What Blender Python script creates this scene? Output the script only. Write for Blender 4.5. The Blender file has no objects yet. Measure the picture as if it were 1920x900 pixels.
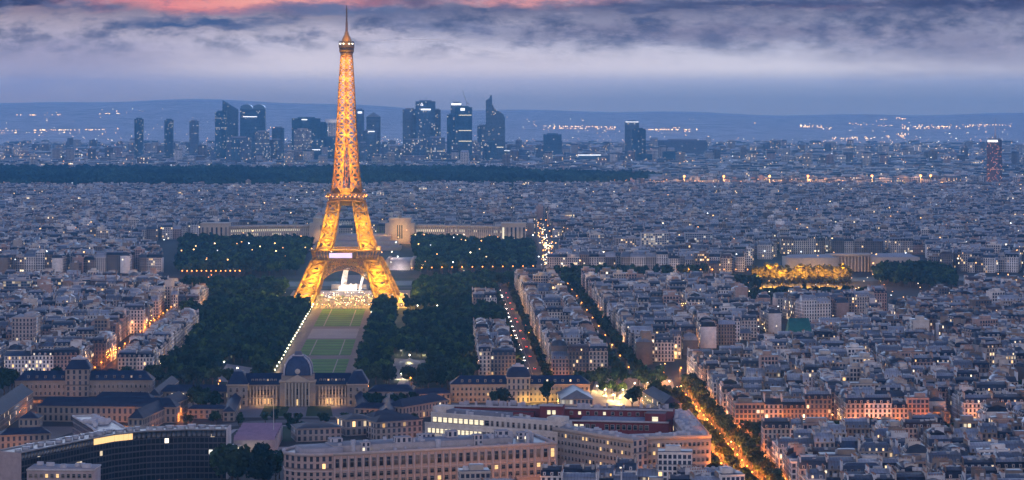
import bpy, math, random
import numpy as np
from mathutils import Vector

random.seed(7)
rng = np.random.default_rng(7)
sc = bpy.context.scene
COL = sc.collection

# ------------------------------------------------------------------ camera
F, H, YH = 4465.0, 217.0, 185.0          # focal length (photo px), eye height (m), horizon row
cam = bpy.data.cameras.new("camera")
cam.sensor_width = 36.0
cam.lens = F / 1920.0 * 36.0
cam.shift_y = -(450.0 - YH) / 1920.0
cam.clip_start = 1.0
cam.clip_end = 80000.0
camo = bpy.data.objects.new("camera", cam)
camo.location = (0, 0, H)
camo.rotation_euler = (math.radians(90), 0, 0)
COL.objects.link(camo)
sc.camera = camo


def nodes(tree):
    tree.nodes.clear()
    return tree.nodes, tree.links


class NT:
    """tiny helper to write node graphs"""
    def __init__(s, tree):
        s.t = tree
        tree.nodes.clear()

    def n(s, kind, **kw):
        x = s.t.nodes.new(kind)
        for k, v in kw.items():
            setattr(x, k, v)
        return x

    def put(s, sock, v):
        if isinstance(v, (int, float)):
            sock.default_value = v
        elif isinstance(v, (tuple, list)):
            v = tuple(v)
            if sock.type == 'RGBA' and len(v) == 3:
                v = v + (1.0,)
            sock.default_value = v
        else:
            s.t.links.new(v, sock)

    def m(s, op, a, b=0.0, c=None):
        x = s.n('ShaderNodeMath', operation=op)
        s.put(x.inputs[0], a)
        s.put(x.inputs[1], b)
        if c is not None:
            s.put(x.inputs[2], c)
        return x.outputs[0]

    def sstep(s, v, a, b, lo=0.0, hi=1.0):
        x = s.n('ShaderNodeMapRange', interpolation_type='SMOOTHSTEP')
        s.put(x.inputs['Value'], v)
        s.put(x.inputs['From Min'], a); s.put(x.inputs['From Max'], b)
        s.put(x.inputs['To Min'], lo); s.put(x.inputs['To Max'], hi)
        return x.outputs[0]

    def mix(s, f, a, b, blend='MIX'):
        x = s.n('ShaderNodeMix', data_type='RGBA', blend_type=blend)
        s.put(x.inputs[0], f)
        s.put(x.inputs[6], a)
        s.put(x.inputs[7], b)
        return x.outputs[2]

    def noise(s, vec, scale, detail=3.0, rough=0.55):
        x = s.n('ShaderNodeTexNoise')
        if vec is not None:
            s.put(x.inputs['Vector'], vec)
        x.inputs['Scale'].default_value = scale
        x.inputs['Detail'].default_value = detail
        x.inputs['Roughness'].default_value = rough
        return x.outputs['Fac']

    def xyz(s, a, b, c=0.0):
        x = s.n('ShaderNodeCombineXYZ')
        s.put(x.inputs[0], a); s.put(x.inputs[1], b); s.put(x.inputs[2], c)
        return x.outputs[0]

    def sep(s, v):
        x = s.n('ShaderNodeSeparateXYZ')
        s.put(x.inputs[0], v)
        return x.outputs


# ------------------------------------------------------------------ sky (dusk, layered cloud)
world = bpy.data.worlds.new("World")
sc.world = world
world.use_nodes = True
g = NT(world.node_tree)
tc = g.n('ShaderNodeTexCoord')
dx, dy, dz = g.sep(tc.outputs['Generated'])
az = g.m('MULTIPLY', g.m('ARCTAN2', dx, dy), 57.2958)          # degrees, 0 = north-west view axis
el = g.m('MULTIPLY', g.m('ARCSINE', dz), 57.2958)
DEG = F * math.pi / 180.0                                       # photo px per degree
def saz(px): return math.degrees(math.atan((px - 960.0) / F))
def sel(py): return (YH - py) / DEG
warp = g.noise(g.xyz(g.m('MULTIPLY', az, 0.42), g.m('MULTIPLY', el, 2.0), 1.3), 1.0, 5.0, 0.6)
warp2 = g.noise(g.xyz(g.m('MULTIPLY', az, 1.7), g.m('MULTIPLY', el, 4.6), 5.3), 1.0, 6.0, 0.62)
elw = g.m('ADD', el, g.m('ADD', g.m('MULTIPLY', g.m('SUBTRACT', warp, 0.5), 0.75), g.m('MULTIPLY', g.m('SUBTRACT', warp2, 0.5), 0.28)))
azw = g.m('ADD', az, g.m('MULTIPLY', g.m('SUBTRACT', warp, 0.5), 3.0))
nish = g.n('ShaderNodeTexSky', sky_type='NISHITA')
nish.sun_disc = False
nish.sun_elevation = math.radians(3.0)
nish.sun_rotation = math.radians(-16.0)
# base gradient by elevation
ramp = g.n('ShaderNodeValToRGB')
g.put(ramp.inputs[0], g.m('DIVIDE', el, 20.0))
cr = ramp.color_ramp
cr.elements[0].position = 0.0;  cr.elements[0].color = (0.38, 0.40, 0.50, 1)
cr.elements[1].position = 1.0;  cr.elements[1].color = (0.62, 0.64, 0.84, 1)
for pos, c in ((0.012, (0.54, 0.54, 0.62)), (0.036, (1.10, 1.01, 1.05)), (0.065, (0.72, 0.72, 0.88)), (0.105, (0.17, 0.19, 0.33)), (0.16, (0.26, 0.29, 0.48)), (0.4, (0.75, 0.74, 0.90))):
    e = cr.elements.new(pos); e.color = c + (1,)
sky = g.mix(0.004, ramp.outputs[0], nish.outputs[0])
def blob(cx, cy, rx, ry, soft=0.35, warped=True):
    """soft cloud patch: centre and radii given in photo px, used as sky angles"""
    a = g.m('DIVIDE', g.m('SUBTRACT', azw if warped else az, saz(cx)), rx / DEG)
    b = g.m('DIVIDE', g.m('SUBTRACT', elw if warped else el, sel(cy)), ry / DEG)
    d = g.m('SQRT', g.m('ADD', g.m('MULTIPLY', a, a), g.m('MULTIPLY', b, b)))
    return g.sstep(d, 1.0, soft, 0.0, 1.0)
def lay(col, mask, k=1.0):
    global sky
    sky = g.mix(g.m('MULTIPLY', mask, k), sky, col)
lay((0.36, 0.32, 0.50), blob(60, 120, 560, 95, 0.1), 0.75)          # blue-grey bank, left
lay((0.95, 0.80, 0.86), blob(880, 130, 520, 75, 0.0), 0.55)          # pale veil, middle
lay((0.27, 0.24, 0.36), blob(1300, 62, 640, 42, 0.1), 0.85)         # grey bank, right
lay((0.25, 0.22, 0.34), blob(1820, 90, 420, 90, 0.0), 0.75)
lay((0.20, 0.23, 0.42), blob(800, 48, 260, 34, 0.1), 0.6)
lay((0.90, 0.78, 0.88), blob(640, 66, 150, 26, 0.0), 0.6)
# broad cumulus texture over the upper part
big = g.sstep(g.noise(g.xyz(g.m('MULTIPLY', az, 0.85), g.m('MULTIPLY', el, 1.9), 4.7), 1.0, 9.0, 0.62), 0.42, 0.68)
lay((0.07, 0.09, 0.20), g.m('MULTIPLY', g.m('MULTIPLY', big, g.sstep(el, 0.7, 1.7)), g.sstep(el, 9.0, 3.0)), 0.9)
lay((1.15, 0.34, 0.30), blob(430, 2, 430, 34, 0.1), 0.95)           # last red light
lay((1.3, 0.58, 0.44), blob(520, 2, 190, 20, 0.0), 0.85)
lay((1.15, 0.46, 0.42), blob(1010, -4, 240, 22, 0.0), 0.95)
lay((0.60, 0.34, 0.42), blob(1500, 14, 200, 6, 0.0), 0.5)
lay((0.055, 0.10, 0.25), blob(370, 45, 215, 15, 0.25), 0.95)        # dark cloud bars
lay((0.14, 0.19, 0.36), blob(620, 22, 270, 16, 0.2), 0.85)
lay((0.035, 0.045, 0.13), blob(30, 6, 120, 10, 0.25), 0.95)
lay((0.07, 0.085, 0.20), blob(1420, 10, 520, 13, 0.2), 0.9)
lay((0.05, 0.06, 0.16), blob(1850, 6, 260, 17, 0.2), 0.9)
lay((0.60, 0.34, 0.46), blob(70, 183, 30, 4, 0.0), 0.35)
wisp = g.sstep(g.noise(g.xyz(g.m('MULTIPLY', az, 1.3), g.m('MULTIPLY', el, 3.4), 2.2), 1.0, 7.0, 0.65), 0.47, 0.75)
lay((0.15, 0.16, 0.30), g.m('MULTIPLY', g.m('MULTIPLY', wisp, g.sstep(el, 0.75, 1.6)), g.sstep(el, 9.0, 3.0)), 0.85)
wisp2 = g.sstep(g.noise(g.xyz(g.m('MULTIPLY', az, 1.1), g.m('MULTIPLY', el, 3.0), 9.2), 1.0, 7.0, 0.65), 0.52, 0.8)
lay((0.85, 0.72, 0.82), g.m('MULTIPLY', g.m('MULTIPLY', wisp2, g.sstep(el, 0.3, 1.4)), g.sstep(el, 9.0, 3.0)), 0.4)
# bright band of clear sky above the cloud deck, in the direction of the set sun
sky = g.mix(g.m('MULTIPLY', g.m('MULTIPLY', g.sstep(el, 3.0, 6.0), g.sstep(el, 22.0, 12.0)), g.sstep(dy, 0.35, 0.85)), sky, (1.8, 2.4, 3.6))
# deep blue vault overhead
sky = g.mix(g.sstep(el, 12.0, 42.0), sky, (0.038, 0.11, 0.39))
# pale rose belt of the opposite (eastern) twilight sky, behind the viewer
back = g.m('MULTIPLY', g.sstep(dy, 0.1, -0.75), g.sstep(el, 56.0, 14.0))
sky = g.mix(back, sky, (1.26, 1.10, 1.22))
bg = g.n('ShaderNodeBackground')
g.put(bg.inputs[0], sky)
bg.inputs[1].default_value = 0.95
out = g.n('ShaderNodeOutputWorld')
world.node_tree.links.new(bg.outputs[0], out.inputs[0])

# ------------------------------------------------------------------ sun: low, veiled by the cloud
sun = bpy.data.lights.new("sun", 'SUN')
sun.energy = 0.10
sun.angle = math.radians(20)
sun.color = (1.0, 0.86, 0.80)
suno = bpy.data.objects.new("sun", sun)
sd = Vector((math.sin(math.radians(-16)) * math.cos(math.radians(12)), math.cos(math.radians(-16)) * math.cos(math.radians(12)), math.sin(math.radians(12))))
suno.rotation_euler = (-sd).to_track_quat('-Z', 'Y').to_euler()
suno.location = sd * 900
COL.objects.link(suno)

vs = sc.view_settings
vs.view_transform = 'Standard'
vs.look = 'None'
vs.exposure = -0.25
vs.gamma = 1.0
vs.use_curve_mapping = False
cy = sc.cycles
cy.max_bounces = 4
cy.diffuse_bounces = 2
cy.glossy_bounces = 2
cy.transmission_bounces = 2
cy.volume_bounces = 0
cy.transparent_max_bounces = 8
cy.use_light_tree = True
cy.sample_clamp_indirect = 3.0
cy.use_adaptive_sampling = False
cy.use_denoising = True
cy.denoiser = 'OPENIMAGEDENOISE'
cy.denoising_input_passes = 'RGB_ALBEDO_NORMAL'
cy.denoising_prefilter = 'ACCURATE'
HAZE_DENSITY = 0.000054

# ------------------------------------------------------------------ geometry helpers
AX = 0.033                                    # the park axis is turned 1.9 degrees from the view axis
CA, SA = math.cos(AX), math.sin(AX)
def P(px, py, z=0.0):
    """ground plan point seen at a photo position, for a point z metres up"""
    Y = F * (H - z) / (py - YH)
    return ((px - 960.0) / F * Y, Y)
def PX(px, Y): return (px - 960.0) / F * Y
def ZY(py, Y): return H - (py - YH) * Y / F
def W(b, a): return (b * CA - a * SA, b * SA + a * CA)     # park-axis frame -> world
def BA(x, y): return (x * CA + y * SA, -x * SA + y * CA)


class MB:
    """collects quads with per-face tint / window parameters and links them as one mesh object"""
    def __init__(s):
        s.v = []; s.loops = []; s.sizes = []; s.mat = []; s.tint = []; s.par = []; s.uv = []; s.n = 0

    def faces(s, verts, idx, mat, tint, par, uv=None):
        """verts (N,3); idx (M,k)"""
        verts = np.asarray(verts, float); idx = np.asarray(idx)
        M, k = idx.shape
        s.v.append(verts)
        s.loops.append((idx + s.n).ravel())
        s.sizes.append(np.full(M, k))
        s.mat.append(np.broadcast_to(np.asarray(mat), (M,)).astype(int))
        t = np.asarray(tint, float)
        s.tint.append(np.broadcast_to(t, (M, 3)))
        s.par.append(np.broadcast_to(np.asarray(par, float), (M, 3)))
        s.uv.append(np.zeros((M * k, 2)) if uv is None else np.asarray(uv, float).reshape(M * k, 2))
        s.n += len(verts)

    def frusta(s, cx, cy, z0, z1, hx, hy, ang=0.0, ix=0.0, iy=0.0, sx=0.0, sy=0.0, mats=(0, 0, 0, 0, 0), tint=(1, 1, 1), ttop=None,
               par=(0, 0, 0.2), nu=1.0, nw=1.0, nv=1.0, bottom=False):
        """N boxes, optionally tapering to the top; faces: front(-y), right, back, left, top"""
        arr = np.broadcast_arrays(*[np.atleast_1d(np.asarray(q, float)) for q in (cx, cy, z0, z1, hx, hy, ang, ix, iy, sx, sy, nu, nw, nv)])
        cx, cy, z0, z1, hx, hy, ang, ix, iy, sx, sy, nu, nw, nv = arr
        N = len(cx)
        lx = np.stack([-hx, hx, hx, -hx, -hx + ix + sx, hx - ix + sx, hx - ix + sx, -hx + ix + sx], 1)
        ly = np.stack([-hy, -hy, hy, hy, -hy + iy + sy, -hy + iy + sy, hy - iy + sy, hy - iy + sy], 1)
        lz = np.stack([z0] * 4 + [z1] * 4, 1)
        c, sn = np.cos(ang)[:, None], np.sin(ang)[:, None]
        V = np.stack([cx[:, None] + lx * c - ly * sn, cy[:, None] + lx * sn + ly * c, lz], 2).reshape(-1, 3)
        fq = [[0, 1, 5, 4], [1, 2, 6, 5], [2, 3, 7, 6], [3, 0, 4, 7], [4, 5, 6, 7]]
        if bottom:
            fq.append([3, 2, 1, 0])
        nf = len(fq)
        idx = (np.array(fq)[None] + (np.arange(N) * 8)[:, None, None]).reshape(-1, 4)
        mats = np.asarray(mats)
        if mats.ndim == 1:
            mats = np.broadcast_to(mats, (N, 5))
        mm = mats if not bottom else np.concatenate([mats, mats[:, 4:5]], 1)
        tint = np.broadcast_to(np.asarray(tint, float), (N, 3))
        tt = tint if ttop is None else np.broadcast_to(np.asarray(ttop, float), (N, 3))
        T = np.stack([tint] * 4 + [tt] * (nf - 4), 1).reshape(-1, 3)
        par = np.broadcast_to(np.asarray(par, float), (N, 3))
        Pq = np.repeat(par, nf, 0)
        z = np.zeros(N)
        def q(u):
            return np.stack([np.stack([z, z], 1), np.stack([u, z], 1), np.stack([u, nv], 1), np.stack([z, nv], 1)], 1)
        top = np.stack([np.stack([-hx, -hy], 1), np.stack([hx, -hy], 1), np.stack([hx, hy], 1), np.stack([-hx, hy], 1)], 1)
        UV = np.stack([q(nu), q(nw), q(nu), q(nw)] + [top] * (nf - 4), 1)
        s.faces(V, idx, mm.reshape(-1), T, Pq, UV)

    def bars(s, A, B, r, mat=0, tint=(1, 1, 1), r2=None):
        A = np.asarray(A, float).reshape(-1, 3); B = np.asarray(B, float).reshape(-1, 3)
        N = len(A)
        d = B - A
        d /= np.maximum(np.linalg.norm(d, axis=1, keepdims=True), 1e-6)
        up = np.where(np.abs(d[:, 2:3]) > 0.95, np.array([[1.0, 0, 0]]), np.array([[0, 0, 1.0]]))
        x = np.cross(d, up); x /= np.linalg.norm(x, axis=1, keepdims=True)
        y = np.cross(x, d)
        r = np.broadcast_to(np.asarray(r, float), (N,))[:, None]
        rb = r if r2 is None else np.broadcast_to(np.asarray(r2, float), (N,))[:, None]
        V = np.stack([A - x * r - y * r, A + x * r - y * r, A + x * r + y * r, A - x * r + y * r,
                      B - x * rb - y * rb, B + x * rb - y * rb, B + x * rb + y * rb, B - x * rb + y * rb], 1).reshape(-1, 3)
        fq = np.array([[0, 1, 5, 4], [1, 2, 6, 5], [2, 3, 7, 6], [3, 0, 4, 7], [4, 5, 6, 7], [3, 2, 1, 0]])
        idx = (fq[None] + (np.arange(N) * 8)[:, None, None]).reshape(-1, 4)
        s.faces(V, idx, mat, tint, (0, 0, 0.2))

    def prism(s, pts, z0, z1, mside=0, mtop=0, tint=(1, 1, 1), ttop=None, par=(0, 0, 0.2), cell=3.0, nv=1.0, closed=True):
        """extruded plan outline (counter-clockwise)"""
        n = len(pts)
        for i in range(n if closed else n - 1):
            a, b = pts[i], pts[(i + 1) % n]
            L = max(1.0, round(math.dist(a, b) / cell))
            s.faces([(a[0], a[1], z0), (b[0], b[1], z0), (b[0], b[1], z1), (a[0], a[1], z1)], [[0, 1, 2, 3]], mside, tint, par,
                    [(i * 40, 0), (i * 40 + L, 0), (i * 40 + L, nv), (i * 40, nv)])
        s.faces([(p[0], p[1], z1) for p in pts], [list(range(n))], mtop, tint if ttop is None else ttop, par)

    def lathe(s, prof, n=24, cx=0.0, cy=0.0, mat=0, tint=(1, 1, 1), square=0.0):
        """profile of (radius, z); square>0 pushes the plan towards a square"""
        th = np.linspace(0, 2 * math.pi, n, endpoint=False) + math.pi / n
        k = 1.0 / np.maximum(np.abs(np.cos(th)), np.abs(np.sin(th)))
        k = 1 + (k - 1) * square
        V = []
        for r, z in prof:
            V.append(np.stack([cx + r * k * np.cos(th), cy + r * k * np.sin(th), np.full(n, z)], 1))
        V = np.concatenate(V)
        idx = []
        for j in range(len(prof) - 1):
            for i in range(n):
                idx.append([j * n + i, j * n + (i + 1) % n, (j + 1) * n + (i + 1) % n, (j + 1) * n + i])
        s.faces(V, idx, mat, tint, (0, 0, 0.2))

    def gable(s, L, D, z0, z1, mroof=0, mwall=0, troof=(1, 1, 1), twall=(1, 1, 1), over=0.5, hip=0.0, cx=0.0, cy=0.0):
        """pitched roof over an L x D plan, ridge along x; hip>0 draws the ridge ends in"""
        hx, hy = L / 2 + over, D / 2 + over
        V = [(cx - hx, cy - hy, z0), (cx + hx, cy - hy, z0), (cx + hx, cy + hy, z0), (cx - hx, cy + hy, z0), (cx - hx + hip, cy, z1), (cx + hx - hip, cy, z1)]
        s.faces(V, [[0, 1, 5, 4], [2, 3, 4, 5]], mroof, troof, (0, 0, .2), [(0, 0), (L, 0), (L, D / 2), (0, D / 2)] * 2)
        s.faces(V, [[1, 2, 5], [3, 0, 4]], mroof if hip else mwall, troof if hip else twall, (0, 0, .2))

    def build(s, name, mats, parent=None, loc=None, rot=0.0, smooth=False):
        me = bpy.data.meshes.new(name)
        V = np.concatenate(s.v); L = np.concatenate(s.loops); S = np.concatenate(s.sizes)
        me.vertices.add(len(V)); me.vertices.foreach_set('co', V.astype(np.float32).ravel())
        me.loops.add(len(L)); me.loops.foreach_set('vertex_index', L.astype(np.int32))
        me.polygons.add(len(S))
        st = np.concatenate([[0], np.cumsum(S)[:-1]])
        me.polygons.foreach_set('loop_start', st.astype(np.int32))
        me.polygons.foreach_set('loop_total', S.astype(np.int32))
        mats = mats if isinstance(mats, (list, tuple)) else [mats]
        for m in mats:
            me.materials.append(m)
        me.polygons.foreach_set('material_index', np.concatenate(s.mat).astype(np.int32))
        uv = me.uv_layers.new(name='UVMap')
        uv.data.foreach_set('uv', np.concatenate(s.uv).astype(np.float32).ravel())
        for nm, arr in (('tint', s.tint), ('par', s.par)):
            a = me.attributes.new(nm, 'FLOAT_COLOR', 'FACE')
            q = np.concatenate(arr)
            a.data.foreach_set('color', np.concatenate([q, np.ones((len(q), 1))], 1).astype(np.float32).ravel())
        me.update(calc_edges=True)
        if smooth:
            me.polygons.foreach_set('use_smooth', np.ones(len(S), bool))
        o = bpy.data.objects.new(name, me)
        COL.objects.link(o)
        if parent is not None:
            o.parent = parent
        if loc is not None:
            o.location = loc
        if rot:
            o.rotation_euler = (0, 0, rot)
        return o


def tag(o, label=None, cat=None, group=None, kind=None):
    if label:
        o['label'] = label
        if not 4 <= len(label.split()) <= 16:
            print('LABEL LENGTH', len(label.split()), label)
    if cat: o['category'] = cat
    if group: o['group'] = group
    if kind: o['kind'] = kind
    return o
def thing(name, label, cat, loc=(0, 0, 0), rot=0.0, group=None):
    o = bpy.data.objects.new(name, None)
    o.empty_display_size = 3
    o.location = loc if len(loc) == 3 else (loc[0], loc[1], 0.0)
    o.rotation_euler = (0, 0, rot)
    COL.objects.link(o)
    return tag(o, label, cat, group)
def dup(o, parent=None, loc=None, rot=None):
    c = o.copy(); COL.objects.link(c)
    if parent is not None: c.parent = parent
    if loc is not None: c.location = loc
    if rot is not None: c.rotation_euler = (0, 0, rot)
    return c
def dup_tree(root, loc, rot=0.0, scale=None):
    r = root.copy(); COL.objects.link(r); r.location = loc; r.rotation_euler = (0, 0, rot)
    if scale is not None: r.scale = scale
    for ch in root.children:
        c = ch.copy(); COL.objects.link(c); c.parent = r
        for gch in ch.children:
            d = gch.copy(); COL.objects.link(d); d.parent = c
    return r
NLIGHT = [0]
def point_light(loc, watts, color=(1.0, 0.55, 0.18), radius=0.6, parent=None, spot=None, aim=None, name='lamp_light'):
    l = bpy.data.lights.new(name, 'SPOT' if spot else 'POINT')
    l.energy = watts; l.color = color; l.shadow_soft_size = radius
    o = bpy.data.objects.new(name, l); COL.objects.link(o)
    o.location = loc
    if spot:
        l.spot_size = math.radians(spot); l.spot_blend = 0.6
        o.rotation_euler = Vector(aim).to_track_quat('-Z', 'Y').to_euler()
    if parent is not None:
        o.parent = parent
    NLIGHT[0] += 1
    return o


# ------------------------------------------------------------------ materials
def new_mat(name):
    m = bpy.data.materials.new(name); m.use_nodes = True
    g = NT(m.node_tree)
    b = g.n('ShaderNodeBsdfPrincipled')
    o = g.n('ShaderNodeOutputMaterial')
    m.node_tree.links.new(b.outputs[0], o.inputs[0])
    return m, g, b
def attr(g, name):
    a = g.n('ShaderNodeAttribute'); a.attribute_name = name
    return a.outputs['Color']
def plain(name, color=None, rough=0.8, nscale=0.3, namt=0.35, metallic=0.0, spec=0.3, seam=0.0, fine=1.5):
    """tinted surface with weathering; colour from the face tint times `color`"""
    m, g, b = new_mat(name)
    t = attr(g, 'tint')
    if color is not None:
        t = g.mix(1.0, t, color, 'MULTIPLY')
    geo = g.n('ShaderNodeNewGeometry')
    nz = g.noise(geo.outputs['Position'], nscale, 4.0)
    nf = g.noise(geo.outputs['Position'], fine, 3.0)
    k = g.m('ADD', g.m('MULTIPLY', nz, namt * 2), g.m('MULTIPLY', nf, namt * 0.8))
    k = g.m('ADD', k, 1.0 - namt * 1.4)
    if seam:
        uv = g.n('ShaderNodeUVMap')
        u = g.sep(uv.outputs[0])[0]
        k = g.m('MULTIPLY', k, g.m('SUBTRACT', 1.0, g.m('MULTIPLY', g.m('LESS_THAN', g.m('FRACT', g.m('MULTIPLY', u, 1.2)), 0.18), seam)))
    g.put(b.inputs['Base Color'], g.mix(1.0, t, g.xyz(k, k, k), 'MULTIPLY'))
    if name == 'leaves':      # crowns differ from tree to tree
        oi = g.n('ShaderNodeObjectInfo')
        k = g.m('MULTIPLY', k, g.m('ADD', 0.6, g.m('MULTIPLY', oi.outputs['Random'], 0.95)))
        g.put(b.inputs['Base Color'], g.mix(1.0, t, g.xyz(k, k, k), 'MULTIPLY'))
    b.inputs['Roughness'].default_value = rough
    b.inputs['Metallic'].default_value = metallic
    b.inputs['Specular IOR Level'].default_value = spec
    return m
def emit(name, color, strength, vary=False):
    m, g, b = new_mat(name)
    b.inputs['Base Color'].default_value = (0.05, 0.05, 0.05, 1)
    if vary:
        g.put(b.inputs['Emission Color'], attr(g, 'tint'))
    else:
        b.inputs['Emission Color'].default_value = tuple(color) + (1,)
    b.inputs['Emission Strength'].default_value = strength
    m.cycles.emission_sampling = 'NONE'
    return m
def facade(name, vh=0.34, strength=3.0, rail=0.45, glass=(0.025, 0.03, 0.045), warm=(1.0, 0.55, 0.18), pale=(1.0, 0.85, 0.60)):
    """wall with a grid of windows: u counts bays, v counts storeys; par = (share of lit windows, seed, half width of window in bay)"""
    m, g, b = new_mat(name)
    uv = g.n('ShaderNodeUVMap')
    u, v, _ = g.sep(uv.outputs[0])
    pr = g.n('ShaderNodeSeparateColor')
    g.put(pr.inputs[0], attr(g, 'par'))
    plit, seed, hw = pr.outputs
    fu = g.m('ABSOLUTE', g.m('SUBTRACT', g.m('FRACT', u), 0.5))
    fv0 = g.m('FRACT', v)
    fv = g.m('ABSOLUTE', g.m('SUBTRACT', fv0, 0.5))
    win = g.m('MULTIPLY', g.m('LESS_THAN', fu, hw), g.m('LESS_THAN', fv, vh))
    wn = g.n('ShaderNodeTexWhiteNoise', noise_dimensions='3D')
    g.put(wn.inputs['Vector'], g.xyz(g.m('FLOOR', u), g.m('FLOOR', v), g.m('MULTIPLY', seed, 917.0)))
    rnd = wn.outputs['Value']
    c2 = g.n('ShaderNodeSeparateColor'); g.put(c2.inputs[0], wn.outputs['Color'])
    wr = g.n('ShaderNodeTexWhiteNoise', noise_dimensions='3D')
    g.put(wr.inputs['Vector'], g.xyz(3.5, g.m('FLOOR', v), g.m('MULTIPLY', seed, 531.0)))
    row = g.m('MULTIPLY', g.m('LESS_THAN', wr.outputs['Value'], g.m('MULTIPLY', plit, 0.25)), g.m('LESS_THAN', rnd, 0.7))
    lit = g.m('MAXIMUM', g.m('LESS_THAN', rnd, plit), row)
    geo = g.n('ShaderNodeNewGeometry')
    nz = g.noise(geo.outputs['Position'], 0.12, 4.0)
    nf = g.noise(geo.outputs['Position'], 0.9, 3.0)
    k = g.m('ADD', g.m('ADD', g.m('MULTIPLY', nz, 0.45), g.m('MULTIPLY', nf, 0.35)), 0.60)
    # iron balcony rail on every third storey, string course on the others
    md = g.m('MODULO', g.m('FLOOR', v), 3.0)
    isr = g.m('MULTIPLY', g.m('LESS_THAN', g.m('ABSOLUTE', g.m('SUBTRACT', md, 2.0)), 0.5), g.m('LESS_THAN', fv0, 0.26))
    k = g.m('MULTIPLY', k, g.m('SUBTRACT', 1.0, g.m('MULTIPLY', isr, rail)))
    k = g.m('MULTIPLY', k, g.m('SUBTRACT', 1.0, g.m('MULTIPLY', g.m('GREATER_THAN', fv0, 0.95), 0.25)))
    base = g.mix(1.0, attr(g, 'tint'), g.xyz(k, k, k), 'MULTIPLY')
    gl = g.mix(c2.outputs[0], glass, (glass[0] * 2.2, glass[1] * 2.2, glass[2] * 2.2))
    g.put(b.inputs['Base Color'], g.mix(win, base, gl))
    g.put(b.inputs['Roughness'], g.m('SUBTRACT', 0.85, g.m('MULTIPLY', win, 0.6)))
    b.inputs['Specular IOR Level'].default_value = 0.35
    g.put(b.inputs['Emission Color'], g.mix(c2.outputs[1], warm, pale))
    g.put(b.inputs['Emission Strength'], g.m('MULTIPLY', g.m('MULTIPLY', win, lit), g.m('MULTIPLY', g.m('ADD', c2.outputs[2], 0.25), strength)))
    m.cycles.emission_sampling = 'NONE'
    return m
M = {}
M['facade'] = facade('stone_facade', strength=2.6)
M['hotel'] = facade('hotel_facade', vh=0.36, strength=1.1, rail=0.0, glass=(0.03, 0.03, 0.05), warm=(1.0, 0.28, 0.16), pale=(1.0, 0.5, 0.3))
M['office'] = facade('office_facade', vh=0.36, strength=0.9, rail=0.0, glass=(0.03, 0.05, 0.08), warm=(1.0, 0.72, 0.38), pale=(0.95, 0.95, 0.88))
M['far'] = facade('far_facade', strength=2.6, rail=0.0)
M['office_dark'] = facade('dark_glass_facade', vh=0.38, strength=2.4, rail=0.0, glass=(0.010, 0.013, 0.022), warm=(1.0, 0.72, 0.38), pale=(0.95, 0.95, 0.88))
M['office_dark'].node_tree.nodes['Principled BSDF'].inputs['Specular IOR Level'].default_value = 0.12
M['plaster'] = plain('plaster', rough=0.9)
M['stone'] = plain('dressed_stone', rough=0.85, namt=0.25)
M['slate'] = plain('slate', rough=0.6, spec=0.12, namt=0.4)
M['zinc'] = plain('zinc', rough=0.4, metallic=0.25, spec=0.5, seam=0.3, namt=0.35)
M['brick'] = plain('red_brick', rough=0.85, namt=0.3)
M['pots'] = plain('clay_pots', rough=0.9)
M['iron'] = plain('brown_iron', rough=0.55, namt=0.15)
M['darkmetal'] = plain('dark_metal', rough=0.5)
M['asphalt'] = plain('asphalt', rough=0.9, nscale=0.02, namt=0.4)
M['gravel'] = plain('pale_gravel', rough=0.95, nscale=0.05, namt=0.3)
M['lawn'] = plain('lawn', rough=0.95, nscale=0.06, namt=0.55)
M['soil'] = plain('dark_soil', rough=0.95, nscale=0.01, namt=0.5)
M['leaf'] = plain('leaves', rough=0.8, nscale=0.25, namt=0.5, spec=0.05)
M['bark'] = plain('bark', rough=0.9)
M['paint'] = plain('car_paint', rough=0.3, spec=0.5, namt=0.05)
M['water'] = plain('river_water', rough=0.55, spec=0.2, namt=0.1)
M['spray'] = plain('white_spray', rough=0.9, namt=0.2)
M['glass'] = plain('dark_glass', rough=0.12, spec=0.6, namt=0.1)
M['lamp_o'] = emit('sodium_lamp', (1.0, 0.32, 0.055), 7.0)
M['lamp_w'] = emit('white_lamp', (1.0, 0.86, 0.62), 14.0)
M['lamp_v'] = emit('town_lamps', (1, 1, 1), 12.0, vary=True)
M['lit'] = emit('lit_pane', (1.0, 0.62, 0.25), 1.6)
M['litw'] = emit('lit_pane_white', (1.0, 0.86, 0.58), 1.5)
M['sign'] = emit('lit_sign', (0.95, 0.95, 1.0), 2.5)
M['signp'] = emit('lit_sign_violet', (0.75, 0.6, 0.95), 1.6)
M['head'] = emit('headlight', (1.0, 0.92, 0.75), 30.0)
M['tail'] = emit('taillight', (1.0, 0.08, 0.03), 12.0)

# ================================================================== SETTING
def sheet(name, pts, z, mat, tint, kind='structure'):
    mb = MB()
    mb.faces([(p[0], p[1], z) for p in pts], [list(range(len(pts)))], 0, tint, (0, 0, 0), [(p[0], p[1]) for p in pts])
    o = mb.build(name, M[mat])
    tag(o, kind=kind)
    return o
def strip(name, path, w, z, mat, tint, kind='structure'):
    """ribbon of width w along a plan path"""
    mb = MB()
    L, R = [], []
    for i, p in enumerate(path):
        a = path[max(0, i - 1)]; b = path[min(len(path) - 1, i + 1)]
        d = Vector((b[0] - a[0], b[1] - a[1])).normalized()
        nx, ny = -d.y, d.x
        L.append((p[0] + nx * w / 2, p[1] + ny * w / 2, z)); R.append((p[0] - nx * w / 2, p[1] - ny * w / 2, z))
    n = len(path)
    mb.faces(R + L, [[i, i + 1, n + i + 1, n + i] for i in range(n - 1)], 0, tint, (0, 0, 0), None)
    return tag(mb.build(name, M[mat]), kind=kind)

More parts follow.
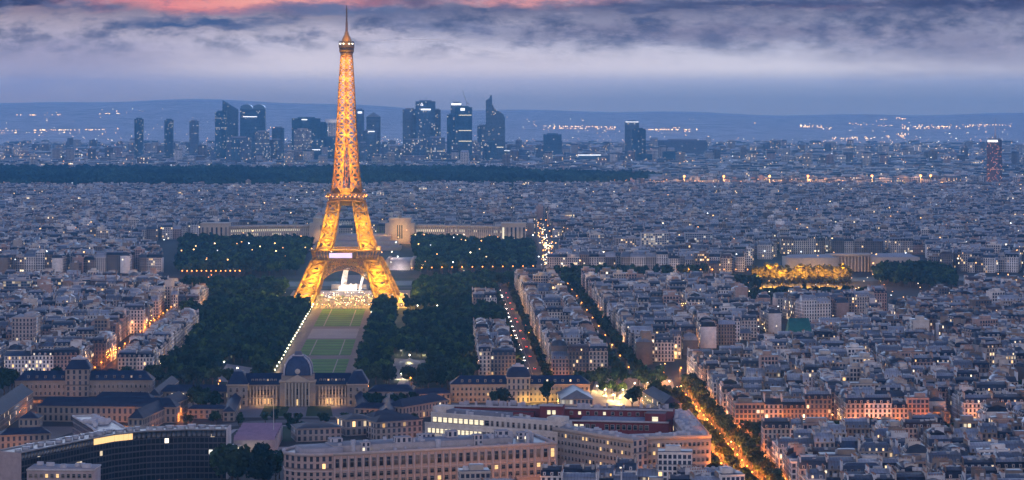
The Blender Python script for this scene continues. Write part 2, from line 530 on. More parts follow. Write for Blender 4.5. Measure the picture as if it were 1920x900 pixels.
sheet('ground', [(-8500, -2500), (8500, -2500), (8500, 15600), (-8500, 15600)], 0.0, 'soil', (0.055, 0.052, 0.05))
# far hills: a grid that rises beyond the suburbs
def hill_z(x, y):
    t = np.clip((y - 10300) / 4300.0, 0, 1)
    t = t * t * (3 - 2 * t)
    ridge = 112 + 86 / (1 + np.exp((x + 300) / 600.0)) + 10 * np.sin(x / 430.0) + 6 * np.sin(x / 170.0 + 1)
    return t * ridge + 5 * np.sin(x / 600.0 + y / 900.0) * t - 2.0 * (t <= 0.0)
gx, gy = np.meshgrid(np.linspace(-6000, 6000, 110), np.linspace(10200, 15700, 60))
gz = hill_z(gx, gy)
mb = MB()
nx_ = 110
idx = [[j * nx_ + i, j * nx_ + i + 1, (j + 1) * nx_ + i + 1, (j + 1) * nx_ + i] for j in range(59) for i in range(nx_ - 1)]
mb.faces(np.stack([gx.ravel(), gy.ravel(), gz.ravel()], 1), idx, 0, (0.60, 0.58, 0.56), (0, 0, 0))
tag(mb.build('hills', M['soil']), kind='structure')

# park axis: lawns, gravel walks
LC = -92.0                                   # centre line of the lawns in axis frame
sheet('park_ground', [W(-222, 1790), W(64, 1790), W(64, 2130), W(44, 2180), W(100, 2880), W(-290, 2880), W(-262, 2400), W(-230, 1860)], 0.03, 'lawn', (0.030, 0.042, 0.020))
sheet('promenade', [W(LC - 33, 1800), W(LC + 32, 1800), W(LC + 32, 2470), W(LC - 33, 2470)], 0.07, 'gravel', (0.24, 0.19, 0.165))
for (a0_, a1_) in ((1850, 1988), (2016, 2150), (2262, 2268), (2272, 2462)):
    if a1_ - a0_ > 20:
        mb = MB()
        # mown in cross bands, with pale edging paths
        n = int((a1_ - a0_) / 11)
        for k in range(n):
            p = a0_ + (a1_ - a0_) * k / n; q = a0_ + (a1_ - a0_) * (k + 1) / n
            c = (0.10, 0.26, 0.045) if k % 2 else (0.07, 0.19, 0.036)
            mb.faces([W(LC - 22, p) + (0.13,), W(LC + 22, p) + (0.13,), W(LC + 22, q) + (0.13,), W(LC - 22, q) + (0.13,)], [[0, 1, 2, 3]], 0, c, (0, 0, 0))
        tag(mb.build('lawn', M['lawn']), kind='structure')
        for s_ in (-12.5, 12.5):
            mid = [W(LC + s_, a0_ + 2), W(LC + s_, a1_ - 2)]
            strip('path', mid, 0.9, 0.17, 'gravel', (0.42, 0.38, 0.30))
        for f_ in (0.33, 0.66):
            aa = a0_ + (a1_ - a0_) * f_
            strip('path', [W(LC - 22, aa), W(LC + 22, aa)], 1.2, 0.19, 'gravel', (0.32, 0.30, 0.24))
sheet('lawn', [W(LC - 22, 2160), W(LC + 22, 2160), W(LC + 22, 2250), W(LC - 22, 2250)], 0.13, 'gravel', (0.40, 0.34, 0.31))
sheet('tower_forecourt', [W(LC - 66, 2470), W(LC + 66, 2470), W(LC + 66, 2700), W(LC - 66, 2700)], 0.06, 'gravel', (0.40, 0.34, 0.31))
sheet('river', [W(-900, 2760), W(-300, 2745), W(400, 2805), W(1000, 2850), W(1000, 2915), W(400, 2870), W(-300, 2820), W(-900, 2840)], 0.05, 'water', (0.02, 0.03, 0.04))
strip('bridge_road', [W(LC, 2700), W(LC, 2930)], 36, 0.4, 'gravel', (0.26, 0.22, 0.20))
sheet('bandstand_court', [P(728, 712), P(800, 712), P(802, 676), P(740, 672)], 0.09, 'gravel', (0.36, 0.33, 0.30))
sheet('park_path', [P(735, 735), P(775, 735), P(785, 705), P(755, 705)], 0.10, 'gravel', (0.36, 0.33, 0.30))
sheet('park_path', [P(405, 715), P(470, 720), P(475, 690), P(425, 682)], 0.10, 'gravel', (0.34, 0.32, 0.30))

# avenues
ROAD = (0.075, 0.07, 0.068)
strip('road', [W(78, 1760), W(78, 2880)], 19, 0.12, 'asphalt', ROAD)
strip('road', [W(151, 1700), W(151, 2880)], 24, 0.12, 'asphalt', ROAD)
strip('road', [W(-258, 1700), W(-258, 2850)], 15, 0.12, 'asphalt', ROAD)
strip('road', [W(173, 1180), W(168, 1720)], 34, 0.14, 'asphalt', ROAD)
strip('road', [W(150, 1765), W(290, 2041), W(560, 2560)], 18, 0.13, 'asphalt', ROAD)
strip('road', [W(-420, 1790), W(-60, 1780), W(20, 1760), W(160, 1765), W(240, 1745)], 20, 0.11, 'asphalt', ROAD)
strip('road', [W(180, 1535), W(420, 1528)], 16, 0.11, 'asphalt', ROAD)
strip('road', [P(1020, 505), P(1026, 470), P(1018, 440), P(1012, 415)], 22, 0.12, 'asphalt', (0.14, 0.12, 0.11))
strip('road', [W(-900, 2735), W(-300, 2722), W(400, 2750), W(1000, 2790)], 20, 0.12, 'asphalt', ROAD)
strip('road', [(-300, 5650), (800, 5700), (1500, 5790)], 34, 0.12, 'asphalt', (0.14, 0.12, 0.11))
strip('road', [P(1722, 330), P(1730, 312), P(1742, 296), P(1752, 288)], 60, 0.12, 'asphalt', (0.14, 0.12, 0.11))
mb = MB()
for a_ in np.arange(1200, 2850, 9):
    for b_ in ((170.5,) if a_ < 1700 else (151.0, 78.0)):
        p = W(b_ + (0 if a_ > 1700 else 0), a_)
        mb.frusta(p[0], p[1], 0.15, 0.18, 0.12, 2.0, AX, tint=(0.7, 0.7, 0.66))
tag(mb.build('lane_marking', M['gravel']), kind='structure')
for (x0, x1) in ((160 - 2.4, 160 - 2.0),):
    pass
# pavements with kerbs on both sides of the avenues
def pavement(b0, b1, a0_, a1_):
    mb = MB()
    p = W((b0 + b1) / 2, (a0_ + a1_) / 2)
    mb.frusta(p[0], p[1], 0, 0.26, abs(b1 - b0) / 2, (a1_ - a0_) / 2, AX, tint=(0.17, 0.16, 0.155))
    tag(mb.build('pavement', M['gravel']), kind='structure')
for (b0, b1, a0_, a1_) in ((64, 68.5, 1850, 2850), (87.5, 92, 1850, 2850), (137, 139, 1850, 2850), (163, 166, 1900, 2850),
                           (150, 156, 1190, 1700), (190, 195, 1190, 1700), (-270, -265.5, 1830, 2800), (-250.5, -247, 1830, 2500)):
    pavement(b0, b1, a0_, a1_)
# parade ground with two lawns, railing road
sheet('forecourt', [P(425, 783), P(665, 783), P(690, 757), P(430, 757)], 0.08, 'gravel', (0.22, 0.21, 0.21))
sheet('lawn', [P(486, 781), P(535, 781), P(543, 762), P(496, 762)], 0.14, 'lawn', (0.03, 0.07, 0.02))
sheet('lawn', [P(573, 781), P(624, 781), P(620, 762), P(577, 762)], 0.14, 'lawn', (0.03, 0.07, 0.02))
strip('road', [P(330, 815), P(400, 800), P(480, 792), P(560, 789), P(640, 791), P(720, 797), P(790, 812)], 15, 0.12, 'asphalt', (0.16, 0.155, 0.155))
strip('path', [P(420, 822), P(440, 806), P(500, 799), P(580, 798), P(660, 801), P(740, 812)], 3, 0.16, 'gravel', (0.45, 0.43, 0.42))
sheet('lawn', [P(518, 828), P(548, 828), P(560, 802), P(520, 801)], 0.14, 'lawn', (0.03, 0.06, 0.02))
sheet('courtyard', [P(350, 783), P(440, 783), P(445, 756), P(350, 756)], 0.09, 'gravel', (0.24, 0.2, 0.18))
sheet('courtyard', [P(0, 830), P(90, 826), P(170, 800), P(60, 800)], 0.09, 'gravel', (0.2, 0.17, 0.15))
sheet('plaza', [P(1100, 762), P(1275, 762), P(1260, 712), P(1120, 706)], 0.16, 'gravel', (0.36, 0.33, 0.29))

# ================================================================== TOWN GENERATOR
WALLS = np.array([(0.48, 0.42, 0.36), (0.27, 0.22, 0.18), (0.58, 0.53, 0.47), (0.17, 0.14, 0.125), (0.72, 0.68, 0.63), (0.42, 0.30, 0.255), (0.82, 0.80, 0.77)])
WNAMES = ['cream', 'sand-coloured', 'pale stone', 'tan', 'off-white', 'pinkish', 'white']
ROOFS = np.array([(0.028, 0.036, 0.060), (0.055, 0.075, 0.115), (0.17, 0.20, 0.25), (0.42, 0.46, 0.52), (0.10, 0.065, 0.055)])
RNAMES = ['slate', 'blue-grey', 'zinc', 'pale', 'brown']
BL = []    # (x, y, hx, hy, ang, storeys, endL, endR, style, wall, roof, zone, block, idx, lit)
BLOCK = [0]
CLIP = [None]
def put(x, y, hx, hy, ang, st, eL, eR, style, zone, blk, idx, litp=None):
    if CLIP[0] is None and any(inside((x, y), e) for e in EXCL):
        return
    if CLIP[0] is not None:
        for fx, fy in ((0, 0), (.8, .8), (-.8, .8), (.8, -.8), (-.8, -.8)):
            q_ = (x + fx * hx * math.cos(ang) - fy * hy * math.sin(ang), y + fx * hx * math.sin(ang) + fy * hy * math.cos(ang))
            if not inside(q_, CLIP[0]) or any(inside(q_, e) for e in EXCL):
                return
    wl = int(rng.choice(7, p=[.16, .20, .15, .15, .14, .10, .10]))
    rf = int(rng.choice(5, p=[.34, .26, .20, .16, .04]))
    if litp is None:
        litp = float(rng.choice([0.01, 0.04, 0.08, 0.16], p=[.35, .35, .2, .1]))
    BL.append((x, y, hx, hy, ang, st, eL, eR, style, wl, rf, zone, blk, idx, litp, float(rng.random())))
def row(x0, y0, ang, L, D, zone, blk, st=6, wmin=9, wmax=20, ends=True, modern=0.12):
    """contiguous houses along local +x from (x0,y0), street on local -y"""
    c, s = math.cos(ang), math.sin(ang)
    ws = []
    while sum(ws) < L - wmin * 0.5:
        ws.append(rng.uniform(wmin, wmax))
    k = L / sum(ws)
    u = 0.0
    for i, w in enumerate(ws):
        w *= k
        m_ = u + w / 2
        d = D * rng.uniform(0.9, 1.08)
        x = x0 + m_ * c - (d / 2) * s; y = y0 + m_ * s + (d / 2) * c
        stl = 1 if rng.random() < modern else (2 if rng.random() < 0.12 else 0)
        n = st + int(rng.choice([-2, -1, 0, 0, 1], p=[.06, .14, .4, .26, .14])) + (int(rng.integers(1, 4)) if stl == 1 and rng.random() < .4 else 0)
        put(x, y, w / 2 - 0.02, d / 2, ang, max(3, n), ends and i == 0, ends and i == len(ws) - 1, stl, zone, blk, i)
        u += w
def block(cx, cy, w, d, ang, zone, st=6, fine=True, modern=0.12):
    BLOCK[0] += 1
    blk = BLOCK[0]
    c, s = math.cos(ang), math.sin(ang)
    def loc(u, v): return (cx + u * c - v * s, cy + u * s + v * c)
    D = min(13.0, d / 2 - 0.5)
    wm, wx = (9, 21) if fine else (18, 36)
    row(*loc(-w / 2, -d / 2), ang, w, D, zone, blk, st, wm, wx, modern=modern)
    row(*loc(w / 2, d / 2), ang + math.pi, w, D, zone, blk, st, wm, wx, modern=modern)
    if d > 42:
        row(*loc(w / 2, -d / 2 + D), ang + math.pi / 2, d - 2 * D, D, zone, blk, st, wm, wx, ends=False, modern=modern)
        row(*loc(-w / 2, d / 2 - D), ang - math.pi / 2, d - 2 * D, D, zone, blk, st, wm, wx, ends=False, modern=modern)
        iw, idp = w - 2 * D - 8, d - 2 * D - 8
        if iw > 10 and idp > 10:
            nx = max(1, int(iw / 20)); ny = max(1, int(idp / 20))
            for i in range(nx):
                for j in range(ny):
                    if rng.random() < 0.75:
                        u = -iw / 2 + (i + .5) * iw / nx; v = -idp / 2 + (j + .5) * idp / ny
                        x, y = loc(u, v)
                        put(x, y, iw / nx / 2 * rng.uniform(.6, .95), idp / ny / 2 * rng.uniform(.4, .8), ang + (math.pi / 2 if rng.random() < .4 else 0), int(rng.choice([2, 3, 4, 5, 6, 7])), True, True, int(rng.choice([0, 1, 2], p=[.4, .3, .3])), zone, blk, 90 + i * 10 + j)
def inside(p, poly):
    x, y = p; r = False
    n = len(poly)
    for i in range(n):
        x1, y1 = poly[i]; x2, y2 = poly[(i + 1) % n]
        if (y1 > y) != (y2 > y) and x < (x2 - x1) * (y - y1) / (y2 - y1) + x1:
            r = not r
    return r
EXCL = [[P(1405, 586), P(1620, 586), P(1640, 505), P(1395, 505)], [P(1630, 574), P(1800, 578), P(1800, 505), P(1630, 505)]]
def district(poly, ang, zone, bw=(56, 98), bd=(35, 56), street=(8, 11), st=6, fine=True, origin=None, modern=0.12, margin=1.0):
    """fills a polygon (world plan) with street blocks turned by ang"""
    c, s = math.cos(ang), math.sin(ang)
    q = [(x * c + y * s, -x * s + y * c) for x, y in poly]
    u0, u1 = min(p[0] for p in q), max(p[0] for p in q)
    v0, v1 = min(p[1] for p in q), max(p[1] for p in q)
    v = v0
    while v < v1:
        d = rng.uniform(*bd)
        u = u0 + (0 if origin else -rng.uniform(0, 40))
        while u < u1:
            w = rng.uniform(*bw)
            cu, cv = u + w / 2, v + d / 2
            CLIP[0] = poly
            block(cu * c - cv * s, cu * s + cv * c, w, d, ang + rng.uniform(-.04, .04), zone, st, fine, modern)
            CLIP[0] = None
            u += w + rng.uniform(*street)
        v += d + rng.uniform(*street)
def quad(b0, b1, a0_, a1_): return [W(b0, a0_), W(b1, a0_), W(b1, a1_), W(b0, a1_)]

# --- near side of the river
for (a0_, a1_) in ((1868, 1958), (1968, 2075), (2086, 2190), (2201, 2330), (2342, 2470), (2482, 2600), (2612, 2730)):
    p = W(115, (a0_ + a1_) / 2)
    block(p[0], p[1], 44, a1_ - a0_, AX, 'between the two straight avenues', 6)
for (a0_, a1_) in ((1868, 1985), (1996, 2130)):
    p = W(50, (a0_ + a1_) / 2); block(p[0], p[1], 29, a1_ - a0_, AX, 'between the park and the avenue', 5, modern=0.05)
p = W(52, 2440); block(p[0], p[1], 24, 60, AX, 'among the park trees', 5)
for (a0_, a1_) in ((1862, 1975), (1985, 2095), (2105, 2230)):
    p = W(-232, (a0_ + a1_) / 2); block(p[0], p[1], 27, a1_ - a0_, AX, 'at the park edge left of the lawns', 5, modern=0.05)
p = W(-258 + 8, 2480); block(p[0] - 2, p[1], 28, 110, AX, 'among the park trees', 5)
district([W(-266, 1850), W(-266, 2600), W(-470, 2690), W(-520, 2690), W(-470, 1850)], AX, 'left of the narrow street', (50, 70), (60, 90), (9, 12), 6, modern=0.06)
district([W(-290, 2500), W(-300, 2700), W(-620, 2700), W(-620, 2610), W(-470, 2500)], AX + 0.1, 'left of the narrow street', (50, 80), (45, 60), (11, 14), 6, modern=0.2)
district([W(166, 1925), W(166, 2690), W(330, 2640), W(330, 2210), W(262, 2085), W(190, 1945)], AX, 'right of the tree-lined avenue', (56, 76), (44, 62), (8, 11), 6, origin=1)
district([W(340, 2230), W(340, 2650), W(470, 2610), W(570, 2580)], AX + 0.22, 'right of the tree-lined avenue', (58, 100), (36, 56), (8, 11), 6)
# wedge right of the diagonal avenue
district([W(196, 1541), W(196, 1835), W(205, 1835), W(330, 2075), W(428, 2262), W(428, 1541)], AX, 'right of the bright crossing', (56, 76), (44, 66), (8, 11), 6, origin=1)
district([W(446, 1420), W(436, 1560), W(436, 2280), W(590, 2580), W(720, 2560), W(800, 2560), W(700, 2000), W(560, 1420)], AX + 0.30, 'far right of the bright crossing', (58, 100), (36, 56), (8, 11), 6)
district([W(196, 1180), W(196, 1436), W(335, 1436), W(346, 1524), W(440, 1524), W(440, 1180)], AX, 'right of the orange avenue', (58, 80), (44, 58), (8, 11), 6, origin=1, modern=0.2)
for (b_, a_, w_, d_) in ((232, 1490, 34, 18), (290, 1478, 40, 16)):
    x, y = W(b_, a_); block(x, y, w_, d_, AX, 'right of the orange avenue', 3)
# a few small houses at the very bottom of the picture
for (px_, py_, w_, d_, st_) in ((1090, 893, 44, 40, 6), (1225, 893, 40, 42, 6), (1330, 897, 26, 44, 6), (930, 905, 36, 34, 5), (800, 912, 36, 30, 5), (250, 905, 60, 26, 3), (345, 902, 30, 24, 4)):
    x, y = P(px_, py_, 20)
    block(x, y, w_, d_, AX + rng.uniform(-.2, .2), 'at the bottom of the picture', st_, modern=0.3)
NEAR_END = len(BL)

# --- beyond the river
TRO = [P(325, 520), P(1006, 520), (100, 3700), (-60, 3760), (-480, 3760), (-560, 3560)]
AVE = [P(1004, 505), P(1046, 500), P(1040, 455), P(1024, 412), P(1008, 412), P(1006, 455)]
TOK = [P(1400, 545), P(1640, 545), P(1735, 520), P(1735, 478), P(1480, 478), P(1400, 500)]
BEL = [(-250, 5560), (150, 5500), (760, 5530), (1560, 5640), (1560, 5860), (760, 5780), (-250, 5720)]
HY = [(1080, 5650), (1300, 5650), (1300, 5860), (1080, 5860)]
WOOD = [(-1900, 5480), (-760, 5420), (-100, 5560), (300, 5780), (420, 6080), (250, 6500), (-60, 6850), (-900, 6950), (-1900, 6900)]
EXCL += [TRO, AVE, TOK, BEL, HY, WOOD]
angs = rng.uniform(-0.7, 0.7, (40, 40))
def bank(y): return y
for i in range(-5, 6):
    for j in range(0, 11):
        x0, y0 = i * 330.0, 2960 + j * 260.0
        cx_, cy_ = x0 + 165, y0 + 130
        if abs(cx_) > 0.235 * cy_ + 150:
            continue
        lo = max(y0, 2905 + max(0, (x0 + 100)) * 0.06)
        if lo > y0 + 200: continue
        district([(x0, lo), (x0 + 330, lo), (x0 + 330, y0 + 255), (x0, y0 + 255)], float(angs[i, j]) * (0.5 if j < 3 else 1), 'far', (50, 90), (36, 54), (7, 10), 6, margin=0.86, modern=0.15)
MID_END = len(BL)
def far_fill(n, ylo, yhi, st=(3, 9), size=(9, 26), excl=True, xmin=-0.24, xmax=0.24):
    k = 0
    while k < n:
        y = math.sqrt(rng.uniform(ylo ** 2, yhi ** 2)); x = rng.uniform(xmin, xmax) * y
        if excl and any(inside((x, y), e) for e in (BEL, HY, WOOD, AVE)):
            k += 0.2; continue
        put(x, y, rng.uniform(*size) / 1.0, rng.uniform(6, 11), rng.uniform(-.9, .9) if rng.random() < .7 else rng.uniform(-.1, .1), int(rng.integers(*st)), True, True, int(rng.choice([0, 1], p=[.55, .45])), 'far', 0, 0, float(rng.choice([0.02, 0.06, 0.15], p=[.55, .3, .15])))
        k += 1
far_fill(3400, 5650, 7600, (4, 9), (8, 20))
far_fill(4200, 7000, 10600, (3, 10), (10, 30))
far_fill(260, 6900, 9500, (12, 20), (9, 15))
print('buildings', NEAR_END, MID_END, len(BL))

def bl_arrays(rows):
    c = list(zip(*rows))
    A = {k: np.array(v, float) for k, v in zip(('x', 'y', 'hx', 'hy', 'ang', 'st', 'eL', 'eR', 'style', 'wall', 'roof'), c[:11])}
    A['lit'] = np.array(c[14], float); A['seed'] = np.array(c[15], float)
    return A
SH = 3.05
def loc2w(A, u, v):
    c, s = np.cos(A['ang']), np.sin(A['ang'])
    return A['x'] + u * c - v * s, A['y'] + u * s + v * c
def sub(A, m): return {k: v[m] for k, v in A.items()}
def emit_walls(mb, A, far=False):
    """slots: 0 facade, 1 plaster"""
    N = len(A['x'])
    jit = 1 + (A['seed'][:, None] * 7.3 % 1 - .5) * 0.24
    T = WALLS[A['wall'].astype(int)] * jit
    if far: T = T * 0.9
    h = A['st'] * SH
    mats = np.zeros((N, 5), int)
    mats[:, 1] = np.where(A['eR'] > 0, 0, 1); mats[:, 3] = np.where(A['eL'] > 0, 0, 1); mats[:, 4] = 1
    bay = 2.7 if not far else 4.5
    hw = np.where(A['style'] == 1, 0.34, 0.25)
    mb.frusta(A['x'], A['y'], 0, h, A['hx'], A['hy'], A['ang'], mats=mats, tint=T, par=np.stack([A['lit'], A['seed'], hw], 1),
              nu=np.maximum(2, np.round(2 * A['hx'] / bay)), nw=np.maximum(2, np.round(2 * A['hy'] / bay)), nv=A['st'] if not far else np.maximum(2, np.round(A['st'] * .7)))
    m = A['style'] == 1     # parapet upstand as a cornice on modern blocks
    return T, h
def emit_roofs(mb, A, far=False):
    """slots: 0 slate, 1 zinc, 2 plaster"""
    h = A['st'] * SH
    R = ROOFS[A['roof'].astype(int)] * (1 + (A['seed'][:, None] * 3.1 % 1 - .5) * 0.4)
    hip = np.minimum(A['hy'] * 0.9, 30)
    a = sub(A, A['style'] == 0); R0 = R[A['style'] == 0]; h0 = h[A['style'] == 0]
    if len(a['x']):
        hm = 3.0 + 1.6 * (a['seed'] * 5.7 % 1)
        ixl = 0.0
        both = (a['eL'] > 0) & (a['eR'] > 0)
        ix = np.where(both, 1.5, 0.0)
        zm = np.where((a['roof'] > 1), 1, 0)
        mats = np.stack([zm, zm, zm, zm, zm], 1)
        cor = 0.35
        if not far:
            mb.frusta(a['x'], a['y'], h0, h0 + 0.35, a['hx'], a['hy'] + cor, a['ang'], mats=(2, 2, 2, 2, 2), tint=WALLS[a['wall'].astype(int)] * 1.05)
        mb.frusta(a['x'], a['y'], h0 + (0.35 if not far else 0), h0 + hm, a['hx'], a['hy'], a['ang'], ix=ix, iy=1.9, mats=mats, tint=R0, nu=a['hx'], nw=a['hy'])
        mb.frusta(a['x'], a['y'], h0 + hm, h0 + hm + 1.5, a['hx'] - ix + .15, a['hy'] - 1.75, a['ang'], ix=np.where(both, 2.0, 0), iy=np.maximum(a['hy'] - 2.2, .5), mats=(1, 1, 1, 1, 1), tint=np.clip(R0 * 0.7 + 0.05 + 0.22 * (a['seed'][:, None] * 23.3 % 1 > .62), 0, .5), nu=a['hx'], nw=a['hy'])
    m = A['style'] == 2
    a = sub(A, m)
    if len(a['x']):
        mb.frusta(a['x'], a['y'], h[m], h[m] + 3.2, a['hx'] + .1, a['hy'] + .3, a['ang'], ix=0.0, iy=a['hy'], mats=(1, 2, 1, 2, 1), tint=R[m], nu=a['hx'], nw=a['hy'])
    m = A['style'] == 1
    a = sub(A, m)
    if len(a['x']):
        mb.frusta(a['x'], a['y'], h[m], h[m] + 0.9, a['hx'] + .06, a['hy'] + .06, a['ang'], mats=(2, 2, 2, 2, 1), tint=WALLS[a['wall'].astype(int)] * 1.08, ttop=np.clip(R[m] * .6 + .1, 0, .4))
        x, y = loc2w(a, (a['seed'] - .5) * a['hx'] * .8, 0)
        mb.frusta(x, y, h[m] + .9, h[m] + 3.6, np.minimum(a['hx'] * .45, 6), a['hy'] * .45, a['ang'], mats=(2, 2, 2, 2, 1), tint=WALLS[a['wall'].astype(int)], ttop=(.25, .27, .3))
def emit_chimneys(mb, A, far=False, side=1):
    """slots: 0 plaster, 1 pots"""
    A = sub(A, A['style'] != 1)
    if not len(A['x']): return
    h = A['st'] * SH
    top = h + 5.2 + 1.6 * (A['seed'] * 9.1 % 1)
    ly = A['hy'] * (0.35 + 0.35 * (A['seed'] * 13.7 % 1))
    T = np.clip(WALLS[((A['wall'] * 2 + 2) % 7).astype(int)] * 1.05, 0, .66)
    x, y = loc2w(A, side * (A['hx'] - .38), (A['seed'] * 17.3 % 1 - .5) * A['hy'] * .6)
    mb.frusta(x, y, h * 0.8, top, 0.36, ly, A['ang'], mats=(0,) * 5, tint=T)
    if not far:
        mb.frusta(x, y, top, top + 0.18, 0.48, ly + .12, A['ang'], mats=(0,) * 5, tint=T * .9)
        for k in (-.75, -.45, -.15, .15, .45, .75):
            xx, yy = x - k * ly * np.sin(A['ang']), y + k * ly * np.cos(A['ang'])
            mb.frusta(xx, yy, top + .18, top + .95, 0.2, 0.2, A['ang'], ix=.05, iy=.05, mats=(1,) * 5, tint=(.36, .2, .13))
def emit_dormers(mb, A, both=True):
    """slots: 0 facade, 1 zinc"""
    A = sub(A, A['style'] == 0)
    if not len(A['x']): return
    n = np.maximum(2, np.floor(2 * A['hx'] / 3.6)).astype(int)
    idx = np.repeat(np.arange(len(n)), n)
    k = np.concatenate([np.arange(q) for q in n]) if len(n) else np.zeros(0)
    B = sub(A, idx)
    u = (k + .5) / n[idx] * 2 * B['hx'] - B['hx']
    h = B['st'] * SH
    for sgn in ((-1, 1) if both else (-1,)):
        x, y = loc2w(B, u, sgn * (B['hy'] - 0.95))
        an = B['ang'] + (0 if sgn < 0 else math.pi)
        mb.frusta(x, y, h + .5, h + 2.35, 0.68, 0.8, an, mats=(0, 1, 1, 1, 1), tint=WALLS[B['wall'].astype(int)] * 1.1, ttop=(.2, .22, .25),
                  par=np.stack([B['lit'] * 1.5, (B['seed'] * 3 + k * .137) % 1, np.full(len(k), .3)], 1))
def emit_clutter(mb, A):
    """roof hatches, vents and skylight boxes"""
    N = len(A['x'])
    for q in range(3):
        s = (A['seed'] * (31.7 + 11 * q)) % 1; t = (A['seed'] * (57.1 + 7 * q)) % 1
        x, y = loc2w(A, (s - .5) * 1.7 * A['hx'], (t - .5) * 0.7 * A['hy'])
        h = A['st'] * SH + np.where(A['style'] == 1, 0.9, 3.6)
        mb.frusta(x, y, h, h + 1.1 + 1.2 * t, .5 + s * 1.0, .5 + t * .9, A['ang'], mats=(0,) * 5, tint=np.stack([.28 + .3 * s, .29 + .29 * s, .31 + .28 * s], 1))

# individuals: the nearest houses that stand in the frame
def in_frame(r):
    px = 960 + F * r[0] / r[1]
    topy = YH + F * (H - r[5] * SH - 6) / r[1]
    return -15 < px < 1935 and topy < 893
# the landmark sites at the front keep clear of the generic houses
SITE = [[P(545, 905, 28), P(1048, 880, 28), P(1340, 845, 27), P(1340, 760), P(785, 760), P(545, 815)]]
cand = [i for i in range(NEAR_END) if in_frame(BL[i])]
cand.sort(key=lambda i: BL[i][1] - (0.6 * BL[i][5] if True else 0))
INDIV = cand[:296]
iset = set(INDIV)
REST_NEAR = [BL[i] for i in range(NEAR_END) if i not in iset]
REST_MID = BL[NEAR_END:MID_END]
REST_FAR = BL[MID_END:]
# one mass for the houses beyond counting
stuff = MB()
def shift(mb_from, slots):
    """append a builder to the mass with its material slots renumbered"""
    base = stuff.n
    for a in mb_from.v: stuff.v.append(a)
    for l in mb_from.loops: stuff.loops.append(l + base)
    stuff.n += mb_from.n
    stuff.sizes += mb_from.sizes
    for m_ in mb_from.mat: stuff.mat.append(np.asarray(slots)[m_])
    stuff.tint += mb_from.tint; stuff.par += mb_from.par; stuff.uv += mb_from.uv
SLOTS = [M['facade'], M['plaster'], M['slate'], M['zinc'], M['pots'], M['far']]
for rows_, far in ((REST_NEAR, False), (REST_MID, False), (REST_FAR, True)):
    A = bl_arrays(rows_)
    t = MB(); emit_walls(t, A, far); shift(t, [5 if far else 0, 1])
    t = MB(); emit_roofs(t, A, far); shift(t, [2, 3, 1])
    t = MB(); emit_chimneys(t, A, far); shift(t, [1, 4])
    if not far:
        t = MB(); emit_chimneys(t, sub(A, A['seed'] > .35), far, -1); shift(t, [1, 4])
        t = MB(); emit_dormers(t, A, rows_ is REST_NEAR); shift(t, [0, 3])
    t = MB(); emit_clutter(t, A); shift(t, [1])
tag(stuff.build('town_houses', SLOTS), kind='stuff')

ORD = ['first', 'second', 'third', 'fourth', 'fifth', 'sixth', 'seventh', 'eighth', 'ninth', 'tenth', 'eleventh', 'twelfth', 'thirteenth', 'fourteenth',
       'fifteenth', 'sixteenth', 'seventeenth', 'eighteenth', 'nineteenth', 'twentieth']
def ordw(i): return ORD[i] if i < len(ORD) else f'{i + 1}th'
NUMW = {1: 'one', 2: 'two', 3: 'three', 4: 'four', 5: 'five', 6: 'six', 7: 'seven', 8: 'eight', 9: 'nine', 10: 'ten'}
STYLE = {0: 'mansard roof', 1: 'flat roof', 2: 'pitched roof'}
ZS = {'between the two straight avenues': 'between the two avenues', 'between the park and the avenue': 'between park and avenue',
      'among the park trees': 'amid park trees', 'at the park edge left of the lawns': 'at the left park edge', 'left of the narrow street': 'left of the narrow street',
      'right of the tree-lined avenue': 'right of the tree-lined avenue', 'right of the bright crossing': 'right of the bright crossing',
      'far right of the bright crossing': 'far right of the crossing', 'right of the orange avenue': 'right of the orange avenue', 'at the bottom of the picture': 'along the bottom edge'}
zone_seen = {}
labels = {}
for i in INDIV:
    r = BL[i]
    key = (r[9], r[10] if r[8] != 1 else 9, r[8], min(r[5], 10), r[11])
    zone_seen.setdefault(key, []).append(i)
for key, lst in zone_seen.items():
    r = BL[lst[0]]
    rt = f'{RNAMES[r[10]]} {STYLE[r[8]]}' if r[8] != 1 else 'flat roof'
    base = f'{WNAMES[r[9]]} {NUMW[min(r[5], 10)]}-storey house, {rt}, '
    lst.sort(key=lambda i: BL[i][1])
    for k, i in enumerate(lst):
        labels[i] = base + ((f'{ordw(k)} such ' if k else ('nearest such ' if len(lst) > 1 else '')) + ZS[r[11]])
mats_wall = [M['facade'], M['plaster']]
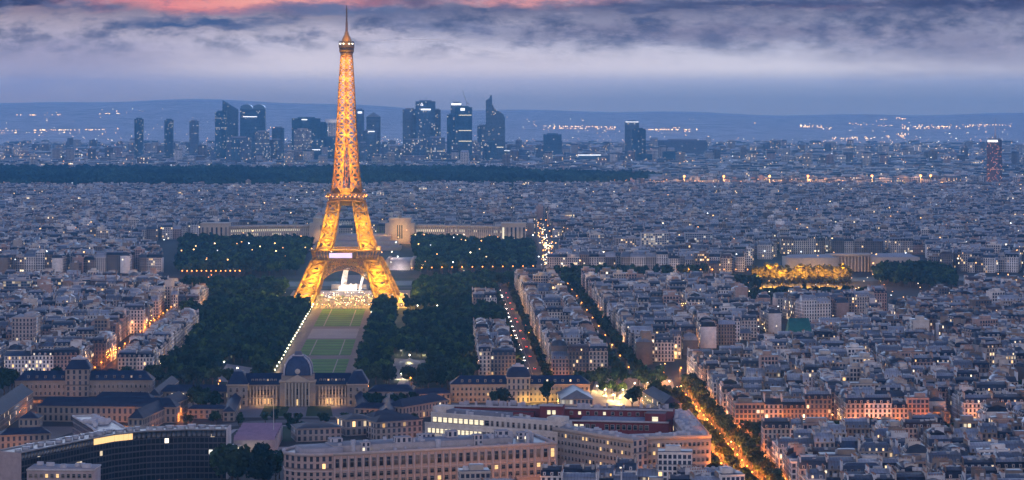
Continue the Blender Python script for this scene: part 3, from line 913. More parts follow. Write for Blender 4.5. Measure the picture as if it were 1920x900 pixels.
for nth, i in enumerate(INDIV):
    r = list(BL[i])
    x, y, ang = r[0], r[1], r[4]
    root = thing('apartment_house', labels[i], 'house', (x, y, 0), ang, 'apartment houses ' + ZS[r[11]])
    r[0] = r[1] = r[4] = 0.0
    A = bl_arrays([tuple(r)])
    t = MB(); emit_walls(t, A); t.build('wall', mats_wall, root)
    t = MB(); emit_roofs(t, A); emit_clutter_here = True
    rf = t.build('roof', [M['slate'], M['zinc'], M['plaster']], root)
    if r[8] != 1:
        for sd_ in (1, -1):
            t = MB(); emit_chimneys(t, A, False, sd_); t.build('chimney', [M['plaster'], M['pots']], rf)
    if r[8] == 0:
        t = MB(); emit_dormers(t, A)
        if nth < 60:      # the nearest houses: every dormer a part of its own
            D = t; nq = len(D.v[0]) // 8
            for side in range(len(D.v)):
                for k in range(len(D.v[side]) // 8):
                    q = MB()
                    sl = slice(k * 5, k * 5 + 5)
                    q.faces(D.v[side][k * 8:k * 8 + 8], D.loops[side].reshape(-1, 4)[sl] - D.loops[side].reshape(-1, 4)[sl].min(), D.mat[side][sl], D.tint[side][sl], D.par[side][sl], D.uv[side].reshape(-1, 4, 2)[sl])
                    q.build('dormer', [M['facade'], M['zinc']], rf)
        else:
            t.build('dormer_row', [M['facade'], M['zinc']], rf)
    t = MB(); emit_clutter(t, A); t.build('roof_vents', [M['plaster']], rf)

# ================================================================== IRON TOWER
TW = thing('lattice_tower', 'tall golden floodlit iron lattice tower rising above the park lawns', 'tower', W(LC - 0.5, 2545) + (0,), AX)
zs_ = [0, 7, 50, 57, 63, 97, 110, 124, 186, 231, 263, 276]
ws_ = [57, 54, 34.5, 31.5, 28.5, 21, 18.6, 14.3, 10, 7.8, 5.8, 5.2]
lzs = [0, 50, 63, 97, 112, 124, 150, 190, 276]
lws = [23, 16, 14.5, 12.5, 11.5, 9.5, 9.0, 9.0, 5.2]
def hwid(z): return float(np.interp(z, zs_, ws_))
def lwid(z): return float(np.interp(z, lzs, lws))
IRON = (0.25, 0.145, 0.055)
DIRON = (0.075, 0.05, 0.03)
def leg_pts(z, sx, sy):
    w, l = hwid(z), lwid(z)
    return [np.array((sx * (w - dx * l), sy * (w - dy * l), z)) for dx, dy in ((0, 0), (1, 0), (1, 1), (0, 1))]
def lattice(mb, levels, sx, sy, rc, rb, sub_=True):
    A, B, R = [], [], []
    for z0, z1 in zip(levels[:-1], levels[1:]):
        p, q = leg_pts(z0, sx, sy), leg_pts(z1, sx, sy)
        for k in range(4):
            A.append(p[k]); B.append(q[k]); R.append(rc)
            k2 = (k + 1) % 4
            A += [p[k], p[k2], q[k]]; B += [q[k2], q[k], q[k2]]; R += [rb, rb, rb * 1.1]
            if sub_:
                m1 = (p[k] + p[k2]) / 2; m2 = (q[k] + q[k2]) / 2; l_ = (p[k] + q[k]) / 2; r_ = (p[k2] + q[k2]) / 2
                A += [m1, m1, m2, m2]; B += [l_, r_, l_, r_]; R += [rb * .45] * 4
    mb.bars(A, B, R, tint=IRON)
for sx in (-1, 1):
    for sy in (-1, 1):
        mb = MB(); lattice(mb, list(np.linspace(4, 46, 5)), sx, sy, 1.0, 0.56, False); lattice(mb, list(np.linspace(57, 108, 6)), sx, sy, 0.85, 0.48, False)
        lg = mb.build('leg', M['iron'], TW)
        mb = MB()
        w, l = hwid(0), lwid(0)
        for dx in (0, 1):
            for dy in (0, 1):
                mb.frusta(sx * (w - dx * l), sy * (w - dy * l), 0, 4.5, 4.2, 4.2, 0, ix=1.2, iy=1.2, tint=(0.40, 0.36, 0.30))
        mb.build('pedestal', M['stone'], lg)
# upper shaft
mb = MB()
A, B, R = [], [], []
lv = [118.0]
while lv[-1] < 262:
    lv.append(lv[-1] + max(6.5, hwid(lv[-1]) * 0.92))
for z0, z1 in zip(lv[:-1], lv[1:]):
    for face in range(4):
        def pt(u, z):
            w = hwid(z)
            x, y = u * w, -w
            for _ in range(face): x, y = -y, x
            return np.array((x, y, z))
        g_ = max(0.0, 1 - lwid(z0) / hwid(z0)) if z0 < 165 else 0.0
        for u0, u1 in ((-1, -g_), (g_, 1)):
            A += [pt(u0, z0), pt(u1, z0), pt(u0, z1)]; B += [pt(u1, z1), pt(u0, z1), pt(u1, z1)]; R += [.52, .52, .48]
            A += [pt(u0, z0), pt(u1, z0)]; B += [pt(u0, z1), pt(u1, z1)]; R += [.62 if abs(u0) == 1 else .42, .62 if abs(u1) == 1 else .42]
mb.bars(A, B, R, tint=IRON)
shaft = mb.build('shaft', M['iron'], TW)
mb = MB()
for dx, dy in ((-1.6, -1.6), (1.6, -1.6), (1.6, 1.6), (-1.6, 1.6)):
    mb.bars([(dx, dy, 118)], [(dx * .8, dy * .8, 266)], .35, tint=(0.24, 0.12, 0.06))
for z in np.arange(122, 264, 7.0):
    mb.bars([(-1.6, -1.6, z), (1.6, 1.6, z), (-1.6, 1.6, z)], [(1.6, -1.6, z + 5), (-1.6, 1.6, z + 5), (-1.6, -1.6, z + 5)], .25, tint=(0.24, 0.12, 0.06))
mb.build('lift_shaft', M['iron'], TW)
# platforms
def platform(name, z0, z1, w0, w1, posts, hole, deck_t=1.6):
    mb = MB()
    for s0, s1 in ((z0, z0 + deck_t), (z1 - 1.0, z1)):
        w = w0 + (w1 - w0) * (s0 - z0) / (z1 - z0)
        for cx, cy, hx, hy in ((0, -(w + hole) / 2, w, (w - hole) / 2), (0, (w + hole) / 2, w, (w - hole) / 2), (-(w + hole) / 2, 0, (w - hole) / 2, hole), ((w + hole) / 2, 0, (w - hole) / 2, hole)):
            mb.frusta(cx, cy, s0, s1, hx, hy, 0, tint=IRON, bottom=True)
    o = mb.build(name, M['iron'], TW)
    mb = MB()
    A, B = [], []
    for f in range(4):
        for i in range(posts + 1):
            u = -1 + 2 * i / posts
            p, q = (u * w0, -w0), (u * w1, -w1)
            for _ in range(f): p, q = (-p[1], p[0]), (-q[1], q[0])
            A.append((p[0], p[1], z0 + deck_t)); B.append((q[0], q[1], z1 - 1))
    mb.bars(A, B, .28, tint=IRON)
    mb.build('gallery_railing', M['iron'], o)
    return o
p1 = platform('first_platform', 46.5, 57.5, 33.5, 36.0, 22, 13)
p2 = platform('second_platform', 108.5, 116.5, 17.5, 20.5, 14, 4)
mb = MB()
for w, z0, z1 in ((34.6, 42.5, 46.4),):
    A, B = [], []
    n = 30
    for f in range(4):
        for i in range(n):
            for a_, b_ in (((i, 0), (i + 1, 1)), ((i + 1, 0), (i, 1))):
                p = ((-1 + 2 * a_[0] / n) * w, -w); q = ((-1 + 2 * b_[0] / n) * w, -w)
                for _ in range(f): p, q = (-p[1], p[0]), (-q[1], q[0])
                A.append((p[0], p[1], z0 + (z1 - z0) * a_[1])); B.append((q[0], q[1], z0 + (z1 - z0) * b_[1]))
        p, q = (-w, -w), (w, -w)
        for _ in range(f): p, q = (-p[1], p[0]), (-q[1], q[0])
        A += [(p[0], p[1], z0)]; B += [(q[0], q[1], z0)]
    mb.bars(A, B, .3, tint=IRON)
mb.build('frieze_lattice', M['iron'], p1)
# restaurant pavilions on the first platform
for sgn in (-1, 1):
    mb = MB(); mb.frusta(0, sgn * 22, 48.2, 53.5, 11, 5, 0, ix=.4, iy=.4, tint=(.3, .2, .13)); mb.build('pavilion', M['darkmetal'], p1)
mb = MB(); mb.frusta(0, 0, 117, 121.5, 15.5, 15.5, 0, ix=1.5, iy=1.5, tint=DIRON); mb.build('upper_gallery', M['iron'], p2)
mb = MB(); mb.frusta(0, 0, 103.5, 108.4, 16.3, 16.3, 0, tint=DIRON, ix=-1.0, iy=-1.0, bottom=True); mb.build('gallery_soffit', M['iron'], p2)
# big arches
for f in range(4):
    mb = MB(); A, B, R = [], [], []
    ra, rb_, zc = 31.5, 36.5, 6.0
    yy = -44.0
    def yat(z): return -(hwid(z) - 1.0)
    n = 26
    prev = None
    for i in range(n + 1):
        t_ = math.pi * i / n
        pi_ = np.array((ra * math.cos(t_), 0, zc + ra * math.sin(t_))); po = np.array((rb_ * math.cos(t_), 0, zc + rb_ * math.sin(t_) * 1.0))
        for q in (pi_, po): q[1] = yat(q[2])
        if prev is not None:
            A += [prev[0], prev[1], prev[0], prev[1]]; B += [pi_, po, po, pi_]; R += [.5, .5, .28, .28]
        A.append(pi_); B.append(po); R.append(.25)
        prev = (pi_, po)
    A = np.array(A); B = np.array(B)
    for _ in range(f):
        A = np.stack([-A[:, 1], A[:, 0], A[:, 2]], 1); B = np.stack([-B[:, 1], B[:, 0], B[:, 2]], 1)
    mb.bars(A, B, R, tint=(0.20, 0.12, 0.07))
    mb.build('arch', M['iron'], TW)
# top cabin, dome, mast
mb = MB(); mb.frusta(0, 0, 262, 267, 5.2, 5.2, 0, ix=-2.2, iy=-2.2, tint=DIRON, bottom=True)
mb.frusta(0, 0, 267, 271, 7.6, 7.6, 0, tint=DIRON, bottom=True); mb.frusta(0, 0, 271.3, 274.6, 8.2, 8.2, 0, ix=.3, iy=.3, tint=DIRON, bottom=True)
cab = mb.build('cabin', M['iron'], TW)
mb = MB()
for f in range(4):
    for u in np.linspace(-7.4, 7.4, 9):
        p = (u, -8.0)
        for _ in range(f): p = (-p[1], p[0])
        mb.bars([(p[0], p[1], 274.6)], [(p[0] * .92, p[1] * .92, 277.6)], .16, tint=DIRON)
mb.frusta(0, 0, 277.6, 278.1, 7.6, 7.6, 0, tint=DIRON)
mb.build('gallery_cage', M['iron'], cab)
mb = MB(); mb.lathe([(5.6, 274.6), (5.4, 279), (4.6, 281), (3.6, 283.5), (2.4, 285), (2.3, 287.5), (1.3, 289)], 16, tint=(0.34, 0.22, 0.09)); mb.build('dome', M['iron'], TW)
mb = MB(); mb.lathe([(1.5, 288), (1.3, 299), (0.9, 300), (0.7, 311), (0.25, 317)], 8, tint=(0.22, 0.15, 0.12))
for z in (301, 305, 309, 312):
    mb.frusta(0, 0, z, z + .5, 1.5, 1.5, 0, tint=(.2, .14, .12))
mb.build('antenna', M['iron'], TW)
# lit banner on the front of the first platform (its lettering is too blurred to read in the picture)
mb = MB(); mb.frusta(-5, -36.6, 49.5, 54.6, 12, .25, 0, tint=(1, 1, 1)); mb.build('illuminated_banner', M['signp'], TW)
mb = MB()
for f in range(4):
    for u in np.linspace(-.9, .9, 9):
        p = (u * 20.6, -20.9)
        for _ in range(f): p = (-p[1], p[0])
        mb.frusta(p[0], p[1], 113, 113.9, .45, .45, 0)
mb.build('rail_lamps', M['lamp_o'], p2)
mb = MB()
for u in (-6.5, 6.5, -3, 3):
    mb.frusta(u, -8.7, 275, 275.9, .5, .5, 0)
mb.build('beacon_lamps', M['lamp_w'], cab)
# floodlights inside the structure, and added ones hanging outside it
GOLD = (1.0, 0.42, 0.03)
YEL = (1.0, 0.54, 0.035)
KT = 3.6
def fl(x, y, z, w, c=GOLD, r=2.6): point_light((x, y, z), w * KT, c, r, TW, name='floodlight')
for sx in (-1, 1):
    for sy in (-1, 1):
        for z, w in ((8, 16000), (24, 22000), (38, 15000), (66, 12000), (84, 14000)):
            c = hwid(z) - lwid(z) / 2
            fl(sx * c, sy * c, z, w, YEL if z < 92 else GOLD)
        # added lights floating just outside two faces, to brighten the front lattice
        for z, w in ((14, 17000), (34, 17000), (70, 12000), (92, 11000)):
            c = hwid(z) - lwid(z) / 2
            if sy < 0: fl(sx * c, sy * (hwid(z) + 9), z - 4, w, YEL)
            if sx > 0: fl(hwid(z) + 9, sy * c, z - 4, w * .8, YEL)
for k, z in enumerate(np.arange(126, 262, 19.0)):
    w_ = hwid(z)
    fl(0, 2.6, z, 8000 + 700 * w_, (1, .37, .02))
    fl(-1.0, -(w_ + 8), z - 3, 8200 + 420 * w_, (1, .46, .03))  # added light hanging in front of the shaft
fl(0, 0, 52, 2200, GOLD); fl(0, -14, 281, 2600, GOLD)
fl(0, -27, 121, 900)

# ================================================================== HELPERS FOR BIG BUILDINGS
WMESH = {}
def window(parent, x, y, z, w, h, lit=0, rot=0.0, name='window', depth=0.12):
    """one window: stone surround, pane, crossbar; faces local -y"""
    if lit == 0:
        lit = int(rng.choice([0, 3, 4], p=[.62, .22, .16]))
    key = (round(w, 2), round(h, 2), lit, name)
    if key not in WMESH:
        mb = MB()
        mb.frusta(0, 0, 0, h, w / 2, depth, 0, mats=(1,) * 5, tint={3: (.10, .10, .11), 4: (.20, .18, .165)}.get(lit, (.022, .026, .04)), bottom=True)
        fr = (.40, .37, .34)
        for sx in (-1, 1):
            mb.frusta(sx * (w / 2 + .12), -.03, -.2, h + .2, .12, depth + .1, 0, tint=fr, bottom=True)
        mb.frusta(0, -.06, h, h + .25, w / 2, depth + .1, 0, tint=fr, bottom=True); mb.frusta(0, -.08, -.25, 0, w / 2, depth + .16, 0, tint=fr, bottom=True)
        if h > 1.6: mb.frusta(0, -.02, h * .62, h * .62 + .12, w / 2, depth + .02, 0, tint=(.35, .33, .3), bottom=True)
        o = mb.build(name, [M['stone'], {0: M['glass'], 3: M['glass'], 4: M['plaster'], 1: M['lit'], 2: M['litw']}[lit]], parent, (x, y, z), rot)
        WMESH[key] = o.data
        return o
    o = bpy.data.objects.new(name, WMESH[key]); COL.objects.link(o)
    o.parent = parent; o.location = (x, y, z); o.rotation_euler = (0, 0, rot)
    return o
def win_row(parent, x0, x1, n, y, z, w, h, litp=0.1, rot=0.0, litk=1):
    for i in range(n):
        x = x0 + (x1 - x0) * (i + .5) / n
        window(parent, x, y, z, w, h, litk if rng.random() < litp else 0, rot)
STONE = (0.30, 0.26, 0.225)
def hall(name, label, cat, x0, y0, x1, y1, D, he, hr, wall=STONE, roof=(0.075, 0.09, 0.13), roofmat='slate', hip=None, cols=0, rows=0, litp=0.03, group=None, mat='facade', par=(0.03, .4, .22), dormers=0, wh=2.2, ww=1.2):
    """long range with a pitched roof; front wall runs from (x0,y0) to (x1,y1), body behind it"""
    L = math.dist((x0, y0), (x1, y1)); ang = math.atan2(y1 - y0, x1 - x0)
    root = thing(name, label, cat, ((x0 + x1) / 2, (y0 + y1) / 2, 0), ang, group)
    mb = MB()
    fm = 0 if not (cols and rows) else 1
    mb.frusta(0, D / 2, 0, he, L / 2, D / 2, 0, mats=(fm, 0, 0, 0, 1), tint=wall, par=(par[0], rng.random(), par[2]), nu=max(2, round(L / 3.6)), nw=max(2, round(D / 3.6)), nv=max(2, round(he / 4.2)))
    mb.frusta(0, D / 2, he, he + .5, L / 2 + .4, D / 2 + .4, 0, mats=(1,) * 5, tint=np.clip(np.array(wall) * 1.1, 0, .7), bottom=True)
    mb.build('wall', [M[mat], M['stone']], root)
    mb = MB()
    mb.gable(L, D, he + .5, hr, 0, 1, roof, wall, .3, (D * .45 if hip is None else hip), 0, D / 2)
    rf = mb.build('roof', [M[roofmat], M['stone']], root)
    for i in range(dormers):
        x = -L / 2 + L * (i + .5) / dormers
        if abs(x) < L / 2 - D * .4:
            mb = MB(); yd = .18 * D; zb = he + .5 + (hr - he) * .36 * .6
            mb.frusta(x, yd, zb, zb + 2.0, .8, 1.0, 0, mats=(0, 1, 1, 1, 1), tint=np.array(wall) * 1.05, ttop=roof, par=(.12, rng.random(), .3)); mb.build('dormer', [M['facade'], M['slate']], rf)
    if cols and rows:
        for r_ in range(rows):
            z = 1.2 + r_ * (he - 1.0) / rows
            win_row(root, -L / 2 + .6, L / 2 - .6, cols, -.02, z, ww, min(wh, (he - 1) / rows - 1.0), litp)
    return root

# ================================================================== MILITARY SCHOOL
sx0, sx1, sy = PX(430, 1690), PX(690, 1690), 1690.0
MS = thing('military_school', 'long stone palace with blue square dome at the foot of the lawns', 'palace', ((sx0 + sx1) / 2, sy - 8, 0), AX)
Wd = (sx1 - sx0)
SLT = (0.030, 0.044, 0.090)
mb = MB()
mb.frusta(0, 12, 0, 14, Wd / 2 - 13, 8, 0, tint=STONE); mb.frusta(0, 12, 14, 14.6, Wd / 2 - 13, 8.5, 0, tint=(.46, .41, .35), bottom=True)
mb.build('wall', [M['stone']], MS)
mb = MB(); mb.gable(Wd - 24, 17, 14.6, 22, 0, 0, SLT, SLT, .2, 0, 0, 12); wing_roof = mb.build('roof', M['slate'], MS)
for sgn in (-1, 1):
    mb = MB()
    mb.frusta(sgn * (Wd / 2 - 7), 8, 0, 15, 7.2, 12, 0, mats=(1, 0, 0, 0, 1), tint=STONE, par=(.02, .3, .2), nu=4, nw=6, nv=3); mb.frusta(sgn * (Wd / 2 - 7), 8, 15, 15.8, 7.7, 12.5, 0, mats=(1,) * 5, tint=(.46, .41, .35), bottom=True)
    pv = mb.build('corner_pavilion', [M['facade'], M['stone']], MS)
    mb = MB(); mb.frusta(sgn * (Wd / 2 - 7), 8, 15.8, 24, 7.4, 12.2, 0, ix=4.5, iy=6, tint=SLT); mb.build('roof', M['slate'], pv)
    for r_ in range(3):
        for k in range(3):
            window(pv, sgn * (Wd / 2 - 7) - 4.6 + 4.6 * k, -4.05, 1.6 + r_ * 4.5, 1.5, 2.6, 1 if (r_ == 0 and k == 1) else 0)
mb = MB()   # central pavilion, pediment, attic
mb.frusta(0, 9, 0, 17, 12.5, 12, 0, tint=STONE); mb.frusta(0, 9, 17, 17.8, 13, 12.6, 0, tint=(.46, .41, .35), bottom=True)
mb.frusta(0, 10, 17.8, 21.5, 11.5, 10, 0, tint=STONE)
cp = mb.build('central_pavilion', M['stone'], MS)
mb = MB()
V = [(-9, -3.6, 17.8), (9, -3.6, 17.8), (0, -3.6, 22.2), (-9, 2, 17.8), (9, 2, 17.8), (0, 2, 22.2)]
mb.faces(V, [[0, 1, 2]], 0, (.45, .4, .34), (0, 0, .2)); mb.faces(V, [[1, 4, 5, 2], [3, 0, 2, 5]], 0, (.4, .36, .3), (0, 0, .2))
mb.build('pediment', M['stone'], cp)
mb = MB()
for x in np.linspace(-8.2, 8.2, 8): mb.lathe([(.75, 0.2), (.7, 8), (.6, 16.6)], 8, x, -4.1, tint=(.48, .43, .36))
mb.build('columns', M['stone'], cp)
mb = MB(); mb.lathe([(10.2, 21.5), (10.2, 24), (9.9, 26.5), (9.0, 29.5), (7.2, 32.3), (4.6, 34.2), (3.4, 34.8)], 32, 0, 9, tint=(0.045, 0.075, 0.16), square=.75)
dm = mb.build('dome', M['slate'], MS, smooth=False)
mb = MB()
for sx in (-1, 1):
    for s2 in (-1, 1):
        pr = [(10.2, 21.5), (10.0, 26.5), (9.1, 29.5), (7.3, 32.3), (4.7, 34.3)]
        pts = [(sx * r * .94, 9 + s2 * r * .94, z) for r, z in pr]
        mb.bars(pts[:-1], pts[1:], .45, tint=(.42, .46, .55))
mb.frusta(0, 9, 34.6, 35.3, 4, 4, 0, tint=(.4, .42, .48)); mb.frusta(0, 9, 35.3, 37.6, 2.6, 2.6, 0, ix=.4, iy=.4, tint=(.12, .14, .2))
mb.build('dome_ribs', M['stone'], dm)
mb = MB(); mb.lathe([(1.7, 0), (1.9, .4), (1.2, .6), (.01, .6)], 16, 0, 0, tint=(.5, .47, .42)); ck = mb.build('dome_window', M['stone'], dm, (0, -1.2, 24.5)); ck.rotation_euler = (math.radians(90), 0, 0)
for sgn in (-1, 1):   # colonnades of the wings
    mb = MB()
    for x in np.linspace(15, Wd / 2 - 15.5, 9):
        mb.lathe([(.55, 5.2), (.5, 9), (.45, 13.6)], 6, sgn * x, 2.8, tint=(.5, .45, .38))
        mb.frusta(sgn * x, 2.8, 0, 5, .8, .8, 0, tint=(.44, .39, .32))
    mb.frusta(sgn * (Wd / 4 - .2), 3.2, 5, 5.6, Wd / 4 - 14.2, 1.4, 0, tint=(.46, .41, .35), bottom=True)
    mb.build('colonnade', M['stone'], MS)
for sgn in (-1, 1):
    for i, x in enumerate(np.linspace(17, Wd / 2 - 17.5, 8)):
        window(MS, sgn * x, 3.95, 1.0, 2.0, 3.6, 1 if i in (2, 3) else 0)
        window(MS, sgn * x, 3.95, 7.4, 1.6, 3.8, 0)
for x in (-7, -3.5, 0, 3.5, 7):
    window(MS, x, -3.05, 0.8, 1.9, 4.2, 1 if x == 0 else 0); window(MS, x, -3.05, 8.0, 1.6, 4.5, 0)
for sgn in (-1, 1):
    for x in np.linspace(16, Wd / 2 - 17, 7):
        mb = MB(); mb.frusta(sgn * x, 7.4, 16.6, 18.4, .8, 1.2, 0, mats=(0, 1, 1, 1, 1), tint=(.46, .42, .36), ttop=SLT, par=(.1, rng.random(), .3)); mb.build('dormer', [M['facade'], M['slate']], wing_roof)
for x, w in ((-Wd / 2 + 10, 1500), (-27, 2200), (-20, 1800), (0, 2600), (20, 1800), (27, 2200), (Wd / 2 - 10, 1500)):
    point_light((x, -2.5, 3.0), w * .8, (1, .5, .16), .5, MS, name='wall_lamp')

# left wing with its square pavilion
x0, x1, yb = PX(28, 1735), PX(285, 1735), 1735
LW = hall('school_wing', 'dark slate-roofed school range with square pavilion tower, left of the dome', 'school building', x0, yb, x1, yb + 3, 15, 11, 18, roof=SLT, cols=30, rows=2, dormers=16)
mb = MB(); cxp = PX(145, 1735) - (x0 + x1) / 2
mb.frusta(cxp, 7, 0, 20, 8.5, 10, 0, tint=STONE, mats=(0, 0, 0, 0, 1), par=(.02, .2, .2), nu=4, nw=4, nv=5); tw_ = mb.build('pavilion_tower', [M['facade'], M['stone']], LW)
mb = MB(); mb.frusta(cxp, 7, 20, 26.5, 8.9, 10.4, 0, ix=4, iy=5, tint=SLT); mb.frusta(cxp, 7, 26.5, 27.1, 5.2, 5.6, 0, tint=(.45, .45, .48), bottom=True); mb.frusta(cxp, 7, 27.1, 29, 2.0, 2.0, 0, ix=.5, iy=.5, tint=(.5, .5, .52)); mb.build('roof', M['slate'], tw_)
# right wing lit gold
x0, x1, yb = PX(845, 1705), PX(1106, 1705), 1700
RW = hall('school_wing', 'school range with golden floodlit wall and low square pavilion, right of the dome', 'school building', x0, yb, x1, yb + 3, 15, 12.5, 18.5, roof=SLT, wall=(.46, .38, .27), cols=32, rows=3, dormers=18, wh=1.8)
cxp = PX(972, 1705) - (x0 + x1) / 2
mb = MB(); mb.frusta(cxp, 6.5, 0, 17.5, 8.3, 9, 0, tint=(.46, .40, .32), mats=(0, 0, 0, 0, 1), par=(.02, .2, .2), nu=5, nw=4, nv=4); tw_ = mb.build('pavilion_tower', [M['facade'], M['stone']], RW)
mb = MB(); mb.frusta(cxp, 6.5, 17.5, 18.2, 8.8, 9.5, 0, tint=(.5, .46, .4), bottom=True); mb.lathe([(8.6, 18.2), (8.4, 20.5), (7, 23.5), (4.2, 25.2)], 32, cxp, 6.5, tint=SLT, square=.85); mb.frusta(cxp, 6.5, 25.2, 25.8, 4.2, 4.2, 0, tint=(.5, .5, .52)); mb.frusta(cxp, 6.5, 25.8, 27.3, 2, 2, 0, ix=.5, iy=.5, tint=(.5, .5, .52)); mb.build('roof', M['slate'], tw_)
for x in np.linspace(cxp + 4, (x1 - x0) / 2 - 4, 7):
    point_light((x, -7, 2.0), 2600, (1, .58, .12), .6, RW, name='wall_lamp')
for x in np.linspace(-(x1 - x0) / 2, cxp - 8, 3):
    point_light((x, -9, 2.0), 350, (1, .5, .14), .6, RW, name='wall_lamp')

# lower ranges round the courts
RANGES = [((300, 757), (432, 757), 11, 8, 13, 'low slate range with bright ridge joining the domed palace on its left'),
          ((690, 757), (778, 757), 12, 8, 13, 'low slate range joining the domed palace on its right'),
          ((0, 812), (62, 765), 14, 11, 18, 'long dark diagonal range at the left edge of the picture'),
          ((70, 790), (330, 793), 13, 10, 16, 'long unlit barrack range with a row of pale dormers left of the forecourt'),
          ((175, 768), (285, 770), 11, 7, 12, 'short low barrack roof just below the square pavilion tower'),
          ((268, 812), (352, 772), 10, 9, 15, 'diagonal slate range beside the orange lit court'),
          ((300, 762), (335, 733), 9, 7, 12, 'short diagonal roof with pale striped slates near the park trees'),
          ((440, 790), (458, 750), 8, 6, 10, 'narrow side range at the left of the forecourt'),
          ((665, 760), (672, 786), 8, 7, 11, 'narrow side range at the right of the forecourt'),
          ((664, 786), (735, 788), 10, 7, 11, 'low stone range with warm wall at the right corner of the forecourt'),
          ((738, 800), (748, 765), 10, 8, 12, 'narrow slate range right of the warm stone range'),
          ((755, 790), (840, 775), 14, 9, 14, 'dark long roof in front of the golden wing'),
          ((772, 760), (845, 757), 10, 7, 11, 'low orange lit range between dome and golden wing'),
          ((352, 785), (424, 785), 8, 6, 9, 'low range with orange lit wall closing the side court'),
          ((0, 842), (95, 838), 12, 8, 12, 'low range with yellow lit windows at the far left above the curved offices'),
          ((35, 812), (72, 812), 14, 9, 13, 'flat pinkish block among the dark barracks at far left'),
          ((1205, 768), (1245, 792), 12, 12, 17, 'slate roofed diagonal house between plaza and brick offices')]
for (p, q, D, he, hr, lb) in RANGES:
    a, b = P(*p), P(*q)
    hall('barrack_range', lb, 'barrack', a[0], a[1], b[0], b[1], D, he, hr, roof=(.035, .045, .08), par=(.04, .3, .22), group='slate roofed ranges around the school', dormers=0)
for (px_, py_, z, w, c) in ((365, 783, 3, 2800, 0), (405, 783, 3, 2800, 0), (340, 790, 3, 2600, 0), (346, 778, 3, 2000, 0), (330, 803, 3, 1800, 0), (65, 775, 4, 2600, 0), (70, 752, 3, 1800, 0), (130, 765, 3, 1500, 0), (230, 800, 3, 1600, 0), (260, 800, 3, 1600, 0), (205, 800, 3, 1400, 0), (290, 735, 4, 2200, 0),
                        (50, 838, 4, 3500, 1), (80, 838, 4, 3500, 1), (15, 848, 3, 2500, 0), (690, 790, 3, 900, 0), (725, 791, 3, 900, 0), (800, 760, 3, 2600, 0), (830, 762, 3, 2200, 0), (815, 748, 3, 1800, 0), (520, 738, 3, 1200, 0), (390, 735, 4, 1500, 0), (710, 735, 4, 1600, 0), (760, 735, 4, 1600, 0)):
    x, y = P(px_, py_)
    l = point_light((x, y, z), w * 2.6, ((1, .30, .06), (1, .7, .18))[c], .5, name='court_lamp')

# ================================================================== FRONT ROW: CURVED OFFICES
ROOFZ = 28.0
fp = [P(424, 806, ROOFZ), P(350, 806, ROOFZ), P(275, 809, ROOFZ), P(215, 815, ROOFZ), P(170, 823, ROOFZ), P(105, 836, ROOFZ), P(40, 849, ROOFZ)]
bp = []
for i, p in enumerate(fp):
    a, b = fp[max(0, i - 1)], fp[min(len(fp) - 1, i + 1)]
    d = Vector((a[0] - b[0], a[1] - b[1])).normalized()
    bp.append((p[0] - d.y * 15, p[1] + d.x * 15))
UN = thing('curved_office', 'dark curved glass office slab with a lit upper strip, bottom left', 'office building', (0, 0, 0))
mb = MB()
n = len(fp)
for i in range(n - 1):
    a, b = fp[i + 1], fp[i]
    L = math.dist(a, b)
    pl = .0 if i not in (2, 3) else .0
    mb.faces([a + (0,), b + (0,), b + (ROOFZ - 4,), a + (ROOFZ - 4,)], [[0, 1, 2, 3]], 0, (.10, .10, .115), (0.012, .31 + i * .1, .44), [(0, 0), (round(L / 2.4), 0), (round(L / 2.4), 7), (0, 7)])
    mb.faces([bp[i] + (0,), bp[i + 1] + (0,), bp[i + 1] + (ROOFZ,), bp[i] + (ROOFZ,)], [[0, 1, 2, 3]], 0, (.10, .10, .11), (0.02, .61 + i * .1, .42), [(0, 0), (round(L / 2.4), 0), (round(L / 2.4), 7), (0, 7)])
mb.faces([fp[-1] + (0,), fp[-1] + (ROOFZ,), bp[-1] + (ROOFZ,), bp[-1] + (0,)], [[3, 2, 1, 0]], 1, (.42, .35, .36), (0, 0, .2))
mb.faces([fp[0] + (0,), bp[0] + (0,), bp[0] + (ROOFZ,), fp[0] + (ROOFZ,)], [[0, 1, 2, 3]], 1, (.4, .38, .38), (0, 0, .2))
mb.build('wall', [M['office_dark'], M['plaster']], UN)
# upper strip storey: separate panes
def lerp(a, b, t): return tuple(a[k] + (b[k] - a[k]) * t for k in range(2))
for i in range(n - 1):
    a, b = fp[i + 1], fp[i]
    L = math.dist(a, b); m_ = max(2, int(L / 2.6)); ang = math.atan2(b[1] - a[1], b[0] - a[0])
    for k in range(m_):
        t_ = (k + .5) / m_
        p = lerp(a, b, t_); px_ = 960 + F * p[0] / p[1]
        lit = 1 if (178 < px_ < 240 or (240 < px_ < 262 and k % 2)) else 0
        mb = MB(); mb.frusta(0, 0.3, 0, 3.4, L / m_ / 2 - .12, .15, 0, mats=(0,) * 5, tint=(.05, .06, .08))
        mb.build('window', M['lit'] if lit else M['glass'], UN, (p[0], p[1], ROOFZ - 3.8), ang)
mb = MB()
q = fp + bp[::-1]
mb.faces([p + (ROOFZ,) for p in q], [[i, i + 1, 2 * n - 2 - i, 2 * n - 1 - i][::-1] for i in range(n - 1)], 0, (.17, .19, .23), (0, 0, .2))
for i in range(n - 1):
    mb.bars([fp[i] + (ROOFZ + .2,), bp[i] + (ROOFZ + .2,)], [fp[i + 1] + (ROOFZ + .2,), bp[i + 1] + (ROOFZ + .2,)], .45, tint=(.45, .45, .48))
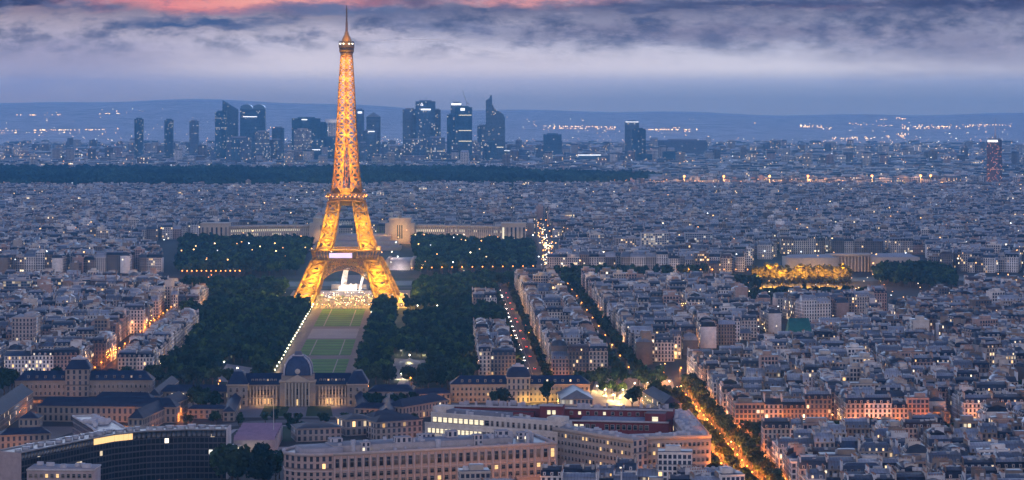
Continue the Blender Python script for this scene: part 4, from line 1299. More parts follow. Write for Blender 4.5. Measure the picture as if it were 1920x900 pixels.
for i in range(n - 1):
    for k in range(4):
        p = lerp(lerp(fp[i], fp[i + 1], (k + .5) / 4), lerp(bp[i], bp[i + 1], (k + .5) / 4), rng.uniform(.3, .7))
        mb.frusta(p[0], p[1], ROOFZ, ROOFZ + rng.uniform(1, 2.4), rng.uniform(.8, 3), rng.uniform(.8, 2), .1, tint=(.4, .42, .46))
mb.build('roof', M['zinc'], UN)
mb = MB()   # white end fin
mb.frusta(fp[0][0] + .6, (fp[0][1] + bp[0][1]) / 2, 0, ROOFZ + .8, .5, 8.2, 0, tint=(.5, .47, .47)); mb.build('end_fin', M['plaster'], UN)
# third arm, running back
A0 = P(235, 806, ROOFZ); A1 = P(150, 790, ROOFZ)
UA = thing('rear_office', 'rear arm of the curved offices with pale roof plant, beside the barracks', 'office building', (0, 0, 0))
mb = MB()
pts = [P(232, 811, ROOFZ), P(205, 795, ROOFZ), P(168, 783, ROOFZ), P(127, 784, ROOFZ), P(135, 789, ROOFZ), P(150, 798, ROOFZ), P(165, 808, ROOFZ), P(172, 816, ROOFZ)]
pts = [(x, y + 16) for x, y in pts][::-1]
ar = sum(pts[i][0] * pts[(i + 1) % 8][1] - pts[(i + 1) % 8][0] * pts[i][1] for i in range(8))
if ar < 0: pts = pts[::-1]
mb.prism(pts, 0, ROOFZ - 1, 0, 1, (.22, .22, .25), (.30, .31, .34), (0.02, .3, .4), 2.6, 8); mb.build('wall', [M['office'], M['zinc']], UA)
mb = MB()
for i in range(8):
    a, b = pts[i], pts[(i + 1) % 8]
    mb.bars([a + (ROOFZ - .8,)], [b + (ROOFZ - .8,)], .5, tint=(.6, .6, .62))
for k in range(26):
    t_ = rng.random(); c = lerp(lerp(pts[1], pts[5], rng.random()), lerp(pts[2], pts[6], rng.random()), t_)
    mb.frusta(c[0], c[1], ROOFZ - 1, ROOFZ + rng.uniform(.2, 1.8), rng.uniform(.6, 3), rng.uniform(.5, 1.5), rng.uniform(0, 3), tint=(.55, .56, .6))
mb.build('roof_plant', M['plaster'], UA)
# pink block at the very front left
x0, y0 = P(50, 883, 22); x1 = PX(176, y0)
FB = thing('front_block', 'low pinkish flat-roofed block with white parapet, at the bottom left corner', 'apartment block', ((x0 + x1) / 2, y0, 0), -.03)
Lh = (x1 - x0) / 2
mb = MB(); mb.frusta(0, 9, 0, 22, Lh, 9, 0, mats=(1, 1, 1, 1, 1), tint=(.44, .36, .36)); mb.build('wall', [M['facade'], M['plaster']], FB)
mb = MB(); mb.frusta(0, 9, 22, 22.9, Lh + .3, 9.3, 0, tint=(.6, .58, .6), ttop=(.34, .34, .37), bottom=True)
for k in range(7): mb.frusta(rng.uniform(-Lh + 2, Lh - 2), rng.uniform(4, 14), 22.9, 24.8, rng.uniform(.6, 2.2), rng.uniform(.6, 1.6), 0, tint=(.5, .5, .54))
mb.build('roof', M['plaster'], FB)
for r_ in range(6): win_row(FB, -Lh + .5, Lh - .5, 12, -.03, 2 + r_ * 3.3, 1.5, 1.9, .05)
# assembly hall with folded violet roof
x0, y0 = P(438, 824, 9); x1 = PX(515, y0); yt = P(0, 797, 9)[1]
AH = thing('assembly_hall', 'low trapezoid hall with folded violet roof beside the curved offices', 'hall', ((x0 + x1) / 2, y0, 0), .02)
Lw, Dp = (x1 - x0) / 2, yt - y0
mb = MB(); mb.frusta(0, Dp / 2, 0, 8.5, Lw, Dp / 2, 0, iy=0, tint=(.36, .32, .33)); mb.build('wall', M['plaster'], AH)
mb = MB()
n = 12
for i in range(n):
    ya, yb_ = Dp * i / n, Dp * (i + 1) / n
    za, zb = (8.6, 11.2) if i % 2 == 0 else (11.2, 8.6)
    mb.faces([(-Lw, ya, za), (Lw, ya, za), (Lw, yb_, zb), (-Lw, yb_, zb)], [[0, 1, 2, 3]], 0, (.34, .24, .33), (0, 0, .2))
mb.build('folded_roof', M['stone'], AH)
# forecourt of the hall: lit wall and box
x0, y0 = P(430, 845, 0)
LBX = thing('lit_kiosk', 'small glowing yellow glass lobby beside the folded roof hall', 'kiosk', (PX(440, y0 - 20), y0 - 20, 0))
mb = MB(); mb.frusta(0, 0, .3, 5.6, 3.6, 4, 0, tint=(1, 1, 1)); mb.build('glass_wall', M['litw'], LBX)
mb = MB(); mb.frusta(0, 0, 5.6, 6.3, 4.2, 4.6, 0, tint=(.3, .3, .33), bottom=True); mb.frusta(0, 0, 0, .3, 4, 4.4, 0, tint=(.3, .3, .3)); mb.build('roof', M['zinc'], LBX)
sheet('terrace', [P(425, 860), P(545, 860), P(548, 838), P(430, 838)], .12, 'gravel', (.40, .38, .37))
point_light((PX(465, 1440), 1440, 6), 2600, (1, .85, .5), .4, name='terrace_lamp')
point_light((PX(500, 1420), 1420, 5), 3000, (1, .45, .15), .4, name='terrace_lamp')

# low halls between the crescent and the ministry
for (p_, q_, D, he, hr, lb) in (((556, 829), (640, 826), 22, 8, 11, 'low dark hall with shallow roof behind the rounded ministry end'), ((648, 818), (700, 815), 20, 10, 13, 'grey low pavilion inside the crescent road'),
                                ((705, 826), (792, 820), 16, 11, 15, 'slate roofed range between crescent road and white stepped office'), ((700, 808), (760, 803), 14, 8, 12, 'long low shed at the right end of the crescent road')):
    a, b = P(*p_), P(*q_)
    hall('low_hall', lb, 'hall', a[0], a[1], b[0], b[1], D, he, hr, wall=(.36, .32, .30), roof=(.05, .06, .085), par=(.06, .3, .25))
mb = MB(); x, y = P(513, 838); mb.bars([(0, 0, 0)], [(0, 0, 27)], .22, r2=.1, tint=(.6, .6, .6)); tag(mb.build('flagpole', M['plaster'], None, (x, y, 0)), 'thin white flagpole standing beside the folded violet roof', 'flagpole')

# ================================================================== FRONT ROW: MINISTRIES
PINK = (.45, .345, .315)
a, b = P(625, 850, 28), P(1042, 829, 28)
ang = math.atan2(b[1] - a[1], b[0] - a[0]); L = math.dist(a, b)
MN = thing('ministry', 'long pinkish stone ministry with rounded end and regular windows, at the front', 'office building', (a[0], a[1], 0), ang)
mb = MB()
pl = [(0, 0), (L, 0), (L, 34), (-12, 34), (-21, 25), (-23, 15), (-19, 6.5), (-10, 1.2)]
mb.prism(pl[:2] + pl[2:], 0, 27, 0, 1, PINK, (.24, .25, .29), (.03, .3, .24), 4.0, 7)
mb.build('wall', [M['facade'], M['zinc']], MN)
mb = MB()
# smooth stone skin for the straight front with pilasters between bays, cornice all round
mb.faces([(0, -.25, 0), (L, -.25, 0), (L, -.25, 27), (0, -.25, 27)], [[0, 1, 2, 3]], 0, PINK, (0, 0, .2))
nb = 31
for i in range(nb + 1):
    mb.frusta(i * L / nb if 0 < i < nb else (0.5 if i == 0 else L - .5), -.45, 10, 26.2, .42, .35, 0, tint=(.50, .40, .37))
mb.build('pilasters', M['stone'], MN)
mb = MB()
for i in range(len(pl)):
    p, q = pl[i], pl[(i + 1) % len(pl)]
    mb.bars([p + (27.4,)], [q + (27.4,)], .75, tint=(.50, .44, .43))
for z in (9.6, 18.3):
    mb.bars([(0, -.4, z)], [(L, -.4, z)], .3, tint=(.5, .42, .4))
    mb.bars([pl[i] + (z,) for i in (3, 4, 5, 6, 7)], [pl[i] + (z,) for i in (4, 5, 6, 7, 0)], .3, tint=(.5, .42, .4))
mb.build('cornice', M['stone'], MN)
for r_, (z, h_) in enumerate(((11.0, 2.2), (15.0, 2.2), (20.2, 4.6))):
    for i in range(nb):
        window(MN, (i + .5) * L / nb, -.3, z, 2.0, h_, 1 if (rng.random() < .03) else 0)
mb = MB()
mb.frusta(L * .42, 17, 27, 30.5, L * .40, 9, 0, tint=(.44, .40, .40), ttop=(.26, .28, .32))
mb.frusta(-4, 15, 27, 30, 11, 9, 0, tint=(.40, .38, .42), ttop=(.3, .32, .36))
ph = mb.build('penthouse', M['plaster'], MN)
mb = MB()
for x, y, w, d, h_ in ((8, 26, 7, 5, 5.5), (42, 12, 9, 6, 6.5), (73, 22, 6, 5, 7), (84, 10, 5, 5, 6), (101, 18, 7, 6, 6.5), (20, 9, 5, 4, 5), (60, 28, 10, 3, 5), (115, 24, 6, 5, 4)):
    mb.frusta(x, y, 27, 27 + h_, w / 2, d / 2, 0, mats=(0, 0, 0, 0, 1), tint=(.54, .50, .50), ttop=(.3, .31, .35), par=(.05, rng.random(), .25), nu=max(2, w // 2.5), nw=2, nv=2)
for k in range(50):
    x, y = rng.uniform(2, L - 3), rng.uniform(2, 32)
    mb.frusta(x, y, 27, 27.8 + rng.random() * 1.2 + (3.5 if 8 < y < 26 else 0), .4 + rng.random(), .4 + rng.random(), 0, mats=(1,) * 5, tint=(.5, .5, .54))
mb.build('roof_plant', [M['facade'], M['plaster']], MN)

WHITE = (.62, .57, .52)
a, b = P(808, 775, 30), P(1052, 793, 30)
ang = math.atan2(b[1] - a[1], b[0] - a[0]); L = math.dist(a, b)
WM = thing('stepped_office', 'white stepped office with brightly lit long windows behind the pink ministry', 'office building', (a[0], a[1], 0), ang)
for z0, z1, y0, ex, nmz in ((0, 18.5, -9, 3, 'lower_tier'), (18.5, 24.5, -4.5, 1.5, 'middle_tier'), (24.5, 30, 0, 0, 'upper_tier')):
    mb = MB()
    mb.frusta((L - ex) / 2, (y0 + 14) / 2, z0, z1, (L + ex) / 2, (14 - y0) / 2, 0, tint=WHITE, ttop=(.4, .4, .42))
    mb.frusta((L - ex) / 2, y0 + .1, z1, z1 + .9, (L + ex) / 2 + .1, .2, 0, tint=(.66, .62, .58))
    tr = mb.build(nmz, M['plaster'], WM)
    n = {0: 36, 18.5: 30, 24.5: 24}[z0]
    for i in range(n):
        x = -ex / 2 + 1 + (L - 2 + ex / 2) * (i + .5) / n
        if z0 == 0:
            window(tr, x, y0 - .02, 14.8, 1.1, 1.6, 0)
        elif z0 == 18.5:
            window(tr, x, y0 - .02, 19.4, 2.0 if i < 14 else 1.3, 2.6, 2 if i < 13 else 0)
        else:
            window(tr, x, y0 - .02, 25.3, 2.6 if i < 11 else 1.4, 2.8, 2 if i < 10 else 0)
mb = MB()
mb.frusta(L * .3, 8, 30, 32.2, L * .26, 4.5, 0, tint=(.2, .22, .27)); mb.frusta(4, 8, 30, 34, 4.5, 5, 0, tint=WHITE); mb.frusta(L - 6, 8, 30, 32.5, 5, 4, 0, tint=WHITE)
for k in range(24): mb.frusta(rng.uniform(2, L - 2), rng.uniform(2, 12), 30, 31.5 + rng.random(), .5 + rng.random(), .6, 0, tint=(.5, .5, .54))
mb.build('roof_plant', M['plaster'], WM)
for x in (6, 16, 26, 36):
    point_light((x, -13, 20.5), 420, (1, .85, .55), .6, WM, name='facade_lamp')

CREAM = (.47, .39, .33)
def office_wing(label, p, q, D, h, rows, cols, rowh, z00, roof_t=(.30, .31, .35), litp=.04, wall=CREAM, ww=1.4, wh=1.9, grp='cream wings of the brick office courtyard'):
    L = math.dist(p, q); ang = math.atan2(q[1] - p[1], q[0] - p[0])
    r = thing('office_wing', label, 'office building', (p[0], p[1], 0), ang, grp)
    mb = MB(); mb.frusta(L / 2, D / 2, 0, h, L / 2, D / 2, 0, mats=(1, 0, 0, 0, 1), tint=wall, par=(.04, rng.random(), .25), nu=max(2, L // 3.2), nw=max(2, D // 3.2), nv=max(2, h // 3.6), ttop=roof_t)
    mb.frusta(L / 2, -.15, h - 1.2, h + .8, L / 2 + .15, .35, 0, mats=(1,) * 5, tint=np.array(wall) * 1.12, bottom=True)
    mb.build('wall', [M['facade'], M['stone']], r)
    for k in range(rows): win_row(r, .8, L - .8, cols, -.03, z00 + k * rowh, ww, wh, litp)
    mb = MB()
    mb.frusta(L / 2, D * .6, h, h + 1.0, L / 2 - 1, D * .3, 0, tint=(.36, .38, .42))
    for k in range(int(L / 3.5)): mb.frusta(rng.uniform(1, L - 1), rng.uniform(2, D - 1), h, h + 1.4 + rng.random(), .6 + rng.random(), .5 + rng.random(), 0, tint=(.52, .53, .57))
    mb.build('roof_plant', M['plaster'], r)
    return r
pa, pb, pc, pd = P(1037, 803, 27), P(1186, 826, 27), P(1333, 817.5, 27), P(1290, 768, 27)
office_wing('cream stone wing with two rows of small windows receding from the white stepped office', pa, pb, 12, 27, 4, 22, 4.2, 10.2)
office_wing('cream corner wing with dark window bands facing the front, beside the orange avenue', (pb[0] + .4, pb[1] + 8), pc, 12, 27, 4, 17, 4.4, 8.6)
office_wing('side wing with white roof plant and blue skylights running along the orange avenue', (pc[0] - .5, pc[1] + 12.5), (pd[0], pd[1]), 13, 26.5, 4, 30, 4.2, 9.5, (.45, .47, .52))
BRICK = (.20, .045, .050)
p, q = P(842, 764, 30), P(1262, 773, 30)
L = math.dist(p, q); ang = math.atan2(q[1] - p[1], q[0] - p[0])
BO = thing('brick_office', 'dark red brick office with lit stair windows in the courtyard behind cream wings', 'office building', (p[0], p[1], 0), ang)
mb = MB()
mb.frusta(L / 2, 6, 0, 31, L / 2, 6, 0, tint=BRICK, ttop=(.10, .08, .09)); mb.frusta(L * .72, -7, 0, 25.5, L * .27, 7, 0, tint=BRICK, ttop=(.12, .09, .10))
mb.frusta(L * .47, -4, 0, 33.5, 7, 5, 0, tint=BRICK, ttop=(.2, .17, .18)); mb.frusta(L * .24, -3, 0, 29, 20, 4, 0, tint=BRICK, ttop=(.12, .09, .10))
mb.frusta(L * .93, -5, 0, 30.5, 6, 7, 0, tint=BRICK, ttop=(.2, .18, .2))
mb.build('wall', M['brick'], BO)
mb = MB()
for x0_, x1_, y_, z_ in ((0, L, -.3, 31.1), (L * .45, L * .99, -14.3, 25.7), (L * .42, L * .52, -9.3, 33.7)):
    mb.bars([(x0_, y_, z_)], [(x1_, y_, z_)], .5, tint=(.52, .5, .54))
for k in range(40): mb.frusta(rng.uniform(2, L - 2), rng.uniform(1, 11), 31, 32 + rng.random() * 2, .5 + rng.random() * 1.5, .6, 0, tint=(.42, .42, .47))
mb.frusta(L * .76, -7, 25.5, 27.6, L * .16, 4.5, 0, iy=4, ix=1, tint=(.25, .30, .38))
mb.build('roof_trim', M['plaster'], BO)
for k in range(3): window(BO, L * .47 - 1.4, -9.05, 20 + 4.2 * k, 2.0, 2.4, 2); window(BO, L * .47 + 1.6, -9.05, 20 + 4.2 * k, 2.0, 2.4, 2)
for k in range(5): window(BO, L * .56 + k * 3.4, -14.05, 21.0, 2.2, 2.6, 2 if k in (0, 1, 2) else 0)
for k in range(8): window(BO, L * .72 + k * 3.4, -14.05, 21.0, 2.0, 2.6, 0)
for k in range(9): window(BO, L * .1 + k * 4.2, -7.05, 25.5, 3.0, 2.0, 2 if k in (0, 1, 2, 4) else 0)
for k in range(10): window(BO, L * .55 + k * 5.0, -.05, 27.5, 1.6, 1.8, 2 if k in (1, 4) else 0)
for k in range(2): window(BO, L * .93, -12.05, 22 + 4 * k, 3.4, 2.6, 2)
# glass hall by the plaza
x0, y0 = P(1052, 770, 0); x1 = PX(1112, y0)
GH = thing('market_hall', 'hall with pale blue-grey ridged metal roof behind the brick offices', 'hall', ((x0 + x1) / 2, y0, 0), .05)
Lh = (x1 - x0)
mb = MB(); mb.frusta(0, 20, 0, 8, Lh / 2, 20, 0, mats=(0, 0, 0, 0, 1), tint=(.4, .38, .33), par=(.3, .3, .35), nu=8, nw=12, nv=2); mb.build('wall', [M['office'], M['plaster']], GH)
mb = MB()
hx, hy = Lh / 2 + .4, 20.4
V = [(-hx, 20 - hy, 8), (hx, 20 - hy, 8), (hx, 20 + hy, 8), (-hx, 20 + hy, 8), (0, 20 - hy + 4, 14), (0, 20 + hy - 4, 14)]
mb.faces(V, [[1, 2, 5, 4], [3, 0, 4, 5]], 0, (.22, .28, .32), (0, 0, .2), [(0, 0), (40, 0), (40, 10), (0, 10)] * 2); mb.faces(V, [[0, 1, 4], [2, 3, 5]], 0, (.22, .28, .32), (0, 0, .2))
mb.build('roof', M['zinc'], GH)

# ================================================================== PALACE BEYOND THE TOWER
TY = 3560.0
def pal(px): return PX(px, TY)
PSTONE = (.50, .42, .33)
for side, (c0, c1, e0, e1, lb) in enumerate((((580, 632, 380, 432), (722, 777, 940, 986))[i] + (('stone palace wing with dark colonnade and lit windows left of the tower', 'golden lit palace pavilion with long curved colonnade right of the tower')[i],) for i in (0, 1))):
    cx0, cx1 = pal(c0), pal(c1)
    PW = thing('palace_wing', lb, 'palace', ((cx0 + cx1) / 2, TY, 0), 0, 'twin palace wings beyond the river')
    hw_ = (cx1 - cx0) / 2
    mb = MB()
    mb.frusta(0, 18, 0, 37, hw_ * .72, 18, 0, tint=PSTONE); mb.frusta(0, 18, 0, 31, hw_, 16, 0, tint=PSTONE, ttop=(.3, .31, .33))
    mb.frusta(0, 18, 37, 38.2, hw_ * .76, 18.6, 0, tint=(.55, .48, .4), bottom=True); mb.frusta(0, 12, 38.2, 42, 2.2, 6, 0, tint=(.3, .26, .2))
    pv = mb.build('pavilion', M['stone'], PW)
    for k in range(3): window(pv, (k - 1) * 3.2, -.1, 8, 1.7, 20, 0)
    # curved wing to the end block, bowing towards the garden
    ex = (pal(e0) + pal(e1)) / 2 - (cx0 + cx1) / 2
    sgn = -1 if ex < 0 else 1
    pts = []
    for i in range(15):
        t_ = i / 14.0
        pts.append((sgn * hw_ + (ex - sgn * (pal(e1) - pal(e0)) / 2 - sgn * hw_) * t_, 18 + 14 * math.sin(t_ * math.pi * .5) - 46 * t_ ** 2))
    mb = MB()
    for i in range(14):
        a_, b_ = (pts[i], pts[i + 1]) if sgn > 0 else (pts[i + 1], pts[i])
        L = math.dist(a_, b_)
        d_ = Vector((b_[0] - a_[0], b_[1] - a_[1])).normalized()
        nx, ny = -d_.y * 16, d_.x * 16
        z1 = 27.0
        mb.faces([a_ + (0,), b_ + (0,), b_ + (z1,), a_ + (z1,), (a_[0] + nx, a_[1] + ny, 0), (b_[0] + nx, b_[1] + ny, 0), (b_[0] + nx, b_[1] + ny, z1), (a_[0] + nx, a_[1] + ny, z1)],
                 [[0, 1, 2, 3], [5, 4, 7, 6]], 0, (.30, .27, .25), (0, 0, .2))
        mb.faces([a_ + (z1,), b_ + (z1,), (b_[0] + nx, b_[1] + ny, z1), (a_[0] + nx, a_[1] + ny, z1)], [[0, 1, 2, 3]], 0, (.28, .29, .32), (0, 0, .2))
        for k in range(3):
            p = lerp(a_, b_, (k + .5) / 3)
            mb.frusta(p[0] + d_.y * .7, p[1] - d_.x * .7, 3, 23.5, 1.0, .7, math.atan2(d_.y, d_.x), tint=(.52, .45, .38))
        mb.bars([(a_[0] + d_.y, a_[1] - d_.x, 25.5)], [(b_[0] + d_.y, b_[1] - d_.x, 25.5)], 1.7, tint=(.48, .42, .36))
    wg = mb.build('curved_wing', M['stone'], PW)
    for i in range(14):
        a_, b_ = (pts[i], pts[i + 1]) if sgn > 0 else (pts[i + 1], pts[i])
        d_ = Vector((b_[0] - a_[0], b_[1] - a_[1])).normalized()
        for k in range(3):
            p = lerp(a_, b_, (k + 1) / 3)
            for z in ((12, 18) if side == 0 else (6, 17)):
                lit_ = (side == 0 and z == 18 and 1 < i) or (side == 0 and rng.random() < .5 and i > 1) or (side == 1 and z == 17 and rng.random() < .4) or (side == 1 and i < 4)
                window(wg, p[0] + d_.y * .15, p[1] - d_.x * .15, z, 2.6, 3.4, 2 if lit_ else 0, math.atan2(d_.y, d_.x))
    ew = (pal(e1) - pal(e0)) / 2
    yE = pts[-1][1] - 10
    mb = MB(); mb.frusta(ex, yE + 16, 0, 31, ew, 18, 0, tint=PSTONE, ttop=(.3, .31, .33)); mb.frusta(ex, yE + 16, 31, 32, ew + .6, 18.6, 0, tint=(.55, .48, .4), bottom=True)
    eb = mb.build('end_block', M['stone'], PW)
    for k in range(6): window(eb, ex - ew + (k + .5) * 2 * ew / 6, yE - 2.1, 5, 2.6, 21, 2 if (side == 1 and k == 0) else 0)
    if side == 1:
        for x in (-10, 0, 10): point_light((x, -24, 26), 17000, (1, .52, .13), 1.2, PW, name='facade_lamp')
        for x in (-14, 14): point_light((x, -22, 8), 14000, (1, .48, .12), 1.2, PW, name='facade_lamp')
        for i in range(1, 14, 2): point_light((pts[i][0], pts[i][1] - 12, 6), 3000, (1, .62, .3), 1.2, PW, name='facade_lamp')
        for k in (-1, 1): point_light((ex + k * 9, yE - 14, 6), 3500, (1, .75, .5), 1.2, PW, name='facade_lamp')
    else:
        for x in (-8, 14): point_light((x, -12, 12), 9000, (1, .48, .15), 1.2, PW, name='facade_lamp')
        for i in range(4, 14, 3): point_light((pts[i][0], pts[i][1] - 14, 6), 700, (1, .7, .4), 1.2, PW, name='facade_lamp')
# terrace and fountain basin between the wings
mb = MB()
tcx = pal(677)
for (z0, z1, hw_, y0, y1) in ((0, 14, 45, TY - 60, TY + 30), (0, 9, 60, TY - 110, TY - 60), (0, 4.5, 66, TY - 160, TY - 110)):
    mb.frusta(tcx, (y0 + y1) / 2, z0, z1, hw_, (y1 - y0) / 2, 0, tint=(.46, .38, .34), ttop=(.42, .35, .32))
tag(mb.build('terrace_steps', M['stone']), 'broad pale stone terrace steps between the two palace wings', 'terrace')
FY = 2690.0
FT = thing('fountain', 'floodlit white water jets spraying under the tower arch', 'fountain', (PX(652, FY), FY, 0))
FT.scale = (.55, .28, .8)
mb = MB(); mb.frusta(0, 0, 0, 1.2, 34, 60, 0, tint=(.5, .45, .42), ttop=(.3, .33, .36)); mb.frusta(0, 75, 0, 7, 36, 14, 0, tint=(.55, .5, .48)); mb.build('basin', M['stone'], FT)
def jet(x0, y0, x1, zt, n=9, r0=.8, r1=2.0):
    mb = MB(); A, B, R = [], [], []
    pr = None
    for i in range(n + 1):
        t_ = i / n
        p = (x0 + (x1 - x0) * t_, y0, 1 + zt * math.sin(t_ * math.pi * .62) / 1.0)
        if pr: A.append(pr); B.append(p); R.append(r0 + (r1 - r0) * t_)
        pr = p
    mb.bars(A, B, R, tint=(.8, .8, .82)); return mb.build('water_jet', M['spray'], FT)
for s_ in range(5): jet(-14 + s_ * 2.2, -14 + s_ * 9, -2 + s_ * 1.2, 30, r0=1.2, r1=1.4)
for s_ in range(4): jet(24 + s_, -14 + s_ * 9, 36 + s_, 22, r0=1.0, r1=1.2)
for k in range(7): jet(-16 + k * 5.5, -22, -15 + k * 5.5, 5 + 6 * rng.random(), r0=1.2, r1=1.6)
mb = MB(); mb.frusta(0, -24, 0, 2.5, 24, 1, 0); 
for x in (-20, -4, 12, 28): point_light((x, -46, 5), 9900, (1, .88, .74), 1.5, FT, name='fountain_lamp')
for x in (-10, 10): point_light((x, 50, 14), 6300, (1, .80, .66), 1.5, FT, name='fountain_lamp')
# bright stair to the right of the tower leg
x, y = P(748, 508)
point_light((x, y + 5, 9), 12000, (1, .85, .8), 1.5, name='stair_lamp'); point_light((x - 12, y + 70, 20), 12000, (1, .75, .65), 1.5, name='stair_lamp')
mb = MB(); mb.frusta(x, y + 60, 0, 11, 13, 45, 0, iy=10, tint=(.6, .54, .52)); mb.frusta(x + 16, y + 60, 0, 12, 2, 46, 0, tint=(.42, .33, .28)); mb.frusta(x - 16, y + 60, 0, 12, 2, 46, 0, tint=(.42, .33, .28))
tag(mb.build('water_stair', M['stone']), 'bright white cascade stair between stone walls right of the tower leg', 'stair')

# museum by the lit trees
x0, x1 = P(1485, 512)[0], P(1722, 512)[0]; yM = 2965.0
x0, x1 = PX(1478, yM), PX(1722, yM)
MU = thing('museum', 'pale columned museum with broad flat roofs behind the golden lit trees', 'museum', ((x0 + x1) / 2, yM, 0), .10)
Lh = (x1 - x0) / 2
mb = MB()
mb.frusta(-Lh * .62, 22, 0, 19, Lh * .38, 20, 0, tint=(.47, .41, .35), ttop=(.34, .35, .39)); mb.frusta(Lh * .66, 10, 0, 20, Lh * .34, 24, 0, tint=(.47, .41, .35), ttop=(.34, .35, .39)); mb.frusta(Lh * .02, 34, 0, 22, Lh * .34, 8, 0, tint=(.42, .34, .28), ttop=(.32, .33, .36))
mb.frusta(-Lh * .62, 22, 19, 21.5, Lh * .34, 17, 0, iy=9, ix=3, tint=(.36, .38, .42)); mb.frusta(Lh * .66, 10, 20, 23, Lh * .29, 20, 0, iy=11, ix=4, tint=(.36, .38, .42))
mb.build('wall', M['stone'], MU)
mb = MB()
for x in np.linspace(-Lh * .28, Lh * .30, 12): mb.lathe([(1.2, 0), (1.1, 10), (1.0, 19.5)], 8, x, 20, tint=(.5, .43, .37))
mb.frusta(Lh * .01, 21, 19.5, 22.5, Lh * .31, 3, 0, tint=(.5, .43, .37), bottom=True)
mb.build('colonnade', M['stone'], MU)
for k in range(8): window(MU, Lh * .40 + k * Lh * .065, -14.1, 4, 2.2, 12, 0)

# ================================================================== HOTEL TOWER (far right)
yH = 5748.0
x0, x1 = PX(1847, yH), PX(1882, yH)
HT = thing('hotel_tower', 'tall slim hotel tower with red lit windows and roof mast at far right', 'tower', ((x0 + x1) / 2, yH, 0), -.22)
mb = MB(); mb.frusta(0, 0, 0, 118, 18.5, 11, 0, ix=1.2, iy=.6, mats=(0, 1, 0, 1, 1), tint=(.085, .06, .065), par=(.20, .37, .26), nu=14, nw=4, nv=34); mb.build('body', [M['hotel'], M['plaster']], HT)
mb = MB(); mb.frusta(0, 0, 118, 121, 14, 8.5, 0, tint=(.25, .24, .26))
for k in range(5): mb.bars([(-10 + k * 5, 0, 121)], [(-10 + k * 5, 0, 130 + 5 * rng.random())], .35, tint=(.3, .28, .3))
rf = mb.build('roof', M['plaster'], HT)
mb = MB(); mb.bars([(2, 0, 121)], [(2, 0, 172)], .9, r2=.35, tint=(.4, .36, .38)); mb.build('mast', M['darkmetal'], HT)
mb = MB(); mb.frusta(-4, -11.0, 112.5, 117.5, 12, .5, 0); mb.build('sign', M['sign'], HT)
x, y = P(1868, 384, 12)
CV = thing('exhibition_hall', 'white sweeping curved hall roofs near the right edge before the hotel tower', 'hall', (x, y, 0), .05)
for k, (dx_, w, d) in enumerate(((-38, 34, 20), (0, 24, 16), (44, 34, 18))):
    mb = MB()
    for i in range(8):
        t0, t1 = i / 8, (i + 1) / 8
        z0, z1 = 11 + 5 * (2 * t0 - 1) ** 2, 11 + 5 * (2 * t1 - 1) ** 2
        mb.faces([(dx_ - w / 2 + w * t0, -d / 2, z0), (dx_ - w / 2 + w * t1, -d / 2, z1), (dx_ - w / 2 + w * t1, d / 2, z1), (dx_ - w / 2 + w * t0, d / 2, z0)], [[0, 1, 2, 3]], 0, (.7, .72, .76), (0, 0, .2))
    mb.build('curved_roof', M['stone'], CV)
mb = MB(); mb.frusta(0, 0, 0, 10.5, 56, 8, 0, tint=(.4, .4, .42)); mb.build('wall', M['plaster'], CV)

# ================================================================== BUSINESS DISTRICT TOWERS
DY = 7700.0
MPP = DY / F
def dz_(py): return H - (py - YH) * MPP
GLB = (.08, .16, .25); GLD = (.03, .09, .15); GRY = (.20, .21, .24); CONC = (.30, .27, .27)
def skytower(px0, px1, pyt, label, tint=GLB, lit=.10, hw=.36, dep=26, shape='flat', dy=0.0, rot=0.0, nfl=None, mat='office', sign=None, name='office_tower', cat='tower', group='towers of the far business district', taper=0.0):
    Y = DY + dy
    k = Y / F
    x0, x1 = (px0 - 960) * k, (px1 - 960) * k
    h = H - (pyt - YH) * k
    w = (x1 - x0) / 2
    r = thing(name, label, cat, ((x0 + x1) / 2, Y, 0), rot, group)
    seed = rng.random(); lit = lit * .55
    nv = nfl or max(3, round(h / 4.4)); nu = max(2, round(2 * w / 4.0))
    mb = MB()
    if shape == 'slant':
        h2 = h - sign_drop.get(label, 28)
        V = [(-w, 0, 0), (w, 0, 0), (w, dep, 0), (-w, dep, 0), (-w, 0, h), (w, 0, h2), (w, dep, h2), (-w, dep, h)]
        mb.faces(V, [[0, 1, 5, 4], [1, 2, 6, 5], [2, 3, 7, 6], [3, 0, 4, 7]], 0, tint, (lit, seed, hw), [(0, 0), (nu, 0), (nu, nv * .8), (0, nv)] * 4); mb.faces(V, [[4, 5, 6, 7]], 1, np.array(tint) * 1.5, (0, 0, .2))
    else:
        mb.frusta(0, dep / 2, 0, h, w, dep / 2, 0, ix=taper, mats=(0, 0, 0, 0, 1), tint=tint, ttop=np.array(tint) * 1.4 + .03, par=(lit, seed, hw), nu=nu, nw=max(2, round(dep / 4)), nv=nv)
    mb.build('body', [M[mat], M['plaster']], r)
    if shape in ('flat',) and h > 70:
        mb = MB(); mb.frusta(0, dep / 2, h, h + 4, w * .6, dep * .3, 0, tint=np.array(tint) * 1.2 + .02); mb.build('roof_plant', M['plaster'], r)
    if shape == 'pyramid':
        mb = MB(); mb.frusta(0, dep / 2, h, h + 15, w, dep / 2, 0, ix=w, iy=dep / 2, tint=tint); mb.build('pyramid_roof', M['slate'], r)
    if sign:
        sx_, sz_, sw_, sh_ = sign
        mb = MB(); mb.frusta(sx_ * w, -.6, h * sz_ - sh_, h * sz_, sw_ * w, .5, 0, bottom=True); mb.build('sign', M['sign'], r)
    return r, w, h, dep
sign_drop = {}
L1 = 'slim dark glass tower with knife-sharp slanted top among the distant towers'
sign_drop[L1] = 30
r1, *_ = skytower(417, 445, 188, L1, GLB, .05, .42, 30, 'slant')
